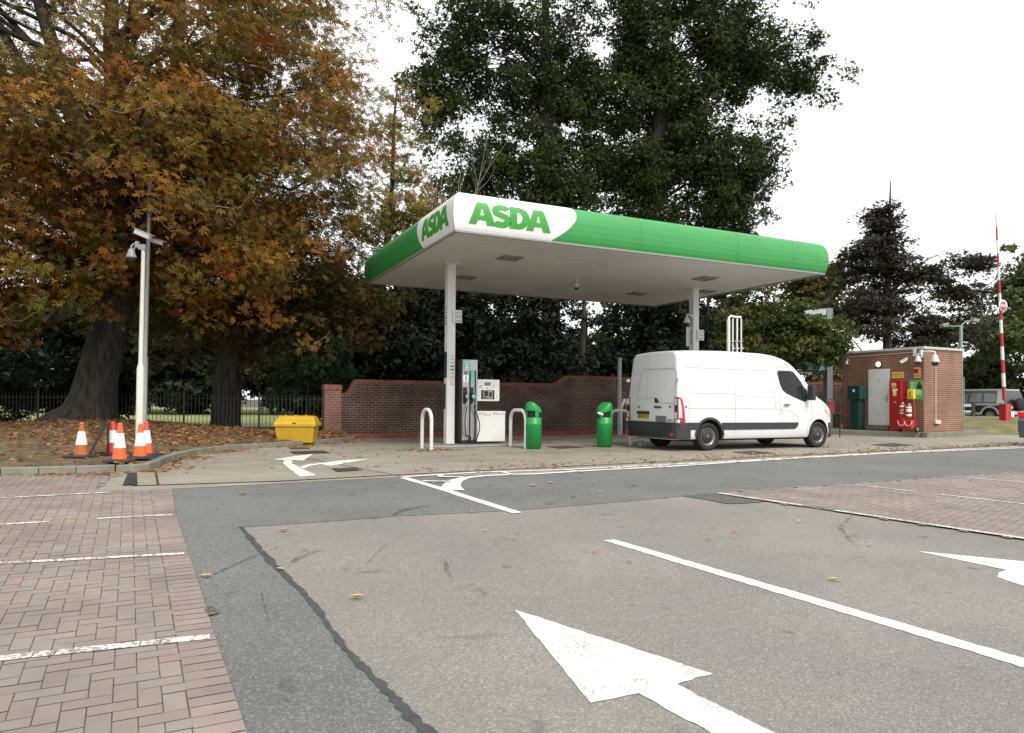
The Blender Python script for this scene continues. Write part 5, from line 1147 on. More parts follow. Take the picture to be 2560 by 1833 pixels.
# emergency stop
a, b = hl(1320, 425), hl(1420, 580); t = hthing('emergency_stop', 'red emergency stop switch on a yellow plate near the hut corner', 'switch', (a[0] + b[0]) / 2, (a[1] + b[1]) / 2)
w_, h_ = abs(a[0] - b[0]) / 2, abs(a[1] - b[1]) / 2; mb = MB(); mb.b2((-.012, -w_, -h_), (0, w_, h_)); mb.build('plate', m_ysign, t); mb = MB(); mb.b2((-.10, -w_ * .65, -.02), (-.012, w_ * .65, h_ * .75)); mb.build('switch_box', m_red, t, bevel=.01); q = MB(); flat_text(q, 'STOP', w_ * .6, (-.014, 0, -h_ * .68), (0, -1, 0), (0, 0, 1), bold=.004); q.build('lettering', m_ink, t)
# green poster
m_gpost = mat('poster_green', (.10, .45, .09), .5, var=.04); a, b = hl(1252, 622), hl(1458, 915); t = hthing('wall_sign', 'bright green poster with white text at the hut corner', 'sign', (a[0] + b[0]) / 2, (a[1] + b[1]) / 2)
w_, h_ = abs(a[0] - b[0]) / 2, abs(a[1] - b[1]) / 2; mb = MB(); mb.b2((-.012, -w_, -h_), (0, w_, h_)); bd = mb.build('board', m_gpost, t)
q = MB(); q.b2((-.014, w_ * .0, h_ * .70), (-.0125, w_ * .85, h_ * .78))
for k in range(3): q.b2((-.014, w_ * .25, h_ * (.50 - k * .17)), (-.0125, w_ * .85, h_ * (.55 - k * .17)))
for k in range(7): q.b2((-.014, -w_ * .8, h_ * (-.02 - k * .075)), (-.0125, w_ * (.05 + .1 * (k % 2)), h_ * (.01 - k * .075)))
q.build('text_lines', m_wink, bd)
q = MB(); yy0 = -w_ * .5; q.add([(-.0145, yy0 + .09, h_ * .1), (-.0145, yy0 - .09, h_ * .1), (-.0145, yy0 - .10, h_ * .45), (-.0145, yy0 - .05, h_ * .6), (-.0145, yy0 + .05, h_ * .6), (-.0145, yy0 + .10, h_ * .45)], [(0, 1, 2, 3, 4, 5)]); q.b2((-.015, yy0 - .035, h_ * .62), (-.0135, yy0 + .035, h_ * .82)); q.build('printed_figure', m_ink, bd)
# yellow phone
a, b = hl(1230, 757, .1), hl(1330, 910, .1); t = hthing('phone_box', 'yellow emergency phone box in front of the green poster', 'phone', (a[0] + b[0]) / 2, (a[1] + b[1]) / 2, -.016)
w_, h_ = abs(a[0] - b[0]) / 2, abs(a[1] - b[1]) / 2; mb = MB(); mb.b2((-.16, -w_, -h_), (0, w_, h_)); mb.build('housing', mat('phone_yellow', (.80, .68, .04), .4, var=.03), t, bevel=.03, seg=3); mb = MB(); mb.tube([(-.163, .05, -.06), (-.17, .0, -.07), (-.17, .0, .07), (-.163, .05, .06)], .014, 8); mb.build('handset_symbol', m_ink, t)
# red cabinet
m_rcab = mat('cabinet_red', (.42, .018, .02), .35, var=.07, scale=2, coat=.3); a, b = hl(937, 640, .3), hl(1105, 1385, .3); a2 = hl(1160, 640, .0)
y0, y1 = a[0], hl(1120, 640, .3)[0]; t = hthing('red_cabinet', 'tall red steel cabinet standing right of the hut door', 'cabinet', (y0 + y1) / 2, 0)
w_ = abs(y0 - y1) / 2; hc = hl(937, 622, .3)[1]; mb = MB(); mb.b2((-.30, -w_, .0), (-.004, w_, hc)); cb_ = mb.build('body', m_rcab, t, bevel=.01)
mb = MB(); mb.b2((-.306, -w_ + .02, hc * .68), (-.3005, w_ - .02, hc - .03)); mb.b2((-.306, -w_ + .02, .05), (-.3005, w_ - .02, hc * .66)); dd_ = mb.build('door', m_rcab, t, bevel=.002)
mb = MB(); mb.b2((-.309, -.05, hc * .85), (-.3065, .13, hc * .95)); mb.b2((-.309, -.06, hc * .69), (-.3065, .08, hc * .76)); nn = mb.build('notice', m_ysign, dd_)
mb = MB(); mb.b2((-.309, -.10, hc * .79), (-.3065, .10, hc * .83)); mb.b2((-.309, -.04, hc * .76), (-.3065, .08, hc * .785)); mb.b2((-.309, -.05, hc * .565), (-.3065, .04, hc * .575)); mb.build('notice', m_wink, dd_)
mb = MB()
for k in (-.02, .04, .09): mb.b2((-.311, k - .014, hc * .865), (-.3095, k + .014, hc * .89))
mb.build('symbols', m_ink, nn)
# green kiosk
m_gk = mat('kiosk_green', (.012, .055, .042), .4, var=.08, scale=2); a, b = hl(305, 705, .45), hl(495, 910, .45); y0, y1 = a[0], b[0]; ym = (y0 + y1) / 2; w_ = abs(y0 - y1) / 2
t = hthing('service_kiosk', 'dark green steel cabinet on a pedestal at the left end of the hut', 'cabinet', ym, 0)
zt_, zb_ = a[1], b[1]; mb = MB(); mb.b2((-.48, -w_, zb_), (-.03, w_, zt_)); hd = mb.build('head', m_gk, t, bevel=.01); mb = MB(); mb.b2((-.40, -w_ * .62, 0), (-.08, w_ * .72, zb_ + .002)); mb.build('pedestal', m_gk, t, bevel=.008); yy_, zz_ = hl(395, 778, .48); mb = MB(); mb.b2((-.483, yy_ - ym - .05, zz_ - .05), (-.4805, yy_ - ym + .05, zz_ + .05)); mb.build('label_plate', m_wink, hd)
# extinguisher trolley
ya, yb_ = hl(1120, 900, .62)[0], hl(1325, 900, .62)[0]; ym = (ya + yb_) / 2; w_ = abs(ya - yb_) / 2; p = HX - HU * .62 + HV * ym; m_rtub = mat('tube_red', (.50, .02, .02), .35, var=.05)
tr = thing('extinguisher_trolley', 'red tubular trolley with wheels parked in front of the red cabinet', 'trolley', (p.x, p.y, HB - .0), HYW)
mb = MB(); mb.tube([(.06, w_, .12), (0, w_, .95), (-.02, w_ * .8, 1.22), (-.02, -w_ * .8, 1.24), (0, -w_, 1.0), (.06, -w_, .12)], .017, 10); mb.tube([(.02, w_, .55), (.02, -w_, .55)], .014, 8); mb.build('frame', m_rtub, tr)
mb = MB(); mb.b2((-.16, -w_ * .95, .13), (.10, w_ * 1.15, .42)); mb.build('tray', m_rtub, tr, bevel=.02)
mb = MB(); 
for s in (-1, 1): mb.tube([(-.17, s * w_ * .5 + .14 * math.cos(R(a_)), .40 - .17 * math.sin(R(a_))) for a_ in range(0, 181, 20)], .012, 8)
mb.build('hose', m_wink, tr)
for s in (-1, 1):
    mb = MB(); Mx = Matrix.Translation((.06, s * (w_ + .05), .10)) @ Matrix.Rotation(R(90 * -s), 4, 'X'); mb.lathe([(0, -.02), (.10, -.02), (.10, .02), (.06, .025)], 20, M=Mx); wl = mb.build('wheel', m_tyre, tr); mb = MB(); mb.lathe([(.062, .024), (.05, .03), (0, .03)], 16, M=Mx); mb.build('rim', m_rim, wl)
for k, (s, lab) in enumerate(((w_ * .55, 'red fire extinguisher with narrow label, left one on the trolley'), (-w_ * .42, 'red fire extinguisher with large white label, right one on the trolley'))):
    q = p + HV * s - HU * .10; t = thing('fire_extinguisher', lab, 'extinguisher', (q.x, q.y, HB + .56 - k * .04), HYW, 'extinguishers on the trolley')
    mb = MB(); mb.lathe([(0, 0), (.085, 0), (.09, .02), (.09, .40), (.07, .46), (.03, .49), (.03, .52), (0, .52)], 22); mb.build('cylinder', m_red, t)
    mb = MB(); mb.lathe([(.0915, .10 if k == 0 else .05), (.0915, .13 if k == 0 else .12)], 22); mb.lathe([(.0915, .20), (.0915, .30 if k else .22)], 22); mb.lathe([(.0915, .33), (.0915, .38)], 22); mb.build('label_band', m_wink, t)
    mb = MB(); mb.box((-.04, .02, .55), (.03, .14, .02)); mb.box((-.02, 0, .53), (.04, .05, .04)); mb.tube([(-.02, .04, .52), (-.04, .13, .42), (-.05, .12, .15), (-.09, .06, .04)], .011, 8); mb.build('valve', m_ink, t)
# cameras, conduit, junction
a = hl(1160, 325, .25); p = HX - HU * .26 + HV * a[0]; bullet('cream box camera on the hut wall pointing down left', Vector((p.x, p.y, a[1] + HB)), HYW + R(160), R(28), .72, mat('camera_cream', (.62, .58, .44), .4))
a = hl(1385, 245, .18); p = HX - HU * .20 + HV * a[0]; dome('security_camera', 'white dome camera on the hut face beside the corner, below a junction box', Vector((p.x, p.y, a[1] + HB)), HU * .19 + Vector((0, 0, .02)), 1.15)
a = hl(295, 330, .06); p = HX - HU * .08 + HV * a[0]; dome('security_camera', 'tiny dome camera at the end of the conduit, far left of the hut', Vector((p.x, p.y, a[1] + HB)), (HU.x * .07, HU.y * .07, .06), .62)
a = hr(1640, 225, .42); p = HX + HU * a[0] - HV * .42; dome('security_camera', 'large silver dome camera on an arm at the right side of the hut', Vector((p.x, p.y, a[1] + HB)), HV * .42 - HU * .12 + Vector((0, 0, .10)), 1.45)
mb = MB(); P1, P2, P3 = hl(300, 330), hl(300, 265), hl(1330, 190); mb.tube([(-.02, P1[0], P1[1]), (-.02, P2[0], P2[1]), (-.02, P3[0], P3[1])], .016, 8); mb.build('conduit', m_fasc, hut)
a, b = hl(1325, 138), hl(1365, 252); mb = MB(); ybox(mb, a[0], a[1], b[0], b[1], -.10, -.002); mb.build('junction_box', m_cam, hut, bevel=.008)
P1, P2 = hr(1640, 375), hr(1640, 1230); mb = MB(); mb.tube([(P1[0], -.02, P1[1]), (P1[0], -.02, P2[1])], .022, 8); mb.build('conduit', m_fasc, hut); a, b = hr(1620, 1230), hr(1698, 1283); mb = MB(); mb.b2((a[0], -.09, b[1]), (b[0], -.002, a[1])); mb.build('junction_box', m_cam, hut, bevel=.008)
mb = MB(); mb.tube([(HWR + .035, -.03, 0), (HWR + .035, -.03, hh * .66)], .018, 8); mb.build('drain_pipe', mat('pale_green', (.22, .34, .27), .5), hut)
# ================================================================ RIGHT SIDE BITS
m_pg = MATS['pale_green']
lp = D(2403, 1060, 32); lp.z = .2; t = thing('lamp_column', 'pale green lamp post with two floodlights rising behind the hut roof', 'lamp column', lp)
ht = D(2403, 815, 32).z - .2; mb = MB(); mb.tube([(0, 0, 0), (0, 0, ht)], .07, 12); mb.tube([(-.6, 0, ht), (-.3, 0, ht - .02), (0, 0, ht), (.25, 0, ht + .22), (.55, 0, ht + .22)], .025, 8); mb.build('pole', m_pg, t)
for x, z in ((-.75, ht + .02), (.62, ht + .25)): mb = MB(); mb.box((x, 0, z), (.28, .3, .16), ry=R(-15 if x < 0 else 10)); mb.build('floodlight', m_trim, t, bevel=.02)
# barrier
bp_ = D(2513, 1053, 30); t = thing('barrier', 'raised red and white car park barrier boom with red box at its foot', 'barrier', (bp_.x, bp_.y, .40), R(20))
bz = bp_.z - .40; mb = MB(); mb.b2((-.17, -.15, -.3), (.17, .15, D(2513, 1010, 30).z - .40)); mb.build('housing', m_rcab, t, bevel=.02); mb = MB(); mb.b2((.10, -.19, .28), (.28, -.17, .48)); mb.build('warning_plate', m_wink, t)
base = D(2511, 1000, 29.8) - Vector((bp_.x, bp_.y, .40)); tip = D(2490, 535, 29.8) - Vector((bp_.x, bp_.y, .40)); Mi = Matrix.Rotation(-R(20), 4, 'Z'); base = Mi @ base; tip = Mi @ tip
n = 14; bm_ = MB()
for i in range(n):
    a = base.lerp(tip, i / n); b = base.lerp(tip, (i + 1) / n); r0 = .075 - .045 * i / n; r1 = .075 - .045 * (i + 1) / n; bm_.tube([a, b], [r0, r1], 10, mi=(i % 2), cap=(i in (0, n - 1)))
bo = bm_.build('boom', [mat('boom_red', (.40, .03, .035), .45), mat('boom_white', (.70, .71, .72), .45)], t)
sp = Mi @ (D(2504, 765, 29.7) - Vector((bp_.x, bp_.y, .40))); Mx = Matrix.Translation(sp + Vector((0, -.06, 0))) @ Matrix.Rotation(R(90), 4, 'X')
mb = MB(); mb.lathe([(0, -.01), (.25, -.01), (.25, .01), (0, .01)], 28, M=Mx); ds = mb.build('stop_disc', m_wink, t); mb = MB(); mb.lathe([(.195, .014), (0, .014)], 28, M=Mx); sr = mb.build('disc_face', m_red, ds); q = MB(); flat_text(q, 'STOP', .14, Mx @ Vector((0, 0, .018)), (1, 0, 0), (0, 0, 1), bold=.004); q.build('lettering', m_wink, ds)
# small blue panel and knee rail
kr = thing('knee_rail', 'low dark post and rail fence in front of the off-road car', 'fence', D(2406, 1042, 34)); kr.location.z = .45
mb = MB(); mb.b2((.42, -.06, -.4), (.58, .06, .80)); mb.build('post', m_iron, kr); mb = MB(); mb.b2((-1.6, -.03, .62), (.45, .03, .74)); mb.b2((-1.6, -.03, .36), (.45, .03, .44)); mb.build('rail', m_silver, kr)
# vent pipes
vb = D(1836, 940, 25.5); vp = thing('vent_pipes', 'row of four white fuel vent pipes rising behind the van', 'vent pipes', (vb.x, vb.y, 0)); m_pipe = mat('pipe_white', (.75, .76, .74), .4, var=.03)
for k, (x, r) in enumerate(((1821, .065), (1832, .03), (1842.5, .035), (1853, .03))):
    q = D(x, 800, 25.5); mb = MB(); mb.cyl((q.x - vb.x, 0, 0), r, D(x, 800 if k == 0 else 797, 25.5).z, 14); 
    if k: mb.tube([(q.x - vb.x, -.02, D(x, 872, 25.5).z), (q.x - vb.x + .07, -.03, D(x, 872, 25.5).z)], .03, 8)
    mb.build('pipe', m_pipe, vp)
za = D(1836, 793, 25.5).z; xa, xb = D(1821, 800, 25.5).x - vb.x, D(1853, 800, 25.5).x - vb.x
mb = MB(); mb.tube([(xa, 0, za - .12), (xa + .02, 0, za - .02), (xa + .1, 0, za + .04), ((xa + xb) / 2, 0, za), (xb, 0, za - .01)], .045, 10); mb.build('manifold', m_pipe, vp)
zc = D(1836, 854, 25.5).z; mb = MB(); mb.box(((xa + xb) / 2 - .02, -.05, zc), (xb - xa + .15, .015, .03)); mb.build('clamp_bar', m_galv, vp)
# dark lamp post behind the pipes
q = D(1852, 930, 31); t = thing('lamp_column', 'thin dark lamp post with flat head behind the vent pipes', 'lamp column', (q.x, q.y, 0)); zt_ = D(1852, 740, 31).z; mb = MB(); mb.cyl((0, 0, 0), .055, zt_, 10); mb.build('pole', m_trimb, t)
mb = MB(); mb.tube([(0, 0, zt_ - .05), (-.02, 0, zt_ + .05), (-.45, 0, zt_ + .03), (-.62, 0, zt_ - .04)], [.04, .05, .05, .04], 8); mb.build('lamp_head', m_cam, t)
# store totem
tq = D(2064, 1060, 28.0); ty = thing('totem_sign', 'tall grey store totem sign half hidden by the tree behind the van', 'sign', (tq.x, tq.y, 0), R(14)); m_tot = mat('totem_grey', (.20, .21, .22), .45, metal=.3, var=.08)
th = D(2070, 771, 28).z; mb = MB(); mb.b2((-.02, -.12, 0), (.24, .12, th)); mb.build('post', m_tot, ty, bevel=.01); mb = MB(); mb.b2((-1.62, -.12, 0), (-1.38, .12, th)); mb.build('post', m_tot, ty, bevel=.01)
z_a, z_b = D(2040, 927, 28).z, D(2040, 939, 28).z; m_pblk = mat('panel_black', (.012, .014, .014), .35); m_pteal = mat('panel_teal', (.02, .12, .13), .35)
mb = MB(); mb.b2((-1.38, -.07, z_b), (-.02, .07, z_a)); pn = mb.build('sign_panel', m_pblk, ty); q = MB(); flat_text(q, 'George.', .19, (-.95, -.073, (z_a + z_b) / 2 - .0), (1, 0, 0), (0, 0, 1), bold=.001); q.build('lettering', m_wink, pn)
z_c = D(2040, 913, 28).z; mb = MB(); mb.b2((-1.38, -.07, z_a + .025), (-.02, .07, z_c)); pn = mb.build('sign_panel', m_pteal, ty); q = MB(); flat_text(q, 'Click & Collect', .15, (-.62, -.073, (z_a + z_c) / 2 + .01), (1, 0, 0), (0, 0, 1), bold=.001); q.b2((-1.3, -.073, z_a + .03), (-.1, -.0715, z_a + .045)); q.build('lettering', mat('aqua_ink', (.25, .55, .60), .5), pn)
mb = MB(); mb.b2((-1.38, -.07, z_c + .02), (-.02, .07, th - .35)); mb.build('sign_panel', m_green, ty); mb = MB(); mb.add([(-1.3, -.08, th - .15), (-.02, -.08, th - .02), (-.02, -.08, th - .25), (-.5, -.08, th - .42)], [(0, 1, 2, 3)]); mb.build('white_flash', mat('flash_grey', (.36, .42, .40), .5), ty)
# red trolley-bay sign on a low rail, beyond the van's nose
q = G(2078, 1072, 0.0); q = D(2074, 1040, 24.6); t = thing('trolley_bay_sign', 'small dull red panel on a bent black rail just beyond the van nose', 'air unit', (q.x, q.y, .0), R(20)); z0 = D(2074, 1033, 24.6).z; z1_ = D(2074, 1000, 24.6).z
mb = MB(); mb.b2((-.06, -.03, z0 + .0), (.20, .03, z1_ - .05)); mb.build('housing', mat('dull_red', (.22, .02, .02), .5), t, bevel=.015); mb = MB(); mb.tube([(-.3, -.15, z1_ + .0), (.1, -.15, z1_ + .02), (.26, -.15, z1_ - .05), (.32, -.15, z0 + .05), (.3, -.15, 0)], .018, 8); mb.tube([(-.3, -.15, 0), (-.3, -.15, z1_)], .018, 8); mb.tube([(-.3, -.15, z0), (.3, -.15, z0)], .015, 8); mb.build('guard_rail', m_trimb, t)
# leaves of paper / steel bin foot by the rear of the van
q = G(1603, 1115); t = thing('post_foot', 'squat steel bollard foot on the ground under the back of the van', 'bollard foot', q); mb = MB(); mb.lathe([(0, 0), (.09, 0), (.09, .05), (.075, .07), (.08, .13), (0, .14)], 20); mb.build('base', m_galv, t)
# ================================================================ FOLIAGE
m_bark = bark('bark', (.020, .016, .013), (.060, .050, .040)); m_twig = mat('twig_grey', (.24, .215, .19), .9, var=.3)
m_leafA = attr_mat('autumn_leaves', .6, .34, spec=.12); m_leafD = attr_mat('summer_leaves', .55, .22, spec=.15)
def leaf_proto(kind):
    """returns verts (n,3), quads for one leaf in the xy plane, stalk at origin"""
    if kind == 'palm':
        V, F = [], []
        for i, (a, l) in enumerate(((-105, .55), (-62, .82), (-22, 1.0), (20, 1.0), (60, .85), (102, .55))):
            a = R(a + 90); c, s = math.cos(a), math.sin(a); w = .145 * l; k = len(V)
            V += [(0, 0, 0), (c * l * .62 + s * w, s * l * .62 - c * w, -.04), (c * l, s * l, -.22 * l), (c * l * .62 - s * w, s * l * .62 + c * w, -.04)]; F.append((k, k + 1, k + 2, k + 3))
        return np.array(V), np.array(F)
    if kind == 'tuft':                            # three small leaves on one spur
        V, F = [], []
        for a, l, z in ((0, 1, 0), (75, .8, .15), (-70, .85, -.1)):
            a = R(a); c, s = math.cos(a), math.sin(a); w = .34 * l; k = len(V)
            V += [(0, 0, 0), (c * l * .5 + s * w, s * l * .5 - c * w, z), (c * l, s * l, z * .3 - .1), (c * l * .5 - s * w, s * l * .5 + c * w, z + .08)]; F.append((k, k + 1, k + 2, k + 3))
        return np.array(V), np.array(F)
    return np.array([(0, 0, 0), (.5, -.32, .05), (1, 0, -.06), (.5, .32, .05)], float), np.array([(0, 1, 2, 3)])
def leaves_mesh(name, pos, nrm, size, cols, kind, m, parent):
    pv, pf = leaf_proto(kind); n = len(pos); k = len(pv)
    nrm = nrm / np.linalg.norm(nrm, axis=1, keepdims=True)
    r = rng.normal(size=(n, 3)); t = np.cross(nrm, r); t /= np.linalg.norm(t, axis=1, keepdims=True); b = np.cross(nrm, t)
    V = pos[:, None, :] + size[:, None, None] * (pv[None, :, 0:1] * t[:, None, :] + pv[None, :, 1:2] * b[:, None, :] + pv[None, :, 2:3] * nrm[:, None, :])
    F = (np.arange(n)[:, None, None] * k + pf[None]).reshape(-1, 4)
    C_ = np.repeat(cols, k, axis=0)
    return np_mesh(name, V.reshape(-1, 3), F, m, parent, cols=C_)
def palette(pal, w, n, var=.18):
    idx = rng.choice(len(pal), size=n, p=np.array(w) / sum(w)); c = np.array(pal)[idx]; return np.clip(c * rng.uniform(1 - var, 1 + var, (n, 1)), 0, 1)
PXY = lambda P_: (CX + FPX * (MW @ Vector((P_[0], P_[1], P_[2] - EYE)))[0] / (MW @ Vector((P_[0], P_[1], P_[2] - EYE)))[1])
def canopy_clear(p):                              # leaves never poke through the station canopy
    d = p[:, :2] - np.array([A0.x, A0.y]); u = d @ np.array([U2.x, U2.y]); v = d @ np.array([V2.x, V2.y])
    return ~((u > -.5) & (u < 11.2) & (v > -.5) & (v < 8.3) & (p[:, 2] < 6.4))
def make_tree(name, label, base, blobs, nclus, perc, lsize, kind, pal, w, m, trunk, cr=.75, limbs=26, flat=.45, droop=.0, group=None, cat='tree', holes=(), shell=.55, upn=.55, barkm=None, limb_r=.05, hue_clump=True, twigs=0, clear=0, minz=1.2):
    """trunk: list of (x,y,z,r). blobs: (cx,cy,cz,rx,ry,rz[,weight])"""
    t = thing(name, label, cat, base, 0, group); B = np.array(base)
    wts = np.array([b[6] if len(b) > 6 else b[3] * b[4] * b[5] for b in blobs]) ** (2 / 3.); wts /= wts.sum()
    cs = []
    for b, ww in zip(blobs, wts):
        n = int(nclus * ww) + 1; d = rng.normal(size=(n, 3)); d /= np.linalg.norm(d, axis=1, keepdims=True); r = (shell + (1 - shell) * rng.random(n)) ; r[rng.random(n) < .18] *= rng.uniform(.3, 1)
        cs.append(np.array(b[:3]) + d * r[:, None] * np.array(b[3:6]) * (1 + .18 * rng.normal(size=(n, 1))))
    cs = np.concatenate(cs)
    # irregular outline and gaps
    nse = np.sin(cs[:, 0] * 1.3 + 1.7 * np.sin(cs[:, 2] * .9)) + np.sin(cs[:, 2] * 1.6 + 2 * np.sin(cs[:, 1] * .8)) + .8 * rng.normal(size=len(cs))
    cs = cs[nse > -1.15]
    cs = cs[cs[:, 2] > B[2] + .15]
    for h in holes: cs = cs[((cs - np.array(h[:3])) ** 2 / np.array(h[3:6]) ** 2).sum(1) > 1]
    n = len(cs); ctr = np.average(np.array([b[:3] for b in blobs]), axis=0, weights=wts)
    out_ = cs - ctr; out_ /= np.linalg.norm(out_, axis=1, keepdims=True) + 1e-6
    # leaves of each cluster in a flattened, outward drooping spray
    K = perc; dd = rng.normal(size=(n, K, 3)); dd /= np.linalg.norm(dd, axis=2, keepdims=True); rad = cr * rng.uniform(.6, 1.4, (n, 1, 1)) * rng.random((n, K, 1)) ** (1 / 2.2)
    dd[:, :, 2] *= flat; pos = cs[:, None, :] + dd * rad; pos[:, :, 2] -= droop * np.linalg.norm(dd[:, :, :2] * rad, axis=2) ** 1.5
    nr = rng.normal(size=(n, K, 3)) * .55 + np.array([0, 0, upn])[None, None] + out_[:, None, :] * .35
    cc = palette(pal, w, n, .12)[:, None, :] if hue_clump else 0
    pc = palette(pal, w, n * K, .2).reshape(n, K, 3); cols = (pc * .45 + cc * .55) if hue_clump else pc
    pos = pos.reshape(-1, 3); nr = nr.reshape(-1, 3); cols = cols.reshape(-1, 3)
    ok = canopy_clear(pos); ok &= pos[:, 2] > .12
    if clear: ok &= clear(pos)
    pos, nr, cols = pos[ok], nr[ok], cols[ok]
    leaves_mesh('crown', pos - B, nr, lsize * rng.uniform(.55, 1.3, len(pos)), cols, kind, m, t)
    # trunk and limbs
    bk = barkm or m_bark; mb = MB(); tp = [Vector(p[:3]) - Vector(base) for p in trunk]; mb.tube(tp, [p[3] for p in trunk], 16 if trunk[0][3] > .2 else 8)
    mb.build('trunk', bk, t)
    sel = rng.choice(n, size=min(limbs, n), replace=False); lb = MB(); T = np.array([p[:3] for p in trunk])
    for i in sel:
        c = cs[i]; zs = np.clip(c[2] - .45 * np.linalg.norm(c[:2] - T[0, :2]) * rng.uniform(.5, 1.1), T[0, 2] + minz, T[-1, 2]); k = np.searchsorted(T[:, 2], zs); k = min(max(k, 1), len(T) - 1); f = (zs - T[k - 1, 2]) / (T[k, 2] - T[k - 1, 2] + 1e-6); s_ = T[k - 1] + (T[k] - T[k - 1]) * f
        pts = []; L_ = np.linalg.norm(c - s_); wig = rng.normal(size=(6, 3)) * L_ * .05
        for j in range(6): q = j / 5; p = s_ + (c - s_) * q; p = p + np.array([0, 0, .18 * L_ * math.sin(q * math.pi)]) + wig[j] * math.sin(q * math.pi); pts.append(Vector(p - B))
        r0 = limb_r * (0.5 + L_ * .16); lb.tube(pts, [r0, r0 * .8, r0 * .6, r0 * .42, r0 * .28, r0 * .12], 6, cap=False)
    for _ in range(twigs):
        c = cs[rng.integers(n)] + rng.normal(size=3) * .2; pts = [Vector(c - B)]; d = np.array([rng.normal() * .5, rng.normal() * .3, -.6])
        for j in range(6): d = d + rng.normal(size=3) * .35; d[2] += .12 * j; d /= np.linalg.norm(d); pts.append(pts[-1] + Vector(d) * .28)
        lb.tube(pts, [.012, .011, .010, .008, .007, .005, .003], 5, cap=False, mi=1)
    if lb.v: lb.build('limbs', [bk, m_twig], t)
    return t
AUT = [(.36, .140, .025), (.29, .175, .032), (.21, .175, .034), (.36, .080, .022), (.135, .145, .032), (.125, .070, .026), (.46, .26, .045), (.065, .042, .020)]
AW = [.13, .17, .20, .05, .21, .12, .05, .07]
DRK = [(.034, .047, .016), (.044, .062, .018), (.062, .088, .022), (.027, .036, .016), (.085, .10, .026)]; DW = [.3, .3, .2, .15, .05]
EVG = [(.016, .022, .014), (.020, .028, .015), (.013, .018, .014), (.03, .036, .02)]; EW = [.35, .3, .25, .1]
def at(px, py, Y): return D(px, py, Y)
# --- big horse chestnut on the left
TB = (-12.1, 21.0, .2)
trunk1 = [(-12.85, 20.9, -.1, 1.25), (-12.65, 20.95, .3, .98), (-12.45, 21, .7, .76), (-12.35, 21, 1.2, .63), (-12.25, 21, 1.8, .56), (-12.0, 21, 2.9, .50), (-11.65, 21, 4.2, .44), (-11.6, 21.1, 6.5, .45), (-11.9, 21.2, 9, .34), (-12.2, 21.3, 12, .22), (-12.2, 21.3, 16, .08)]
def clr1(p): # keep the lamp columns readable and the space over the forecourt open
    sx = CX + FPX * p[:, 0] / p[:, 1]; return ~((p[:, 2] < 5.2) & (abs(sx - 350) < 40) & (p[:, 1] < 19.5))
big = make_tree('chestnut_tree', 'huge horse chestnut with brown and orange autumn leaves, leaning trunk behind the cones', TB,
    [(-12.5, 20.5, 10.5, 6.2, 5.0, 6.5, 130), (-7.6, 21.5, 10.5, 3.6, 4.2, 6.2, 115), (-17.5, 19.5, 9, 5, 5, 6, 110), (-14.0, 17.2, 5.2, 4.0, 2.4, 2.3), (-9.2, 19.4, 6.0, 4.4, 2.8, 2.5), (-12.6, 16.8, 8.5, 5.5, 2.8, 4.0), (-7.3, 19.2, 8.6, 3.2, 2.8, 3.2), (-14.6, 18.0, 3.9, 2.6, 1.8, 1.5)],
    2500, 46, .150, 'palm', AUT, AW, m_leafA, trunk1, cr=.80, limbs=150, flat=.5, droop=.25, shell=.45, upn=.75, limb_r=.06, twigs=70, minz=4.2, clear=clr1, holes=((-13.0, 19, 10.6, 2.1, 8, 2.2), (-13.4, 19, 8.4, 1.2, 8, 1.1), (-9.6, 19, 12.2, 1.0, 7, 1.0), (-6.6, 20, 9.4, .9, 7, .9)))
# heavy limbs of the big tree seen at the upper left
lb = MB()
for pts, rr in (((at(322, 760, 21), at(262, 540, 20.6), at(208, 385, 20.2), at(160, 210, 20), at(100, 10, 20), at(60, -160, 20)), (.36, .33, .27, .22, .17, .1)), ((at(258, 530, 20.6), at(150, 330, 20.2), at(60, 175, 20), at(-20, 30, 20)), (.26, .2, .15, .1)), ((at(270, 600, 20.8), at(160, 560, 20.2), at(85, 380, 19.9), at(20, 210, 19.8), at(-40, 90, 19.8)), (.24, .22, .18, .15, .1)), ((at(322, 720, 21), at(400, 430, 20.8), at(440, 210, 20.6), at(455, -60, 20.5)), (.34, .28, .2, .12)), ((at(330, 700, 21), at(560, 560, 20.4), at(660, 380, 20.3), at(700, 200, 20.3)), (.3, .2, .13, .06)), ((at(325, 740, 21), at(500, 690, 20.2), at(660, 640, 19.8)), (.2, .12, .05)), ((at(300, 760, 20.9), at(140, 640, 19.8), at(-40, 560, 19)), (.24, .18, .12))):
    lb.tube([Vector(p) - Vector(TB) for p in pts], rr, 10)
lb.build('limbs', m_bark, big)
# --- second chestnut behind the railings
BRN = [(.13, .080, .028), (.085, .085, .026), (.055, .062, .022), (.17, .10, .035), (.06, .045, .022)]
make_tree('chestnut_tree', 'darker brown chestnut with thick upright trunk standing in the railings line', (-9.35, 23.4, .15), [(-8.6, 24.5, 7, 5.0, 3.4, 3.6), (-12.5, 25.5, 6.5, 4.5, 3, 3.6), (-5.8, 24.6, 5.0, 2.4, 2.2, 1.8), (-9.3, 23.4, 4.0, 3.2, 1.8, 1.5), (-7.0, 23.2, 3.9, 2.6, 1.2, 1.7)], 900, 44, .15, 'palm', BRN, [.3, .25, .2, .1, .15], m_leafA, [(-9.45, 23.4, 0, .54), (-9.4, 23.4, .5, .46), (-9.3, 23.4, 3.5, .42), (-9.1, 23.5, 7, .3), (-9, 23.5, 10, .1)], cr=.85, limbs=50, droop=.25, upn=.75)
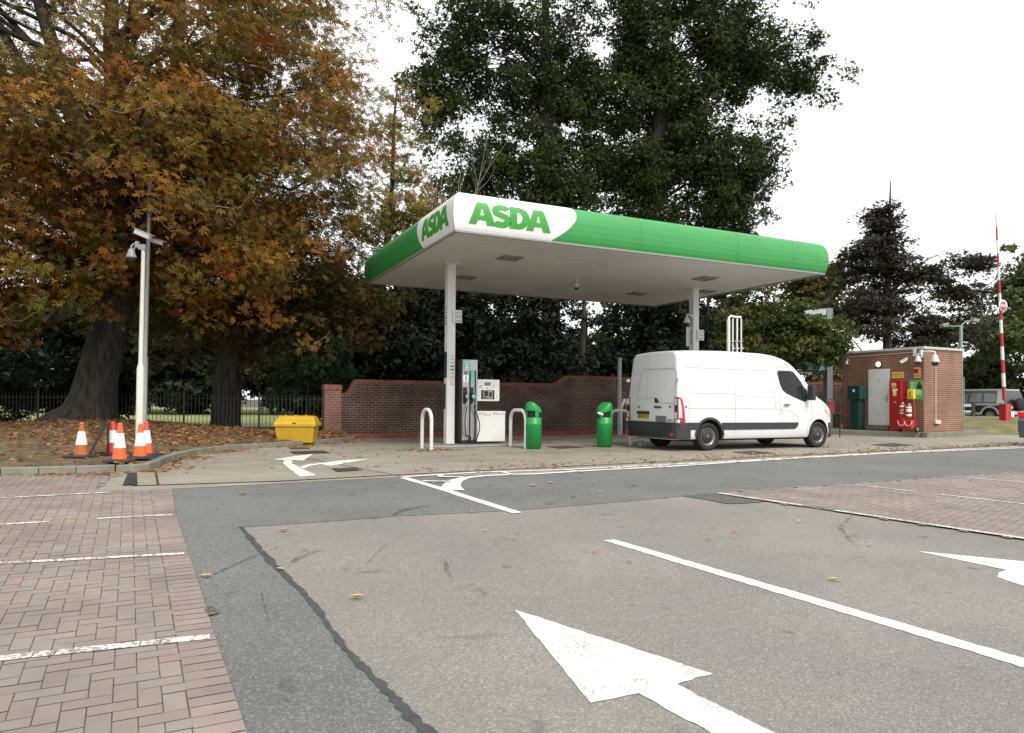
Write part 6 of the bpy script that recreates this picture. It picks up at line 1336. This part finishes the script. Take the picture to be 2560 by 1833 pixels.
# --- thin yellowing tree in the gap
p = at(968, 1000, 27)
make_tree('thin_tree', 'slender half-bare yellowing tree against the sky between the big crowns', (p.x, 27, .1), [(p.x - .2, 27, 11.6, 1.7, 1.4, 2.1), (p.x + .3, 27, 9.0, 1.6, 1.3, 1.7), (p.x + 1.0, 26.6, 8.6, 1.4, 1.2, 1.2), (p.x - .6, 27, 7.4, 1.7, 1.3, 1.3), (p.x + .9, 27, 7.0, 1.6, 1.2, 1.5)], 230, 20, .17, 'palm', [(.30, .27, .06), (.36, .20, .05), (.18, .20, .05), (.22, .15, .05)], [.35, .25, .25, .15], m_leafA, [(p.x - .3, 27, 0, .16), (p.x - .2, 27, 6, .12), (p.x + .1, 27, 9.5, .09), (p.x + .15, 27, 12, .05), (p.x + .3, 27, 13.5, .02)], cr=.5, limbs=60, limb_r=.035)
# --- bare dead shrub above the canopy corner
t = thing('dead_branches', 'pale leafless branches rising just above the near corner of the canopy', 'branches', (-2.7, 28.0, .1)); mb = MB(); mb.tube([(0, 0, 0), (.1, 0, 2.5), (0, 0, 5.4)], [.10, .08, .06], 8)
for k in range(11):
    x0 = random.uniform(-.35, .35); p0 = Vector((x0, 0, 5.0)); d_ = Vector((random.uniform(-.5, .35), random.uniform(-.2, .2), 1)).normalized(); pts = [p0]
    for j in range(9): d_ = (d_ + Vector((random.uniform(-.22, .22), random.uniform(-.2, .2), .08))).normalized(); pts.append(pts[-1] + d_ * random.uniform(.62, .86))
    mb.tube(pts, [.035, .032, .028, .024, .02, .017, .014, .011, .008, .005], 6)
    for _ in range(3):
        j = random.randint(2, 7); d2 = Vector((random.uniform(-1, 1), random.uniform(-.4, .4), .8)).normalized(); q = [pts[j]]
        for i in range(5): d2 = (d2 + Vector((random.uniform(-.3, .3), 0, .15))).normalized(); q.append(q[-1] + d2 * .3)
        mb.tube(q, [.015, .013, .010, .008, .006, .003], 5)
mb.build('twigs', m_twig, t)
# --- tall green trees
make_tree('tall_green_tree', 'tall dark green ivy-clad tree left of centre behind the canopy', (1.9, 36, .1), [(-1.3, 36, 19, 3.6, 3, 4.6), (2.0, 36.5, 17, 2.7, 3, 6.5), (-1.0, 36, 12.3, 4.0, 3, 3.6), (2.2, 36, 10.3, 2.2, 2.4, 4.4), (4.0, 36.5, 13.2, 1.5, 2.2, 3.2), (4.0, 37, 18.0, 1.2, 2, 2.2), (-4.0, 36, 17.0, 1.8, 2, 3.2), (.6, 36, 25, 4, 3, 4)], 1350, 74, .135, 'tuft', DRK, DW, m_leafD, [(1.9, 36, 0, .55), (1.95, 36, 8, .45), (1.7, 36, 15, .32), (1.5, 36, 24, .14)], cr=.72, limbs=120, flat=.75, droop=.12, shell=.35, limb_r=.045)
make_tree('tall_green_tree', 'tallest bushy green tree right of centre with branches reaching out to the right', (7.4, 38, .1), [(6.4, 38, 20, 2.8, 3, 7), (8.6, 38.5, 16, 3.6, 3, 7), (11.2, 38, 20.5, 3.8, 3, 4.6), (14.6, 38, 19.2, 3.1, 2, 1.9), (11.9, 38, 14.5, 3.1, 2.6, 3.0), (11.0, 38, 11.6, 3.2, 2.6, 2.6), (6.2, 38, 11.5, 2.6, 2.6, 4.0), (9, 38, 26, 5, 3, 4)], 1850, 74, .14, 'tuft', DRK, DW, m_leafD, [(7.2, 38, 0, .6), (7.3, 38, 8, .5), (7.8, 38, 16, .36), (8.3, 38, 25, .15)], cr=.76, limbs=150, flat=.75, droop=.12, shell=.35, limb_r=.045, holes=((4.9, 38, 22.0, .45, 6, 2.2), (4.6, 38, 10.2, .9, 6, 1.6), (11.0, 38, 16.6, .7, 6, .8), (12.8, 38, 17.2, .9, 6, .6)))
t2 = [(9.9, 38.5, 8, .25), (10.5, 38.5, 14, .2)]
# --- evergreens behind the wall
ev = [('dark holly-like evergreen behind the wall left of the first column', (-5.4, 27, .1), [(-5.4, 27, 3.2, 2.6, 1.8, 3.4)]), ('dark evergreen behind the wall directly behind pump 2', (-2.4, 28.2, .1), [(-2.4, 28.2, 3.6, 2.5, 1.8, 3.8)]), ('dark evergreen behind the wall between the two litter bins', (.4, 29, .1), [(.4, 29, 3.5, 2.2, 1.8, 3.8)]), ('lower open evergreen with sky showing through behind the second bin', (3.0, 30.5, .1), [(3.0, 30.5, 1.9, 2.0, 1.6, 2.0)]), ('dark evergreen behind the wall above the rear of the van', (6.3, 30.5, .1), [(6.2, 30.5, 3.2, 2.6, 1.8, 3.8)]), ('dark evergreen between the second column and the vent pipes', (9.0, 33, .1), [(9.2, 33, 3.6, 2.4, 2, 3.6)])]
for k, (lab, b, bl) in enumerate(ev): make_tree('evergreen_tree', lab, b, bl, 250 if k != 3 else 120, 60, .15, 'tuft', EVG, EW, m_leafD, [(b[0], b[1], 0, .22), (b[0], b[1], 3, .16), (b[0] + .1, b[1], 6.2, .05)], cr=.62, limbs=24, flat=.6, shell=.35, group='evergreens behind the brick wall', limb_r=.03)
make_tree('background_tree', 'mid-green tree glimpsed far behind the gap over the second litter bin', (5.0, 48, .1), [(4.5, 48, 4.0, 4.0, 2, 3.6), (9.5, 50, 5.0, 4.5, 2, 5.0), (15, 50, 5.5, 4, 2, 5.0)], 420, 50, .26, 'tuft', [(.07, .09, .03), (.10, .12, .035), (.05, .06, .025)], [.4, .3, .3], m_leafD, [(5, 48, 0, .25), (5, 48, 7, .06)], cr=.95, limbs=24, shell=.25)
# --- bush by the pillar, dark bushes at the far left
make_tree('leafy_bush', 'low green horse chestnut bush between the railings and the brick pillar', (-6.6, 23.0, .15), [(-6.6, 23.0, 2.2, 1.5, .9, 1.5)], 90, 26, .17, 'palm', [(.028, .055, .02), (.02, .042, .016), (.04, .06, .02)], [.4, .4, .2], m_leafD, [(-6.6, 23, 0, .05), (-6.6, 23, 2, .03)], cr=.5, limbs=12, limb_r=.015, cat='bush')
for k, (x, y, r_, h_, lab) in enumerate(((-17.4, 23.6, 2.4, 1.9, 'dark bush at the left edge behind the chestnut trunk'), (-21.5, 24.5, 3.0, 2.5, 'wide dark bush mostly outside the left edge'), (-14.6, 24.9, 1.3, 1.5, 'small dark bush just left of the chestnut trunk'))): make_tree('leafy_bush', lab, (x, y, .1), [(x, y, h_ * .9, r_, 1.4, h_)], 150, 48, .14, 'tuft', [(.018, .027, .012), (.028, .038, .014), (.014, .019, .011)], [.4, .3, .3], m_leafD, [(x, y, 0, .08), (x, y, h_, .04)], cr=.55, limbs=12, limb_r=.02, cat='bush', group='dark bushes at the left')
# --- park trees beyond the lawn
for k, (x, y, r_, h_) in enumerate(((-47, 52, 7, 9), (-38, 50, 6, 8), (-30, 53, 6, 9), (-22.5, 50, 5.5, 8), (-15.5, 52, 5.5, 8), (-9.5, 50, 5, 7.5), (-3, 52, 5, 8), (-34, 62, 8, 12), (-20, 64, 8, 12), (-6, 64, 8, 12))):
    labs = ('park tree beyond the lawn at the far left edge', 'park tree beyond the lawn left of the chestnut trunk', 'park tree behind the chestnut trunk', 'park tree behind the lamp column', 'park tree just right of the lamp column', 'park tree behind the second chestnut trunk', 'park tree behind the yellow grit bin', 'taller park tree in the rear row, leftmost', 'taller park tree in the rear row, middle', 'taller park tree in the rear row, rightmost')
    make_tree('park_tree', labs[k], (x, y, .1), [(x, y, h_ * .62, r_, 3.5, h_ * .58), (x + 1, y - 2, h_ * .28, r_ * .8, 2, h_ * .2)], 300, 50, .42, 'tuft', [(.020, .027, .011), (.026, .034, .013), (.014, .019, .010), (.045, .036, .015)], [.35, .3, .25, .1], m_leafD, [(x, y, 0, .3), (x, y, h_ * .5, .2), (x, y, h_, .08)], cr=1.3, limbs=14, shell=.4, group='trees beyond the lawn', limb_r=.05)
def clr5(p):
    sx = CX + FPX * p[:, 0] / p[:, 1]; sy = 1003 + .0079 * (sx - CX) - FPX * (p[:, 2] - EYE) / p[:, 1]
    return ~((sx > 1992) & (sy > 917 + 14 * np.sin(sx * .21)) | (sx > 2056) & (sx < 2082) & (sy < 800) | (sx > 2010) & (sx < 2060) & (sy > 772) & (sy < 788))
# --- right-hand trees
GRN = [(.055, .085, .022), (.085, .115, .028), (.13, .13, .03), (.04, .06, .02), (.15, .10, .03)]
make_tree('round_green_tree', 'rounded green tree with yellowing top right behind the van', (9.6, 26.6, .1), [(9.2, 26.8, 3.8, 1.8, 1.3, 2.2), (10.6, 26.4, 3.15, 1.7, 1.1, 1.25), (11.6, 26.5, 3.2, 1.1, 1.0, .8), (10.9, 26.6, 4.2, 1.2, 1.0, .9)], 360, 62, .12, 'tuft', GRN, [.35, .3, .15, .15, .05], m_leafD, [(9.6, 27.4, 0, .18), (9.5, 27.2, 3, .12), (9.5, 27, 5.2, .04)], clear=clr5, cr=.5, limbs=40, shell=.35, limb_r=.03)
make_tree('copper_tree', 'dark purplish-green pointed tree rising behind the brick hut', (20.6, 39, .1), [(20.3, 39, 11.0, 1.3, 1.2, 2.0), (20.0, 39, 9.0, 2.6, 1.6, 1.6), (19.6, 39, 6.4, 3.7, 2, 2.3), (22.9, 39, 8.2, 1.8, 1, .9), (25.2, 39, 9.0, 1.3, .8, .5), (24.2, 39, 7.3, 2.0, 1, .6), (23.6, 39, 5.2, 2.4, 1.4, 1.5)], 640, 56, .14, 'tuft', [(.048, .046, .032), (.07, .064, .045), (.036, .034, .026), (.065, .080, .035)], [.35, .25, .25, .15], m_leafD, [(20.6, 39, 0, .3), (20.6, 39, 6, .2), (20.7, 39, 11, .1), (20.8, 39, 13.5, .02)], cr=.78, limbs=110, flat=.26, droop=.10, shell=.3, limb_r=.035, upn=.9)
make_tree('yellowing_tree', 'pale yellow-green tree between the canopy end and the dark pointed tree', (19.5, 46, .1), [(19.4, 46, 8.0, 3.0, 2, 2.8), (17.2, 46, 5.5, 2.4, 2, 2.2)], 190, 52, .24, 'tuft', [(.16, .16, .045), (.11, .13, .035), (.20, .17, .05), (.18, .11, .04)], [.35, .3, .2, .15], m_leafD, [(19.5, 46, 0, .3), (19.5, 46, 8, .1)], cr=.9, limbs=30, shell=.35)
make_tree('yellowing_bush', 'yellow-brown hedge plant under the totem sign beyond the van nose', (16.4, 34.5, .1), [(16.0, 34.5, 1.9, 1.6, 1.1, 2.0)], 120, 50, .14, 'tuft', [(.15, .14, .04), (.10, .11, .03), (.19, .12, .04)], [.4, .4, .2], m_leafD, [(16.4, 34.5, 0, .05), (16.4, 34.5, 2, .03)], cr=.5, limbs=10, limb_r=.015, cat='bush')
make_tree('weed_clump', 'bright green weeds at the foot of the hedge left of the hut', (13.6, 29.6, .17), [(13.6, 29.6, .42, .8, .35, .32)], 30, 40, .09, 'tuft', [(.11, .20, .04), (.15, .22, .05)], [.5, .5], m_leafD, [(13.6, 29.6, .1, .02), (13.6, 29.6, .5, .01)], cr=.3, limbs=4, limb_r=.006, cat='plant')
make_tree('roadside_tree', 'mid-green tree at the right edge behind the barrier boom', (33.5, 46, .1), [(33.6, 46, 7.6, 3.6, 2.4, 2.6), (35.2, 46, 10, 2.6, 2.2, 1.8), (31.2, 46, 5.6, 2.0, 1.8, 1.2)], 330, 56, .24, 'tuft', [(.11, .14, .055), (.14, .17, .065), (.07, .095, .04)], [.4, .3, .3], m_leafD, [(33.5, 46, 0, .3), (33.5, 46, 6, .2), (33.8, 46, 10, .06)], cr=.85, limbs=60, shell=.35)
for k, (x, y, r_, h_, lab) in enumerate(((29.0, 50, 3.6, 4.2, 'dark green hedge tree behind the off-road car'), (34.5, 52, 4.2, 4.6, 'dark green hedge tree right of the off-road car'), (23.5, 50, 4.0, 4.0, 'dark hedge tree hidden mostly behind the hut'), (40.5, 50, 4.0, 5.0, 'dark hedge tree outside the right edge'))): make_tree('hedge_tree', lab, (x, y, .1), [(x, y, h_ * .6, r_, 2.4, h_ * .62)], 220, 52, .26, 'tuft', [(.05, .072, .024), (.07, .095, .03), (.035, .05, .02)], [.4, .3, .3], m_leafD, [(x, y, 0, .2), (x, y, h_, .06)], cr=.9, limbs=14, shell=.35, group='dark hedge trees at the right')
# ================================================================ FALLEN LEAVES
LB = [(.30, .120, .04), (.34, .18, .06), (.22, .095, .038), (.38, .24, .09), (.14, .075, .04), (.28, .20, .09)]
m_lit = attr_mat('dead_leaves', .7, .1, spec=.25)
def litter(name, pts, size, label, cols=None, up=1.6, kind='palm', cat='leaves'):
    pts = np.array(pts); n = len(pts); nr = rng.normal(size=(n, 3)) * .45 + np.array([0, 0, up]); c = palette(LB, [.22, .2, .16, .16, .14, .12], n, .25) if cols is None else cols
    o = leaves_mesh(name, pts, nr, size * rng.uniform(.6, 1.2, n), c, kind, m_lit, None); return tagp(o, label, cat, None, 'stuff')
pts = []
ni, nj = VERGE.shape[:2]
for _ in range(15000):
    i = rng.integers(ni - 1); j = min(nj - 2, int((rng.random() ** .9) * (nj - 1))); a, b = rng.random(2); q = VERGE[i, j] * (1 - a) * (1 - b) + VERGE[i + 1, j] * a * (1 - b) + VERGE[i, j + 1] * (1 - a) * b + VERGE[i + 1, j + 1] * a * b
    if q[1] < 15.5 and rng.random() < .45 + .35 * math.sin(q[0] * 1.7 + 2 * math.sin(q[1] * 1.3)): continue
    if q[1] > 23.6: continue
    pts.append((q[0], q[1], q[2] + .015 + .03 * rng.random()))
litter('leaf_litter', pts, .085, 'thick brown and orange leaf litter covering the raised verge under the chestnut')
pts = []
for _ in range(1500):                             # drifted against the kerb
    i = rng.integers(len(kp) - 1); f = rng.random(); q = kp[i].lerp(kp[i + 1], f); d_ = (kp[i + 1] - kp[i]).normalized(); off = -abs(rng.normal()) * (.10 if q.x < -6.6 and q.y < 13 else .3) - .02
    if rng.random() > (.35 + .65 * (math.sin(i * 1.7) > -.2)): continue
    x, y = q.x - d_.y * off, q.y + d_.x * off; pts.append((x, y, gz(x, y) + .022))
for _ in range(750):                              # along the drain and white lines
    t_ = rng.random() ** .8; s_ = rng.normal() * .35 + .25; q = HD * (4 + t_ * 22) + HN * (HC + .1 + s_); pts.append((q.x, q.y, max(0, gz(q.x, q.y)) + .028))
for _ in range(420): q = C(rng.uniform(-4, 15), rng.uniform(-2.4, 7), 0); pts.append((q.x, q.y, .022))
for _ in range(160): q = C(rng.normal() * .35 + .2, rng.normal() * .2 + 2.0, 0); pts.append((q.x, q.y, .024))
for _ in range(260): q = C(rng.uniform(-1, 20), 7.45 - abs(rng.normal()) * .15, 0); pts.append((q.x, q.y, .022))
litter('scattered_leaves', pts, .062, 'small dry leaves blown across the concrete forecourt and along its kerb and drain')
# crisp single leaves on the asphalt, each its own object
def curled(name, n_, col, s):
    mb = MB(); V = []; F = []; N_ = 7
    for i in range(N_):
        t = i / (N_ - 1); x = (t - .5); w = .26 * math.sin(math.pi * min(1, t * .9 + .08)) * (1 + .3 * random.uniform(-1, 1)); z = .05 + .16 * (t - .5) ** 2 * n_ + .03 * random.random()
        V += [(x, -w, z + w * .55), (x, 0, z), (x, w, z + w * .45)]
    for i in range(N_ - 1): F += [(i * 3, i * 3 + 1, i * 3 + 4, i * 3 + 3), (i * 3 + 1, i * 3 + 2, i * 3 + 5, i * 3 + 4)]
    mb.add([(a * s, b * s, c * s) for a, b, c in V], F, 0, True); mb.tube([(-.5 * s, 0, .06 * s), (-.72 * s, .03 * s, .10 * s)], .008 * s, 5)
    return mb
lm_ = [mat('leaf_tan', (.50, .30, .11), .7, var=.3, scale=30), mat('leaf_orange', (.42, .17, .05), .7, var=.3, scale=30), mat('leaf_yellow', (.62, .48, .16), .7, var=.2, scale=30)]
protos = []
spots = [(630, 1178, 28, 0, 'long tan leaf lying near the top of the paved car park, left of centre'), (675, 1221, 16, 1, None), (620, 1265, 20, 2, 'pale yellow leaf resting on the crack seal line'), (455, 1281, 28, 0, 'tan leaf on the dark asphalt beside the block paving edge'), (792, 1328, 40, 0, 'largest tan leaf, alone in the left middle of the pale asphalt'), (1146, 1184, 16, 1, None), (1075, 1178, 16, 2, 'thin pale yellow leaf sliver right of the give-way line end'), (1318, 1226, 18, 1, 'curled orange leaf just left of the long lane line end'), (1394, 1247, 20, 0, 'tan leaf below the start of the long lane line'), (1626, 1181, 18, 1, None), (1627, 1196, 13, 1, None), (1925, 1211, 16, 0, None), (1848, 1288, 26, 2, 'pale leaf right of the long lane line'), (1882, 1197, 13, 1, None), (540, 1098, 20, 1, None), (1043, 1137, 15, 0, None), (1270, 1103, 16, 1, None), (1180, 1078, 20, 0, None), (1082, 1076, 13, 0, None), (1770, 1157, 14, 2, None), (532, 1096, 14, 0, None), (1220, 1072, 18, 0, None), (1404, 1078, 20, 0, None), (1312, 1072, 14, 1, None), (985, 1062, 12, 1, None), (808, 1058, 14, 1, None), (1475, 1105, 12, 1, None), (1690, 1112, 14, 1, 'orange leaf at the corner of the dark asphalt patch'), (580, 1095, 12, 2, None), (1560, 1092, 12, 0, None), (2150, 1067, 12, 0, None), (1905, 1048, 14, 1, None), (1445, 1157, 10, 0, None), (1330, 1092, 12, 2, None), (470, 1357, 12, 1, 'small orange leaf in the pothole at the paving edge'), (1476, 1362, 8, 2, None), (870, 1080, 12, 0, None), (960, 1072, 10, 2, None), (1250, 1087, 10, 0, None), (1130, 1066, 12, 1, None)]
for k in range(5): protos.append(curled('p', 1 + k * .3, 0, 1.0).build('fallen_leaf', lm_[k % 3]))
for o in protos: bpy.data.objects.remove(o)
pm = [m_ for m_ in bpy.data.meshes if m_.name.startswith('fallen_leaf')]
for k, (x, y, w_, c_, lab) in enumerate(spots):
    p = PO(x, y); dist = p.length; sz = w_ * OV / FPX * dist * .78
    o = bpy.data.objects.new('fallen_leaf', pm[k % 5].copy()); COL.objects.link(o); o.data.materials.clear(); o.data.materials.append(lm_[c_]); o.location = (p.x, p.y, p.z + .014); o.scale = (sz, sz, sz); o.rotation_euler = (0, 0, random.uniform(-.5, .5) + (math.pi if k % 2 else 0))
    tagp(o, lab or 'small dry curled leaf lying loose on the open asphalt', 'leaf', 'single fallen leaves on the asphalt')
